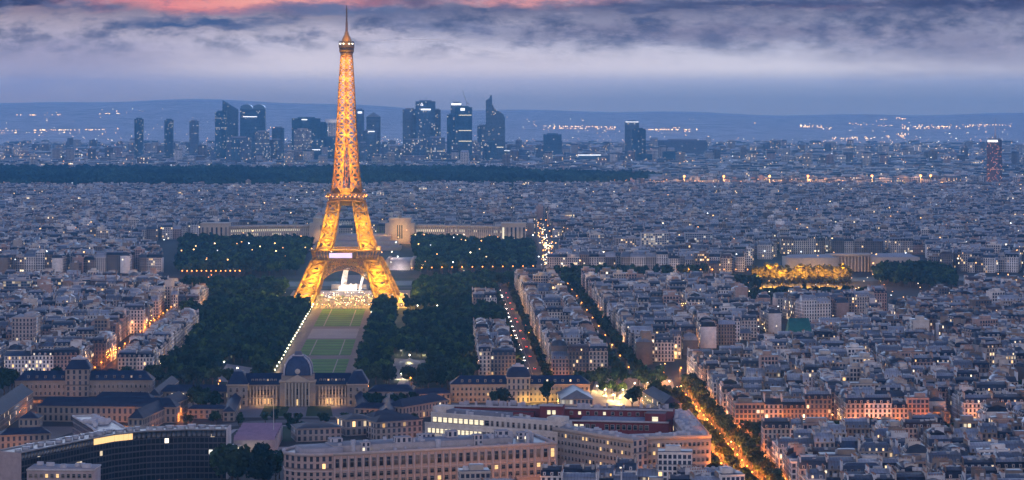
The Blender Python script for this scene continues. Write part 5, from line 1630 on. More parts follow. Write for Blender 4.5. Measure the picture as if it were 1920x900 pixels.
mb = MB(); mb.frusta(-24.2 + 14, -.4, 40, 178, .5, .3, 0, tint=(.4, .45, .5)); mb.build('corner_strip', M['plaster'], r1)
skytower(403, 424, 210, 'dark slab dotted with lit flats in front of the slanted tower', GLD, .26, .26, 22, dy=-120, mat='office')
for (a_, b_, t_) in ((450, 474, 0), (473, 497, 0)): pass
r2, w, h, dep = skytower(450, 497, 205, 'wide blue glass tower with two rounded tops left of the iron tower', GLB, .05, .44, 30, 'twin')
mb = MB()
for c in (-w / 2, w / 2):
    n = 8; V = []
    for i in range(n + 1):
        t_ = math.pi * i / n
        V += [(c - w / 2 * math.cos(t_), 0, h + 16 * math.sin(t_) ** .7), (c - w / 2 * math.cos(t_), dep, h + 16 * math.sin(t_) ** .7)]
    mb.faces(V, [[2 * i, 2 * i + 2, 2 * i + 3, 2 * i + 1] for i in range(n)], 0, (.08, .12, .17), (0, 0, .2))
    for o_ in (0, 1): mb.faces(V, [[2 * i + o_ for i in range(n + 1)]], 0, GLB, (0, 0, .2))
mb.build('rounded_crown', M['glass'], r2)
mb = MB(); mb.frusta(-w * .2, -.5, h - 25, h - 22.5, w * .55, .4, 0, bottom=True); mb.build('sign', M['sign'], r2)
skytower(478, 504, 247, 'grey block of flats covered with lit windows below the two-topped tower', GRY, .42, .30, 20, dy=-220, mat='office', name='apartment_tower')
skytower(510, 532, 240, 'plain mid blue glass box right of the two-topped tower', (.10, .13, .17), .01, .48, 24, dy=-60)
r3, w, h, dep = skytower(547, 600, 222, 'dark blue broad office block with sign strip, left of the white arch', GLD, .02, .46, 34, sign=(-.1, .985, .2, 3.0))
skytower(596, 614, 231, 'lower dark glass block touching the right side of a broad dark block', GLD, .03, .46, 30, dy=20)
skytower(551, 583, 243, 'concrete residential tower with evenly scattered lit windows before a dark office block', CONC, .40, .28, 20, dy=-250, name='apartment_tower')
skytower(600, 636, 258, 'low dark glass office with lit strips beside the left edge of the iron tower', GLD, .12, .46, 24, dy=-150)
skytower(578, 603, 280, 'dark teal cube with lit roof strip near the foot of the towers', (.02, .06, .08), .06, .46, 22, dy=-320, sign=(.0, 1.0, .8, 2.4))
skytower(603, 614, 276, 'narrow pale concrete stair tower beside the dark teal cube', (.36, .34, .34), .02, .2, 16, dy=-320)
skytower(537, 578, 292, 'pale horizontal banded low office below the residential tower', (.36, .37, .42), .05, .5, 20, dy=-340)
# hollow white arch building
ARY = DY + 260
k_ = ARY / F
xa0, xa1 = (610 - 960) * k_, (648 - 960) * k_
ARC = thing('arch_building', 'white hollow cube arch, floodlit, half hidden by the iron tower', 'office building', ((xa0 + xa1) / 2, ARY, 0), .1, None)
wA = (xa1 - xa0) / 2; hA = H - (223 - YH) * k_
mb = MB()
for s_ in (-1, 1): mb.frusta(s_ * (wA - 5), 20, 0, hA, 5, 20, 0, tint=(.72, .7, .7))
mb.frusta(0, 20, hA - 12, hA + .2, wA + .2, 20.2, 0, tint=(.74, .72, .72), bottom=True)
mb.build('frame', M['plaster'], ARC)
mb = MB(); mb.frusta(0, 30, 30, hA - 12, wA - 5, 1, 0, mats=(0, 0, 0, 0, 0), tint=(.5, .46, .5), par=(.2, .4, .2), nu=8, nw=1, nv=24, bottom=True); mb.build('inner_wall', M['office'], ARC)
point_light((0, -40, hA - 30), 60000, (1, .88, .85), 3, ARC, name='facade_lamp')
skytower(666, 682, 206, 'slim grey blue tower with lit sign just right of the iron tower', (.12, .14, .19), .03, .4, 24, sign=(.1, .97, .5, 6))
skytower(687, 713, 219, 'pale grey banded tower with pyramid roof right of the iron tower', (.26, .27, .31), .03, .5, 26, 'pyramid', dy=90)
skytower(680, 705, 245, 'grey blue box with one lit strip under the pyramid-topped tower', (.16, .19, .24), .04, .48, 24, dy=-120, sign=(.3, .99, .5, 2.6))
skytower(673, 688, 268, 'small pale blue office cut by the right edge of the iron tower', (.22, .24, .3), .08, .48, 20, dy=-200)
r4, w, h, dep = skytower(755, 780, 205, 'grey left wing slab of the big stepped cruciform tower', (.18, .19, .23), .05, .40, 40)
r4, w, h, dep = skytower(779, 816, 190, 'tallest stepped blue tower with triangular lit emblem and rows of lit floors', (.11, .17, .26), .16, .42, 36, dy=-20, sign=(.05, .885, .5, 4.5))
mb = MB()
zz = h - 9
mb.bars([(w * -.35 - 4, -.6, zz - 4), (w * -.35 + 4, -.6, zz - 4), (w * -.35, -.6, zz + 4)], [(w * -.35 + 4, -.6, zz - 4), (w * -.35, -.6, zz + 4), (w * -.35 - 4, -.6, zz - 4)], .7)
mb.build('emblem', M['sign'], r4)
mb = MB(); mb.bars([(2, dep / 2, h)], [(2, dep / 2, h + 16)], .6, tint=(.1, .1, .12)); mb.build('mast', M['darkmetal'], r4)
skytower(814, 826, 206, 'narrow grey right wing slab of the big stepped cruciform tower', (.16, .18, .22), .16, .42, 40)
skytower(757, 800, 262, 'low lit office at the foot of the stepped cruciform tower', (.20, .21, .25), .30, .46, 24, dy=-240)
skytower(800, 834, 258, 'pale blue office with gold lit flats right of the stepped tower foot', (.22, .24, .30), .24, .40, 24, dy=-200)
skytower(752, 798, 292, 'low pinkish concrete office in front of the stepped tower', (.40, .34, .35), .06, .4, 18, dy=-420)
skytower(845, 866, 193, 'grey cylindrical topped tower with lit crown behind the dark banded tower', (.16, .18, .23), .06, .4, 26, dy=60, sign=(0, .995, .9, 6))
skytower(838, 859, 215, 'blue glass shoulder block left of the dark banded tower', (.05, .10, .16), .07, .44, 30, dy=10)
r5, w, h, dep = skytower(853, 885, 201, 'dark blue glass tower with three lit bands, topped by a crane', (.02, .09, .16), .012, .47, 34, dy=-60, sign=(-.1, .985, .25, 8))
mb = MB()
for z_ in (h * .86, h * .60, h * .42): mb.frusta(w * .2, -.45, z_, z_ + 2.2, w * .75, .35, 0, bottom=True)
mb.build('lit_band', M['litw'], r5)
xw = r5.location.x
CR = thing('tower_crane', 'thin lattice crane jib leaning up from the dark banded tower', 'crane', (xw + 10, DY - 40, h), 0)
mb = MB(); mb.bars([(0, 0, 0)], [(0, 0, 16)], .9, tint=(.3, .28, .28)); mb.build('mast', M['darkmetal'], CR)
mb = MB(); mb.bars([(0, 0, 14)], [(-14, 0, 56)], .9, r2=.5, tint=(.3, .28, .28)); mb.bars([(0, 0, 14)], [(9, 0, 9)], 1.1, tint=(.3, .28, .28)); mb.build('jib', M['darkmetal'], CR)
# curved tower with a blade-like spire
k_ = DY / F
T1 = thing('spire_tower', 'blue grey tower sweeping up to a blade-like spire, right of the business towers', 'tower', ((925 - 960) * k_, DY, 0), 0, 'towers of the far business district')
def q_(px, py): return ((px - 925) * k_, dz_(py))
out_ = [(903, 312), (947, 312), (947, 222), (944, 215), (938, 210), (931, 207), (926, 202), (923, 194), (922, 178), (919, 179), (918, 184), (911, 188), (911, 233), (903, 236)]
pts = [q_(*p) for p in out_]
mb = MB()
n = len(pts)
for i in range(n):
    a_, b_ = pts[i], pts[(i + 1) % n]
    mb.faces([(a_[0], 0, a_[1]), (b_[0], 0, b_[1]), (b_[0], 34, b_[1]), (a_[0], 34, a_[1])], [[0, 3, 2, 1]], 1, (.10, .14, .2), (0, 0, .2))
fq = [(p[0], 0, p[1]) for p in pts]
mb.faces(fq, [list(range(n))], 0, (.15, .21, .30), (.035, .3, .44), [((p[0] + 40) / 4.0, p[2] / 4.2) for p in fq])
bq = [(p[0], 34, p[1]) for p in pts][::-1]
mb.faces(bq, [list(range(n))], 1, (.11, .15, .21), (0, 0, .2))
mb.build('body', [M['office'], M['plaster']], T1)
mb = MB(); c0, c1 = q_(903, 276), q_(944, 274); mb.frusta((c0[0] + c1[0]) / 2, -.4, c0[1] - 1.2, c0[1] + 1.2, (c1[0] - c0[0]) / 2, .4, 0, bottom=True); mb.build('lit_band', M['litw'], T1)
mb = MB(); c0 = q_(920, 293); mb.frusta(c0[0], -.5, c0[1] - 3, c0[1] + 3, 11, .4, 0, bottom=True); mb.build('sign', M['sign'], T1)
skytower(895, 911, 236, 'grey blue side block with lit flats left of the spire tower', (.17, .18, .24), .22, .34, 24, dy=60)
skytower(944, 975, 282, 'low dark teal slab right of the spire tower', (.05, .10, .13), .06, .48, 22, dy=-100, sign=(0, 1, .9, 1.5))
skytower(1019, 1053, 252, 'square blue tower with darker half, standing alone right of the spire tower', (.07, .13, .21), .02, .42, 34)
skytower(1004, 1018, 285, 'small grey office left of the lone square blue tower', (.2, .21, .26), .05, .4, 20, dy=-80)
skytower(1172, 1198, 228, 'tall pale topped slab of the dark pair right of centre', (.13, .16, .22), .06, .40, 28, group='dark pair of towers right of the business district', sign=(0, 1.0, .95, 2))
skytower(1184, 1211, 242, 'lower dark slab of the dark pair, with lit windows', (.02, .04, .075), .15, .30, 28, dy=-160, group='dark pair of towers right of the business district')
skytower(1193, 1223, 289, 'dark box office at the foot of the dark pair', (.015, .045, .07), .02, .44, 24, dy=-420)
skytower(1243, 1280, 284, 'dark teal cube office standing right of the dark pair', (.012, .045, .065), .01, .46, 30, dy=-300)
skytower(1082, 1128, 290, 'low dark office with white lit roof edge between two far towers', (.05, .09, .12), .06, .48, 22, dy=-260, sign=(0, 1.0, .95, 2.4))
skytower(1234, 1326, 263, 'very wide hazy concrete slab behind the dark teal cube', (.16, .15, .19), .05, .34, 26, dy=500)
skytower(252, 268, 223, 'lone dark residential tower, leftmost of three on the left horizon', (.03, .05, .08), .22, .30, 20, dy=100, name='apartment_tower', group='three lone towers on the left')
skytower(308, 324, 225, 'lone dark residential tower, middle of three on the left horizon', (.03, .05, .08), .24, .30, 20, dy=100, name='apartment_tower', group='three lone towers on the left')
skytower(355, 372, 227, 'paler hazy residential tower, rightmost of three on the left horizon', (.17, .18, .22), .04, .30, 20, dy=400, name='apartment_tower', group='three lone towers on the left')
for k, (a_, b_, t_, lb) in enumerate(((430, 452, 262, 'grey mid-rise office left of the lit residential block'), (505, 530, 262, 'grey mid-rise office right of the lit residential block'), (640, 668, 270, 'mid-rise office behind the iron tower shaft'),
                                     (712, 750, 278, 'hazy low office left of the stepped cruciform tower'), (886, 902, 270, 'mid-rise office between dark banded tower and spire tower'), (960, 990, 292, 'pale low office right of the teal slab'),
                                     (425, 470, 258, 'white lit roofed low office below the slanted tower'), (1128, 1170, 292, 'long low lit office left of the dark pair'), (700, 730, 290, 'pinkish low office near the foot of the pyramid-topped tower'))):
    skytower(a_, b_, t_, lb, (.2, .21, .26), .18, .4, 20, dy=-150 - 30 * k)

for k in range(34):
    a_ = rng.uniform(385, 985); t_ = rng.uniform(258, 298)
    if 612 < a_ < 690 and t_ < 270: continue
    skytower(a_, a_ + rng.uniform(9, 30), t_, 'blue grey mid-rise office packed between the far business towers', [(.14, .19, .27), (.20, .22, .28), (.06, .13, .19), (.30, .28, .31)][k % 4], float(rng.uniform(.05, .4)), float(rng.choice([.3, .4, .48])), 18, dy=float(rng.uniform(-350, 250)), name='office_block', cat='office block', group='mid-rise offices between the far towers')

# ================================================================== MODERN SLABS ON THE LEFT, OTHER NAMED BLOCKS
def slab(px0, px1, pyt, pyb, label, tint, lit, hw, D=14, rot=0.0, mat='office', top=(.3, .31, .34), nfl=None, flip=False, group=None):
    Y = F * H / (pyb - YH)
    k = Y / F
    x0, x1 = (px0 - 960) * k, (px1 - 960) * k; h = H - (pyt - YH) * k
    r = thing('housing_slab', label, 'apartment block', ((x0 + x1) / 2, Y, 0), rot, group)
    mb = MB()
    w = (x1 - x0) / 2
    mb.frusta(0, D / 2, 0, h, w, D / 2, 0, mats=((0, 0, 0, 1, 1) if not flip else (1, 0, 0, 0, 1)), tint=tint, ttop=top, par=(lit, rng.random(), hw), nu=max(2, round(2 * w / 3)), nw=max(2, round(D / 3)), nv=nfl or max(3, round(h / 3)))
    mb.build('wall', [M[mat], M['plaster']], r)
    mb = MB(); mb.frusta(0, D / 2, h, h + .8, w + .1, D / 2 + .1, 0, tint=np.array(tint) * 1.1, ttop=top); mb.frusta(w * .3, D / 2, h + .8, h + 3.4, w * .3, D * .3, 0, tint=(.4, .4, .43)); mb.build('roof', M['plaster'], r)
    return r
slab(120, 150, 530, 572, 'white gable block with blank end wall at the left, before striped balconies', (.55, .52, .53), .03, .4, 60, -.32, flip=True)
slab(150, 190, 524, 570, 'modern slab with white balcony stripes at far left', (.50, .47, .46), .06, .5, 14, .25, 'office')
slab(86, 120, 523, 568, 'bluish glass slab with two lit windows at far left', (.10, .13, .17), .10, .44, 14)
slab(56, 86, 528, 572, 'grey lit stairwell tower at far left between glass slabs', (.36, .33, .34), .16, .36, 14)
slab(0, 56, 527, 575, 'long grey slab with rows of lit windows at the left edge', (.24, .24, .27), .12, .44, 14)
slab(22, 62, 597, 690, 'tall curved-fronted apartment block with dark mansard tiers at the left', (.44, .37, .33), .08, .24, 30, 0, 'facade')
slab(1203, 1254, 438, 492, 'white office block with rows of lit windows above the riverside trees', (.56, .53, .50), .42, .36, 20, .05, group=None)
slab(1285, 1336, 438, 482, 'pale grid-fronted office right of the lit white office block', (.45, .45, .48), .10, .40, 20)
slab(1155, 1203, 448, 488, 'stone office block left of the lit white office block', (.42, .37, .34), .12, .26, 20, 0, 'facade')
slab(165, 215, 393, 415, 'wide white office with lit rows in the left distance', (.56, .55, .56), .20, .5, 18)
slab(240, 308, 352, 366, 'long white apartment slab at the edge of the dark wood', (.55, .53, .55), .12, .5, 18)
slab(405, 430, 352, 366, 'short white apartment block at the edge of the dark wood', (.55, .53, .55), .12, .5, 18)
slab(1530, 1560, 610, 640, 'plain block behind the green copper roof', (.4, .36, .33), .05, .24, 14, 0, 'facade')
a, b = P(1478, 668), P(1524, 668)
hall('church_hall', 'hall under a steep green copper roof amid grey rooftops', 'hall', a[0], a[1], b[0], b[1], 26, 15, 31, wall=(.2, .2, .2), roof=(.05, .21, .17), hip=2)
for (px_, py_, z, w) in ((100, 700, 0, 0),):
    pass

# ================================================================== TREES
def leaf_crown(seed, R, Hc, n, size, lobes):
    r = np.random.default_rng(seed)
    mb = MB()
    cs = []
    for i in range(lobes):
        th = r.uniform(0, 2 * math.pi); q = r.uniform(.2, .62) * R; zz = r.uniform(.25, .8) * Hc
        cs.append((q * math.cos(th), q * math.sin(th), zz, r.uniform(.34, .55) * R, r.uniform(.7, 1.35)))
    k = r.integers(0, lobes, n)
    c = np.array(cs)[k]
    d = r.normal(size=(n, 3)); d /= np.linalg.norm(d, axis=1, keepdims=True)
    rad = r.uniform(.55, 1.08, n)[:, None]
    p = c[:, :3] + d * rad * c[:, 3:4] * np.array([1, 1, .8])
    nrm = d + r.normal(size=(n, 3)) * .55; nrm /= np.linalg.norm(nrm, axis=1, keepdims=True)
    t = np.cross(nrm, r.normal(size=(n, 3))); t /= np.linalg.norm(t, axis=1, keepdims=True)
    b = np.cross(nrm, t)
    s = (size * r.uniform(.6, 1.3, n))[:, None]
    V = np.stack([p - t * s - b * s * .8, p + t * s - b * s * .8, p + t * s + b * s * .8, p - t * s + b * s * .8], 1)
    hue = r.uniform(.6, 1.45, n) * c[:, 4]
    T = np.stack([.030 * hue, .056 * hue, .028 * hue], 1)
    return V, T
def crown_mb(V, T, mult=(1, 1, 1)):
    mb = MB(); n = len(V)
    mb.faces(V.reshape(-1, 3), np.arange(4 * n).reshape(n, 4), 0, T * np.array(mult), (0, 0, .2)); return mb
def trunk_mb(h, r):
    mb = MB()
    mb.bars([(0, 0, 0), (0, 0, h * .55)], [(0, 0, h * .55), (.2, .1, h)], [r, r * .75], r2=[r * .75, r * .4], tint=(.10, .08, .06))
    for k in range(4):
        th = k * 1.6 + .4
        mb.bars([(0, 0, h * .6)], [(math.cos(th) * h * .32, math.sin(th) * h * .32, h * 1.0)], [r * .42], r2=[r * .15], tint=(.10, .08, .06))
    return mb
PROTO = []
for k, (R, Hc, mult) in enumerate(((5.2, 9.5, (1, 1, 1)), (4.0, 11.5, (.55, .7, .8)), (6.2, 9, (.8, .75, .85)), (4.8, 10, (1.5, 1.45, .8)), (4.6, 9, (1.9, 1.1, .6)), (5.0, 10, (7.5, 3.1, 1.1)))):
    V, T = leaf_crown(100 + k, R, Hc, 620, .62, 11)
    V = V + np.array([0, 0, 3.2])
    root = thing('tree', 'dense dark tree standing in the park grove', 'tree', (0, 0, -500))
    crown_mb(V, T, mult).build('crown', M['leaf'], root); trunk_mb(6.2, .32).build('trunk', M['bark'], root)
    PROTO.append(root)
TREES = []   # (x, y, scale, proto, priority label, group)
def scatter(poly, spacing, label, group, prio, smin=.8, smax=1.25, excl=(), protos=(0, 1, 2, 3)):
    xs = [p[0] for p in poly]; ys = [p[1] for p in poly]
    n = int((max(xs) - min(xs)) * (max(ys) - min(ys)) / spacing ** 2)
    gx_ = np.arange(min(xs), max(xs), spacing); gy_ = np.arange(min(ys), max(ys), spacing)
    for x in gx_:
        for y in gy_:
            p = (x + rng.uniform(-.45, .45) * spacing, y + rng.uniform(-.45, .45) * spacing)
            if inside(p, poly) and not any(inside(p, e) for e in excl) and rng.random() < .93:
                TREES.append((p[0], p[1], rng.uniform(smin, smax), int(rng.choice(protos)), label, group, prio))
def rowtrees(b, a0_, a1_, step, label, group, prio, smin=.75, smax=1.05, protos=(0, 1, 2, 4), gap=.9):
    for a_ in np.arange(a0_, a1_, step):
        if rng.random() < gap:
            p = W(b + rng.uniform(-1, 1), a_ + rng.uniform(-2, 2)); TREES.append((p[0], p[1], rng.uniform(smin, smax), int(rng.choice(protos)), label, group, prio))
CLEAR = [[P(725, 714), P(805, 714), P(805, 674), P(735, 668)], [P(730, 738), P(785, 738), P(795, 705), P(740, 700)], [P(400, 718), P(475, 722), P(478, 688), P(420, 680)],
         [P(760, 600), P(835, 600), P(835, 582), P(765, 582)], [P(738, 640), P(760, 640), P(760, 560), P(740, 560)], [W(-272, 2420), W(-230, 2420), W(-230, 2545), W(-272, 2545)], [W(36, 2400), W(68, 2400), W(68, 2480), W(36, 2480)],
         [W(LC - 36, 1790), W(LC + 34, 1790), W(LC + 34, 2480), W(LC - 36, 2480)], [W(LC - 70, 2470), W(LC + 70, 2470), W(LC + 70, 2700), W(LC - 70, 2700)]]
for (p, lb, gp) in (([W(-126, 1800), W(-126, 2480), W(-165, 2500), W(-165, 2700), W(-258, 2700), W(-246, 2240), W(-212, 2235), W(-212, 1800)], 'dark tree in the dense grove left of the striped lawns', 'trees of the left park grove'),
                    ([W(-58, 1800), W(-58, 2480), W(-20, 2500), W(-20, 2700), W(64, 2840), W(64, 2140), W(32, 2140), W(32, 1800)], 'dark tree in the dense grove right of the striped lawns', 'trees of the right park grove')):
    scatter(p, 9.6, lb, gp, 1, excl=CLEAR)
for s_, lb in ((-36, 'clipped tree in the row along the left promenade'), (36, 'clipped tree in the row along the right promenade')):
    rowtrees(LC + s_, 1815, 2460, 8.5, lb, 'promenade trees', 0, .6, .8)
for b_, lb in ((69, 'street tree on the left kerb of the headlight avenue'), (87, 'street tree on the right kerb of the headlight avenue')):
    rowtrees(b_, 1790, 2850, 13, lb, 'trees of the headlight avenue', 1, .6, .85)
for b_, lb in ((143, 'dark street tree on the left side of the tree-lined avenue'), (159, 'dark street tree on the right side of the tree-lined avenue')):
    rowtrees(b_, 1800, 2850, 8.5, lb, 'trees of the tree-lined avenue', 0, .75, 1.05)
for b_, lb in ((158.5, 'street tree on the left kerb of the orange avenue'), (187, 'street tree on the right kerb of the orange avenue')):
    rowtrees(b_, 1200, 1720, 9, lb, 'trees of the orange avenue', 0, .9, 1.2, (0, 1, 4))
rowtrees(173, 1200, 1715, 12, 'tree on the middle strip of the orange avenue', 'middle trees of the orange avenue', 0, .75, 1.0, (0, 1, 4), gap=.8)
def clump(pts, lb, gp, prio=0, s=1.1, protos=(0, 1, 2), jit=5):
    for (px_, py_) in pts:
        x, y = P(px_, py_); TREES.append((x + rng.uniform(-jit, jit), y + rng.uniform(-jit, jit), s * rng.uniform(.9, 1.15), int(rng.choice(protos)), lb, gp, prio))
clump([(420 + i * 13, 905 + 9 * (i % 3)) for i in range(6)], 'tall dark tree beside the white end fin of the curved offices', 'trees at the bottom beside the curved offices', s=1.7)
clump([(490 + i * 12, 900 + 10 * (i % 2)) for i in range(5)], 'dark tree by the orange lamp left of the rounded ministry end', 'trees at the bottom beside the ministry', s=1.3)
clump([(360 + i * 26, 799 - 3 * (i % 2)) for i in range(17)], 'small round tree along the crescent road', 'small trees of the crescent road', s=.62)
clump([(548 + i * 9, 818) for i in range(3)], 'dark tree beside the low hall behind the rounded ministry end', 'trees by the low hall', s=.8)
clump([(1026, 762)], 'lone round dark tree before the golden lit wall', None, s=1.35, jit=0)
clump([(930, 762), (948, 765)], 'dark tree left of the lone round tree before the golden wing', 'pair of trees before the golden wing', s=.9, jit=1)
clump([(350 + i * 12, 768 + 8 * (i % 2)) for i in range(6)], 'dark courtyard tree left of the domed palace', 'trees in the court left of the dome', s=1.1)
clump([(700 + i * 13, 770 + 6 * (i % 2)) for i in range(7)], 'dark courtyard tree right of the domed palace', 'trees in the court right of the dome', s=1.0)
clump([(770 + i * 11, 726 + 5 * (i % 3)) for i in range(8)], 'broad bushy tree between the bandstand and the golden wing', 'bushy trees behind the golden wing', s=1.25)
clump([(1095 + i * 12, 722 + 7 * (i % 2)) for i in range(14)], 'dark tree along the near edge of the bright crossing', 'trees around the bright crossing', s=1.0)
clump([(1130, 742), (1146, 738), (1160, 745), (1172, 740)], 'yellow-green lamp lit tree at the bright crossing', 'lamp lit trees at the bright crossing', s=.8, protos=(3,), jit=2)
clump([(1190, 770), (1200, 760)], 'round dark tree in front of the bright crossing', 'round trees in front of the crossing', s=1.1, jit=2)
clump([(1245 + i * 9, 760 + i * 5) for i in range(5)], 'reddish tree at the top of the orange avenue', 'reddish trees at the head of the avenue', s=1.1, protos=(4, 2))
clump([(1280 + 10 * i, 742 - 6 * i) for i in range(5)], 'dark tree at the mouth of the diagonal avenue', 'trees at the mouth of the diagonal avenue', s=1.1)
clump([(1570 + 16 * i, 818) for i in range(6)], 'small dark tree before the orange lit side street facades', 'trees of the side street', s=.8)
clump([(30 + 22 * i, 728 + 4 * (i % 2)) for i in range(12)], 'dark tree behind the school range on the left', 'trees behind the left school range', s=1.1)
clump([(10, 735), (0, 745), (22, 742)], 'dark tree by orange lights at the left edge', 'trees at the left edge', s=1.2)
scatter([W(200, 1440), W(330, 1440), W(338, 1518), W(200, 1520)], 10.5, 'dark garden tree before the orange lit side street facades', 'garden trees before the side street', 1, .6, .95, excl=[quad(212, 252, 1478, 1502), quad(268, 312, 1466, 1490)])
# beyond the tower: garden slopes, quays
for (p, lb, gp) in (([P(335, 517), P(555, 517), P(585, 462), P(340, 460)], 'dark garden tree below the left palace wing', 'garden trees left of the tower'),
                    ([P(785, 517), P(1000, 510), P(1000, 468), P(775, 458)], 'dark garden tree below the right palace wing', 'garden trees right of the tower')):
    scatter(p, 11.5, lb, gp, 3, 1.0, 1.5)
scatter([W(-290, 2700), W(-170, 2690), W(-165, 2745), W(-290, 2735)], 9, 'dark riverside tree left of the tower', 'riverside trees', 2)
scatter([W(-10, 2700), W(60, 2745), W(165, 2705), W(370, 2670), W(370, 2742), W(60, 2800), W(-10, 2745)], 9.5, 'riverside tree in the line right of the tower', 'riverside trees', 2, .9, 1.3)
scatter([W(140, 2865), W(335, 2878), W(335, 2905), W(140, 2890)], 10, 'tree on the far quay', 'far quay trees', 3, .9, 1.3)
scatter([W(-900, 2690), W(-330, 2680), W(-330, 2725), W(-900, 2730)], 9.5, 'riverside tree at the far left', 'riverside trees', 3, .9, 1.3)
scatter([P(1638, 535), P(1790, 545), P(1790, 518), P(1650, 508)], 10, 'dark tree right of the golden lit trees', 'dark trees right of the museum', 2, 1.0, 1.4)
GOLDT = []
n0 = len(TREES)
for row_ in range(3):
    for i in range(15):
        px_ = 1418 + i * 12.0 + rng.uniform(-3, 3); py_ = 533 - row_ * 5
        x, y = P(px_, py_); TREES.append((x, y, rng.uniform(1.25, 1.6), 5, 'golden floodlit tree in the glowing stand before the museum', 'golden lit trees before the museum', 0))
for row_ in range(2):
    for i in range(24):
        x, y = P(1406 + i * 9.4 + rng.uniform(-3, 3), 557 + row_ * 13); TREES.append((x, y, rng.uniform(.7, 1.05), int(rng.choice((0, 1, 2))), 'dark tree in the belt between the rooftops and the golden trees', 'dark belt before the golden trees', 0))
for i in range(18):
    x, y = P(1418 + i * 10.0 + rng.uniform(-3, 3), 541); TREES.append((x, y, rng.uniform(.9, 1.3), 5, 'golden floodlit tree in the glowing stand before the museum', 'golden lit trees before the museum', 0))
for i in range(5):
    x, y = P(1425 + i * 34, 537); point_light((x, y - 16, 9), 170000, (1, .50, .08), 1.0, name='tree_lamp')
    x, y = P(1440 + i * 34, 524); point_light((x, y - 2, 5), 110000, (1, .50, .08), 1.0, name='tree_lamp')
# town trees scattered in courts
for i in range(240):
    b_ = BL[int(rng.integers(0, MID_END))]
    TREES.append((b_[0] + rng.uniform(-22, 22), b_[1] + rng.uniform(-22, 22), rng.uniform(.7, 1.1), int(rng.integers(0, 4)), 'courtyard tree among the town houses', 'courtyard trees', 9))
def tvis(t):
    px_ = 960 + F * t[0] / t[1]; py_ = YH + F * (H - 14 * t[2]) / t[1]
    return -10 < px_ < 1930 and py_ < 900
vis = [t for t in TREES if tvis(t) and t[6] < 9]
vis.sort(key=lambda t: (t[1] - 500 * (t[6] == 0)) / t[2])
NIND = 292
used = set()
for t in vis[:NIND]:
    r_ = dup_tree(PROTO[t[3]], (t[0], t[1], 0), rng.uniform(0, 6.28), (t[2], t[2], t[2] * rng.uniform(.9, 1.15)))
    r_['label'] = t[4]
    if t[5]: r_['group'] = t[5]
    used.add(id(t))
for pr in PROTO:
    for ch in list(pr.children): bpy.data.objects.remove(ch)
    bpy.data.objects.remove(pr)
rest = [t for t in TREES if id(t) not in used]
mb = MB()
LOW = [leaf_crown(300 + k, R, Hc, 190, 1.0, 9) for k, (R, Hc) in enumerate(((5.2, 9.5), (4.0, 11.5), (6.2, 9), (4.8, 10), (4.6, 9), (5.0, 10)))]
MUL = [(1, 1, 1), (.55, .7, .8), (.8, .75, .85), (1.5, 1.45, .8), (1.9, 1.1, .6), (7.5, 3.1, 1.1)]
for k in range(6):
    tt = [t for t in rest if t[3] == k]
    if not tt: continue
    V, T = LOW[k]
    xs = np.array([t[0] for t in tt]); ys = np.array([t[1] for t in tt]); ss = np.array([t[2] for t in tt]); an = rng.uniform(0, 6.28, len(tt))
    c, s = np.cos(an)[:, None, None] * ss[:, None, None], np.sin(an)[:, None, None] * ss[:, None, None]
    VX = V[None, :, :, 0] * c - V[None, :, :, 1] * s + xs[:, None, None]
    VY = V[None, :, :, 0] * s + V[None, :, :, 1] * c + ys[:, None, None]
    VZ = (V[None, :, :, 2] + 3.2) * ss[:, None, None]
    VV = np.stack([VX, VY, VZ], 3).reshape(-1, 3)
    jt = rng.uniform(.75, 1.3, (len(tt), 1, 1))
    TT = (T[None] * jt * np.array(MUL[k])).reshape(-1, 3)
    mb.faces(VV, np.arange(len(VV)).reshape(-1, 4), 0, TT, (0, 0, .2))
    mb.frusta(xs, ys, 0, 6.5 * ss, .35, .35, 0, ix=.1, iy=.1, mats=(1,) * 5, tint=(.1, .08, .06))
tag(mb.build('trees', [M['leaf'], M['bark']]), kind='stuff')
print('trees', len(TREES), 'individual', min(NIND, len(vis)))
# the far wood: one mass of crowns
mb = MB()
n = 12000
xy = []
while len(xy) < n:
    p = (rng.uniform(-1900, 430), rng.uniform(5420, 6950))
    q_ = (p[0] + 60 * math.sin(p[1] / 130.0), p[1] + 75 * math.sin(p[0] / 170.0) + 40 * math.sin(p[0] / 61.0))
    if inside(q_, WOOD): xy.append(p)
xy = np.array(xy)
V, T = leaf_crown(900, 9.0, 9.0, 22, 3.4, 5)
an = rng.uniform(0, 6.28, n)[:, None, None]; sc_ = rng.uniform(.55, 1.5, n)[:, None, None]
VX = (V[None, :, :, 0] * np.cos(an) - V[None, :, :, 1] * np.sin(an)) * sc_ + xy[:, 0][:, None, None]
VY = (V[None, :, :, 0] * np.sin(an) + V[None, :, :, 1] * np.cos(an)) * sc_ + xy[:, 1][:, None, None]
VZ = (V[None, :, :, 2] + 8) * sc_
VV = np.stack([VX, VY, VZ + 0 * VX], 3).reshape(-1, 3)
pt_ = .75 + .35 * np.sin(xy[:, 0] / 95.0 + 1.7 * np.sin(xy[:, 1] / 140.0)) + .25 * np.sin(xy[:, 0] / 37.0 + xy[:, 1] / 210.0)
TT = (T[None] * rng.uniform(.5, 1.5, (n, 1, 1)) * pt_[:, None, None]).reshape(-1, 3)
mb.faces(VV, np.arange(len(VV)).reshape(-1, 4), 0, TT, (0, 0, .2))
tag(mb.build('wood', [M['leaf']]), kind='stuff')

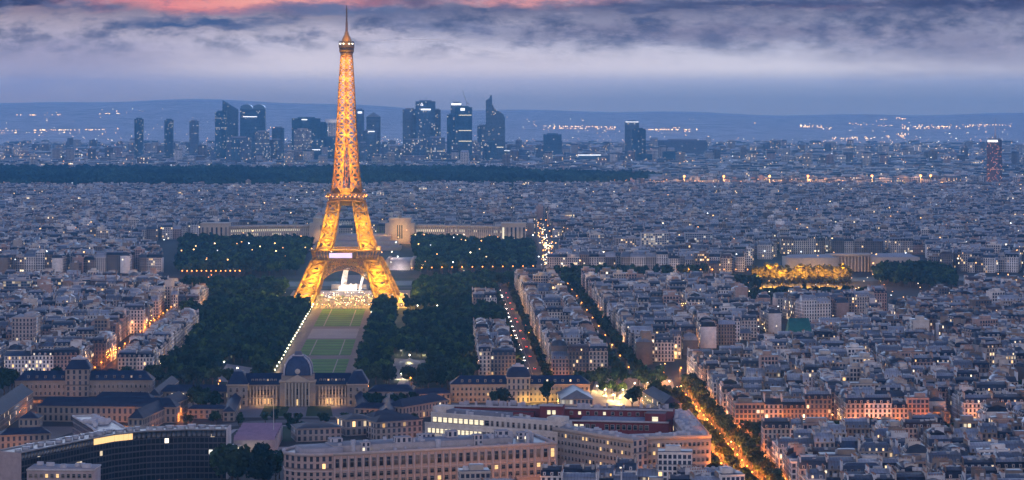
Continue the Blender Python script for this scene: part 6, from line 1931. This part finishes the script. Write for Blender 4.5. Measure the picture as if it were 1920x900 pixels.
# ================================================================== STREET LAMPS
def lamp_proto(name, matk, h, arm, head, label, cat='street lamp'):
    r = thing(name, label, cat, (0, 0, -500))
    mb = MB(); mb.bars([(0, 0, 0), (0, 0, h - .4)], [(0, 0, h - .4), (arm, 0, h)], [.14, .1], tint=(.1, .1, .1)); mb.build('post', M['darkmetal'], r)
    mb = MB(); mb.lathe([(.02, -head), (head * .8, -head * .6), (head, 0), (head * .7, head * .7), (.02, head)], 8, arm, 0); o = mb.build('lamp_head', M[matk], r); o.location = (0, 0, h)
    return r
LO = lamp_proto('street_lamp', 'lamp_o', 8.0, .9, .55, 'orange street lamp')
LWh = lamp_proto('street_lamp', 'lamp_w', 5.0, 0, .55, 'white globe lamp')
LAMPN = [0]
def lamp(x, y, kind, label, group, watts=0, rot=0.0, s=1.0, color=None, z=0):
    pr = LO if kind == 'o' else LWh
    r = dup_tree(pr, (x, y, z), rot, (s, s, s))
    r['label'] = label; r['group'] = group
    LAMPN[0] += 1
    if watts:
        h = (8 if kind == 'o' else 5) * s
        point_light((0, 0, h - 1.4), watts, color or ((1, .42, .11) if kind == 'o' else (1, .80, .52)), .4, r)
ORC = (1, .26, .03)
for i, a_ in enumerate(np.arange(1815, 2470, 27)):
    x, y = W(LC - 32, a_); lamp(x, y, 'w', 'globe lamp in the lit row along the left promenade', 'lamps of the left promenade', 2200, s=.95, color=(1, .72, .40))
    if i % 2: x, y = W(LC + 30, a_); lamp(x, y, 'w', 'globe lamp in the sparser row along the right promenade', 'lamps of the right promenade', 900, s=.8, color=(1, .72, .45))
for b_, lb in ((68, 'left'), (88, 'right')):
    for i, a_ in enumerate(np.arange(1790, 2850, 34)):
        x, y = W(b_ + (1.2 if b_ < 78 else -1.2), a_ + (17 if b_ > 78 else 0)); lamp(x, y, 'o', f'orange lamp on the {lb} kerb of the headlight avenue', f'lamps on the {lb} kerb of the headlight avenue', 12000 if i % 2 == 0 else 0, 0 if b_ < 78 else math.pi, .75)
for i, a_ in enumerate(np.arange(1850, 2850, 84)):
    x, y = W(151, a_); lamp(x, y, 'o', 'orange lamp glowing between crowns of the tree-lined avenue', 'lamps of the tree-lined avenue', 7000)
for b_, lb in ((165.5, 'left'), (180.5, 'right')):
    for i, a_ in enumerate(np.arange(1195, 1730, 22)):
        x, y = W(b_, a_ + (11 if b_ > 170 else 0)); lamp(x, y, 'o', f'orange lamp on the {lb} kerb of the orange avenue', f'lamps on the {lb} kerb of the orange avenue', 62000, 0 if b_ < 170 else math.pi, .8, ORC)
for i, a_ in enumerate(np.arange(1790, 2840, 36)):
    x, y = W(-264, a_); lamp(x, y, 'o', 'orange lamp in the narrow street left of the park', 'lamps of the narrow left street', 11000, 0, 1.0, ORC)
for i in range(16):
    t_ = i / 15; x, y = W(158 + 250 * t_, 1780 + 480 * t_); lamp(x, y, 'o', 'orange lamp along the diagonal avenue beyond the crossing', 'lamps of the diagonal avenue', 20000 if i < 9 else 0, 0, 1, ORC)
for i in range(9):
    x, y = W(205 + 24 * i, 1529); lamp(x, y, 'o', 'orange lamp in the side street right of the avenue', 'lamps of the side street', 42000, 0, 1, ORC)
for (px_, py_) in ((1135, 742), (1150, 752), (1163, 758), (1168, 742), (1180, 748), (1200, 740), (1215, 728), (1232, 735), (1248, 748), (1255, 726), (1270, 738), (1120, 735), (1190, 730), (1240, 715)):
    x, y = P(px_, py_); lamp(x, y, 'w', 'bright white lamp on the lit plaza at the crossing', 'lamps of the lit plaza', 26000, 0, .9, (1, .60, .22))
gl_ = [(455, 560, 0), (452, 590, 0), (405, 606, 0), (480, 610, 0), (430, 634, 0), (446, 645, 0), (424, 657, 0), (468, 588, 0), (515, 600, 1), (420, 678, 0), (445, 690, 0), (500, 570, 0), (400, 470, 0), (440, 492, 0), (385, 530, 0), (425, 532, 0), (378, 533, 0),
       (733, 585, 0), (771, 588, 0), (736, 604, 0), (762, 602, 0), (788, 600, 0), (795, 606, 0), (848, 600, 0), (752, 652, 0), (795, 653, 0), (768, 665, 0), (835, 640, 0), (858, 662, 0), (910, 532, 0), (845, 530, 0), (830, 533, 0), (806, 547, 0), (783, 570, 0), (960, 515, 1), (870, 500, 0), (905, 488, 1),
       (880, 640, 0), (700, 640, 0), (696, 630, 0), (760, 590, 0), (820, 570, 0), (870, 560, 0), (930, 560, 0), (752, 700, 0), (768, 716, 1), (722, 742, 1), (640, 745, 1), (300, 742, 1), (410, 722, 1), (350, 690, 0), (380, 640, 0), (330, 670, 1)]
for (px_, py_, k) in gl_:
    x, y = P(px_, py_ + 12); lamp(x, y, 'o' if k else 'w', 'orange park lamp glowing among the dark trees' if k else 'white park lamp glowing among the dark trees', 'park lamps', 11000 if py_ % 3 else 4000, 0, 1.0)
for i in range(26):
    x, y = P(340 + i * 9 if i < 13 else 770 + (i - 13) * 19, 524 if i < 13 else 518 - (i - 13) * .3); lamp(x, y, 'o', 'orange lamp in the riverside row behind the tower', 'riverside lamps', 9000 if i % 2 == 0 else 0, 0, 1.3, ORC)
for i in range(16):
    x, y = P(1070 + i * 22, 520); lamp(x, y, 'o', 'orange lamp in the riverside row right of the tower', 'riverside lamps on the right', 8000 if i % 2 == 0 else 0, 0, 1.2, ORC)
for i in range(15):
    px_ = np.interp(i, [0, 6, 14], [1024, 1026, 1012]) + (8 if i % 2 else -8); py_ = 498 - i * 5.5
    x, y = P(px_, py_); lamp(x, y, 'o', 'orange lamp on the bright avenue right of the palace', 'lamps of the bright far avenue', 9000 if i % 2 == 0 else 0, 0, 1.6, (1, .5, .2))
# lanes between the near houses: added warm lights at random spots, to tint the walls
ne = np.array([(r[0], r[1], r[2], r[3], r[4]) for r in BL[:NEAR_END]])
LANE = []
tries = 0
while len(LANE) < 190 and tries < 60000:
    tries += 1
    i = int(rng.integers(0, NEAR_END)); r = BL[i]
    if r[13] >= 90: continue
    u = rng.uniform(-.8, .8) * r[2]; v = -(r[3] + 4.5)
    x = r[0] + u * math.cos(r[4]) - v * math.sin(r[4]); y = r[1] + u * math.sin(r[4]) + v * math.cos(r[4])
    dx_ = (x - ne[:, 0]) * np.cos(ne[:, 4]) + (y - ne[:, 1]) * np.sin(ne[:, 4]); dy_ = -(x - ne[:, 0]) * np.sin(ne[:, 4]) + (y - ne[:, 1]) * np.cos(ne[:, 4])
    if np.any((np.abs(dx_) < ne[:, 2] + 1.2) & (np.abs(dy_) < ne[:, 3] + 1.2)): continue
    if any((x - q[0]) ** 2 + (y - q[1]) ** 2 < 22 ** 2 for q in LANE): continue
    LANE.append((x, y)); point_light((x, y, 6.5), rng.uniform(4000, 13000), (1, rng.uniform(.30, .5), rng.uniform(.08, .22)), .4, name='lane_fill_light')
for r_ in (LO, LWh):
    for ch in list(r_.children): bpy.data.objects.remove(ch)
    bpy.data.objects.remove(r_)
# strong floodlights along the far boulevard
for i, px_ in enumerate((1283, 1357, 1443, 1515, 1635, 1726, 1745)):
    y = 5590 + (px_ - 1150) * .13
    x = PX(px_, y)
    f_ = thing('floodlight_mast', f'glaring orange floodlight mast on the far boulevard, {ordw(i)} from the left', 'floodlight', (x, y, 0), 0, 'floodlights of the far boulevard')
    mb = MB(); mb.bars([(0, 0, 0)], [(0, 0, 33)], .4, r2=.25, tint=(.2, .2, .2)); mb.build('post', M['darkmetal'], f_)
    mb = MB(); mb.lathe([(.02, -2.6), (2.4, -1.4), (3.0, 0), (2.2, 1.6), (.02, 2.6)], 10); o = mb.build('lamp_head', M['lamp_o'], f_); o.location = (0, 0, 34)
    point_light((0, -8, 28), 260000, (1, .42, .12), 2.0, f_)
x, y = P(1292, 347); y = 5850; x = PX(1292, y)
WS = thing('lit_hoarding', 'white glowing hoarding above the leftmost boulevard floodlight', 'billboard', (x, y, 0))
mb = MB(); mb.frusta(0, 0, 16, 24, 8, .6, 0, bottom=True); mb.build('panel', M['sign'], WS); mb = MB(); mb.bars([(-5, 1, 0), (5, 1, 0)], [(-5, 1, 16), (5, 1, 16)], .5, tint=(.2, .2, .2)); mb.build('post', M['darkmetal'], WS)
x, y = P(1285, 352)

# town lamps in quantity: streets of the whole plain, and the suburbs on the hills
mb = MB()
def dots(x, y, z, s, cols, mul=1.0):
    n = len(x)
    mb.frusta(x, y, z - s, z + s, s, s, 0.3, tint=np.asarray(cols) * mul, bottom=True)
pal_ = np.array([(1, .50, .16), (1, .62, .28), (1, .82, .55), (.9, .95, 1.0), (1, .42, .12)])
def pick(n, p=(.34, .24, .22, .12, .08)): return pal_[rng.choice(5, n, p=p)] * rng.uniform(.25, 1.2, (n, 1))
n = 900; y = np.sqrt(rng.uniform(2900 ** 2, 5500 ** 2, n)); x = rng.uniform(-.225, .225, n) * y; dots(x, y, rng.uniform(10, 26, n), .55, pick(n), .7)
lx_ = np.array(LANE); dots(lx_[:, 0], lx_[:, 1], 7.4, .3, np.tile((1, .42, .12), (len(LANE), 1)), .8)  # a glowing dot above each added lane light
n = 260; y = np.sqrt(rng.uniform(1400 ** 2, 2900 ** 2, n)); x = rng.uniform(.06, .225, n) * y; dots(x, y, rng.uniform(3, 12, n), .3, pick(n), .6)
n = 2300; y = rng.uniform(6900, 11500, n); x = rng.uniform(-.225, .225, n) * y; dots(x, y, rng.uniform(8, 32, n), rng.uniform(.4, .8, n), pick(n), .8)
n = 420; y = rng.uniform(10600, 13200, n); x = rng.uniform(-.225, .225, n) * y
keep = (np.sin(x / 310 + y / 900) + np.sin(y / 420 + x / 1500) > -.4); x, y = x[keep], y[keep]
dots(x, y, hill_z(x, y) + 9, rng.uniform(.6, 1.2, len(x)), pick(len(x), (.45, .35, .2, .0, .0)), 1.0)
# strings of lamps along far roads
for (px0, py0, px1, py1, n) in ((1020, 238, 1155, 239, 60), (1200, 243, 1310, 243, 44), (1690, 240, 1880, 234, 70), (1500, 236, 1560, 240, 30), (0, 246, 30, 247, 10), (50, 245, 200, 243, 40), (1590, 232, 1760, 238, 30), (1660, 255, 1700, 254, 14), (30, 214, 120, 214, 16), (180, 213, 225, 212, 10), (1560, 260, 1640, 258, 24), (1640, 224, 1700, 222, 14)):
    Yd = 12200.0
    t_ = rng.random(n); px_ = px0 + (px1 - px0) * t_; py_ = py0 + (py1 - py0) * t_ + rng.normal(0, 1.2, n)
    yy = np.full(n, Yd); xx = (px_ - 960) / F * yy
    hz = hill_z(xx, yy)
    # walk the distance so that the lamp sits on the slope it shows on
    for it in range(40):
        zz = H - (py_ - YH) * yy / F
        hz = hill_z((px_ - 960) / F * yy, yy) + 9
        yy = np.clip(yy + np.where(hz < zz, 90, -90), 8000, 15200)
    dots((px_ - 960) / F * yy, yy, hz, 1.1, pick(n, (.6, .35, .05, .0, .0)), 1.4)
# road climbing in the distance on the right
t_ = rng.random(70); px_ = np.interp(t_, [0, .35, .7, 1], [1722, 1731, 1743, 1755]) + rng.normal(0, 3, 70) * (1.2 - t_); py_ = np.interp(t_, [0, .35, .7, 1], [330, 312, 297, 287])
yy = F * H / (py_ - YH); dots((px_ - 960) / F * yy, yy, 16, 1.7, pick(70, (.3, .3, .35, .05, 0)), 1.1)
n = 70; px_ = rng.uniform(1150, 1770, n); yy = 5560 + (px_ - 1150) * .14 + rng.uniform(0, 90, n); dots((px_ - 960) / F * yy, yy, rng.uniform(14, 27, n), .6, pick(n, (.4, .0, .0, 0, .6)), .5)
tag(mb.build('town_lights', [M['lamp_v']]), kind='stuff')
for i in range(16):
    px_ = 1160 + i * 40; yy = 5570 + (px_ - 1150) * .13; point_light((PX(px_, yy), yy, 26), 120000, (1, .42, .14), 1.5, name='boulevard_lamp')

# ================================================================== CARS
CARS = []
for k in range(5):
    c = thing('car', 'car', 'car', (0, 0, -500))
    col = [(.05, .05, .06), (.5, .5, .52), (.12, .13, .16), (.3, .03, .03), (.65, .64, .62)][k]
    mb = MB(); mb.frusta(0, 0, .35, .95, .88, 2.15, 0, ix=.05, iy=.1, tint=col, bottom=True); mb.frusta(0, -.15, .95, 1.5, .78, 1.25, 0, ix=.18, iy=.55, tint=col); mb.build('body', M['paint'], c)
    mb = MB(); mb.frusta(0, -.15, .97, 1.40, .80, 1.29, 0, ix=.18, iy=.55, tint=(.02, .02, .03)); mb.build('window_band', M['glass'], c)
    for sx in (-1, 1):
        mb = MB(); mb.frusta(sx * .62, -2.16, .6, .85, .22, .06, 0, bottom=True); mb.build('headlight', M['head'], c)
        mb = MB(); mb.frusta(sx * .62, 2.16, .65, .85, .2, .06, 0, bottom=True); mb.build('taillight', M['tail'], c)
    CARS.append(c)
def cars(b, a0_, a1_, n, lb, gp, dirn):
    for i in range(n):
        a_ = a0_ + (a1_ - a0_) * (i + rng.uniform(.2, .8)) / n
        x, y = W(b, a_); r = dup_tree(CARS[int(rng.integers(0, 5))], (x, y, .2), AX + (0 if dirn > 0 else math.pi)); r['label'] = lb; r['group'] = gp
cars(75, 1800, 2700, 20, 'car with headlights on coming down the headlight avenue', 'oncoming cars on the headlight avenue', 1)
cars(81, 1800, 2700, 12, 'car showing red tail lights going up the headlight avenue', 'departing cars on the headlight avenue', -1)
cars(148, 1800, 2800, 8, 'car with headlights on the tree-lined avenue', 'oncoming cars on the tree-lined avenue', 1)
cars(166, 1210, 1700, 12, 'car with headlights on the orange avenue', 'oncoming cars on the orange avenue', 1)
cars(179, 1210, 1700, 9, 'car showing red tail lights on the orange avenue', 'departing cars on the orange avenue', -1)
for c in CARS:
    for ch in list(c.children): bpy.data.objects.remove(ch)
    bpy.data.objects.remove(c)
# bright far avenue traffic, too small to tell apart
mb = MB(); n = 90; t_ = rng.random(n); px_ = np.interp(t_, [0, .4, 1], [1024, 1028, 1011]) + rng.normal(0, 5, n); py_ = 500 - t_ * 80
yy = F * H / (py_ - YH); mb.frusta((px_ - 960) / F * yy, yy, .8, 1.6, .5, .5, 0, tint=pick(n, (.3, .3, .3, .1, 0)), bottom=True)
# visitors' stalls and lights under the tower
n = 150; bb = rng.normal(0, 34, n); aa = rng.uniform(2466, 2640, n); x = LC + bb; xx = x * CA - aa * SA; yy = x * SA + aa * CA
mb.frusta(xx, yy, 2.6, 3.1, .25, .25, 0, tint=pick(n, (.2, .3, .35, .15, 0)), bottom=True)
tag(mb.build('traffic_lights_and_lamps', [M['lamp_v']]), kind='stuff')
TENTS = []
for i in range(26):
    x, y = W(LC + rng.uniform(-58, 58), rng.uniform(2480, 2600))
    t = thing('market_tent', 'white pointed tent among the stalls under the tower arch', 'tent', (x, y, 0), AX, 'white tents under the tower')
    if not TENTS:
        mb = MB(); mb.frusta(0, 0, 2.3, 4.4, 3, 3, 0, ix=2.9, iy=2.9, tint=(.75, .73, .72), bottom=True); TENTS.append(mb.build('canopy', M['plaster'], t))
        mb = MB()
        for sx in (-1, 1):
            for s2 in (-1, 1): mb.bars([(sx * 2.8, s2 * 2.8, 0)], [(sx * 2.8, s2 * 2.8, 2.4)], .08, tint=(.5, .5, .5))
        TENTS.append(mb.build('frame', M['darkmetal'], t))
    else:
        for o in TENTS:
            c = o.copy(); COL.objects.link(c); c.parent = t
for (b_, a_, w) in ((-40, 2500, 6000), (0, 2495, 7000), (40, 2500, 6000), (-20, 2560, 9000), (20, 2560, 9000), (0, 2630, 12000), (-45, 2590, 5000), (45, 2590, 5000), (-30, 2660, 9000), (30, 2660, 9000)):
    x, y = W(LC + b_, a_); point_light((x, y, 9), w * .95, (1, .70, .50), .8, name='square_lamp')
mb = MB(); n = 420; b_ = rng.normal(0, 26, n); a_ = rng.uniform(2440, 2620, n); x = (LC + b_) * CA - a_ * SA; y = (LC + b_) * SA + a_ * CA
mb.frusta(x, y, 0.1, 1.45, .25, .2, 0, ix=-.03, tint=rng.uniform(.02, .35, (n, 3))); mb.frusta(x, y, 1.45, 1.72, .12, .12, 0, ix=.03, iy=.03, tint=(.35, .24, .18))
tag(mb.build('crowd', [M['plaster']]), kind='stuff')
BS = thing('bandstand', 'small lit round park pavilion with pale roof in the right grove', 'bandstand', P(768, 690) + (0,))
mb = MB(); mb.lathe([(8.5, 4.2), (8.2, 4.6), (4, 6.2), (1, 7.6), (.1, 8)], 16, tint=(.5, .48, .42)); mb.build('roof', M['zinc'], BS)
mb = MB()
for k in range(10): mb.bars([(7.6 * math.cos(k * .628), 7.6 * math.sin(k * .628), .8)], [(7.6 * math.cos(k * .628), 7.6 * math.sin(k * .628), 4.3)], .16, tint=(.4, .4, .36))
mb.build('posts', M['darkmetal'], BS)
mb = MB(); mb.lathe([(8, 0), (8, .8), (.1, .85)], 16, tint=(.4, .38, .34)); mb.build('base', M['stone'], BS)
point_light((0, -9, 6), 2200, (1, .85, .45), .5, BS, name='bandstand_lamp')

# vapour trail far behind the tower
mb = MB()
YC = 60000.0
A = [((px_ - 960) / F * YC, YC + 40 * k_, H + (YH - 76 + .012 * (px_ - 665)) / F * YC) for k_, px_ in enumerate((668, 720, 790, 895))]
mb.bars(A[:-1], A[1:], [9, 13, 12], r2=[13, 12, 3], tint=(.85, .82, .85))
tag(mb.build('vapour_trail', M['spray']), 'thin white aircraft trail in the sky right of the tower top', 'vapour trail')

# ================================================================== HAZE
mb = MB()
mb.frusta(0, 6400, -3.5, 338, 9200, 9500, 0, bottom=True)
hm = bpy.data.materials.new('haze_air'); hm.use_nodes = True
g = NT(hm.node_tree)
pv = g.n('ShaderNodeVolumePrincipled')
pv.inputs['Color'].default_value = (0.17, 0.54, 1.0, 1)
pv.inputs['Density'].default_value = HAZE_DENSITY
pv.inputs['Anisotropy'].default_value = 0.6
o_ = g.n('ShaderNodeOutputMaterial')
hm.node_tree.links.new(pv.outputs[0], o_.inputs['Volume'])
hz = mb.build('haze', [hm])
tag(hz, kind='stuff')
print('lights', NLIGHT[0], 'objects', len(bpy.data.objects), 'meshes', sum(o.type == 'MESH' for o in bpy.data.objects), 'lamps', LAMPN[0])
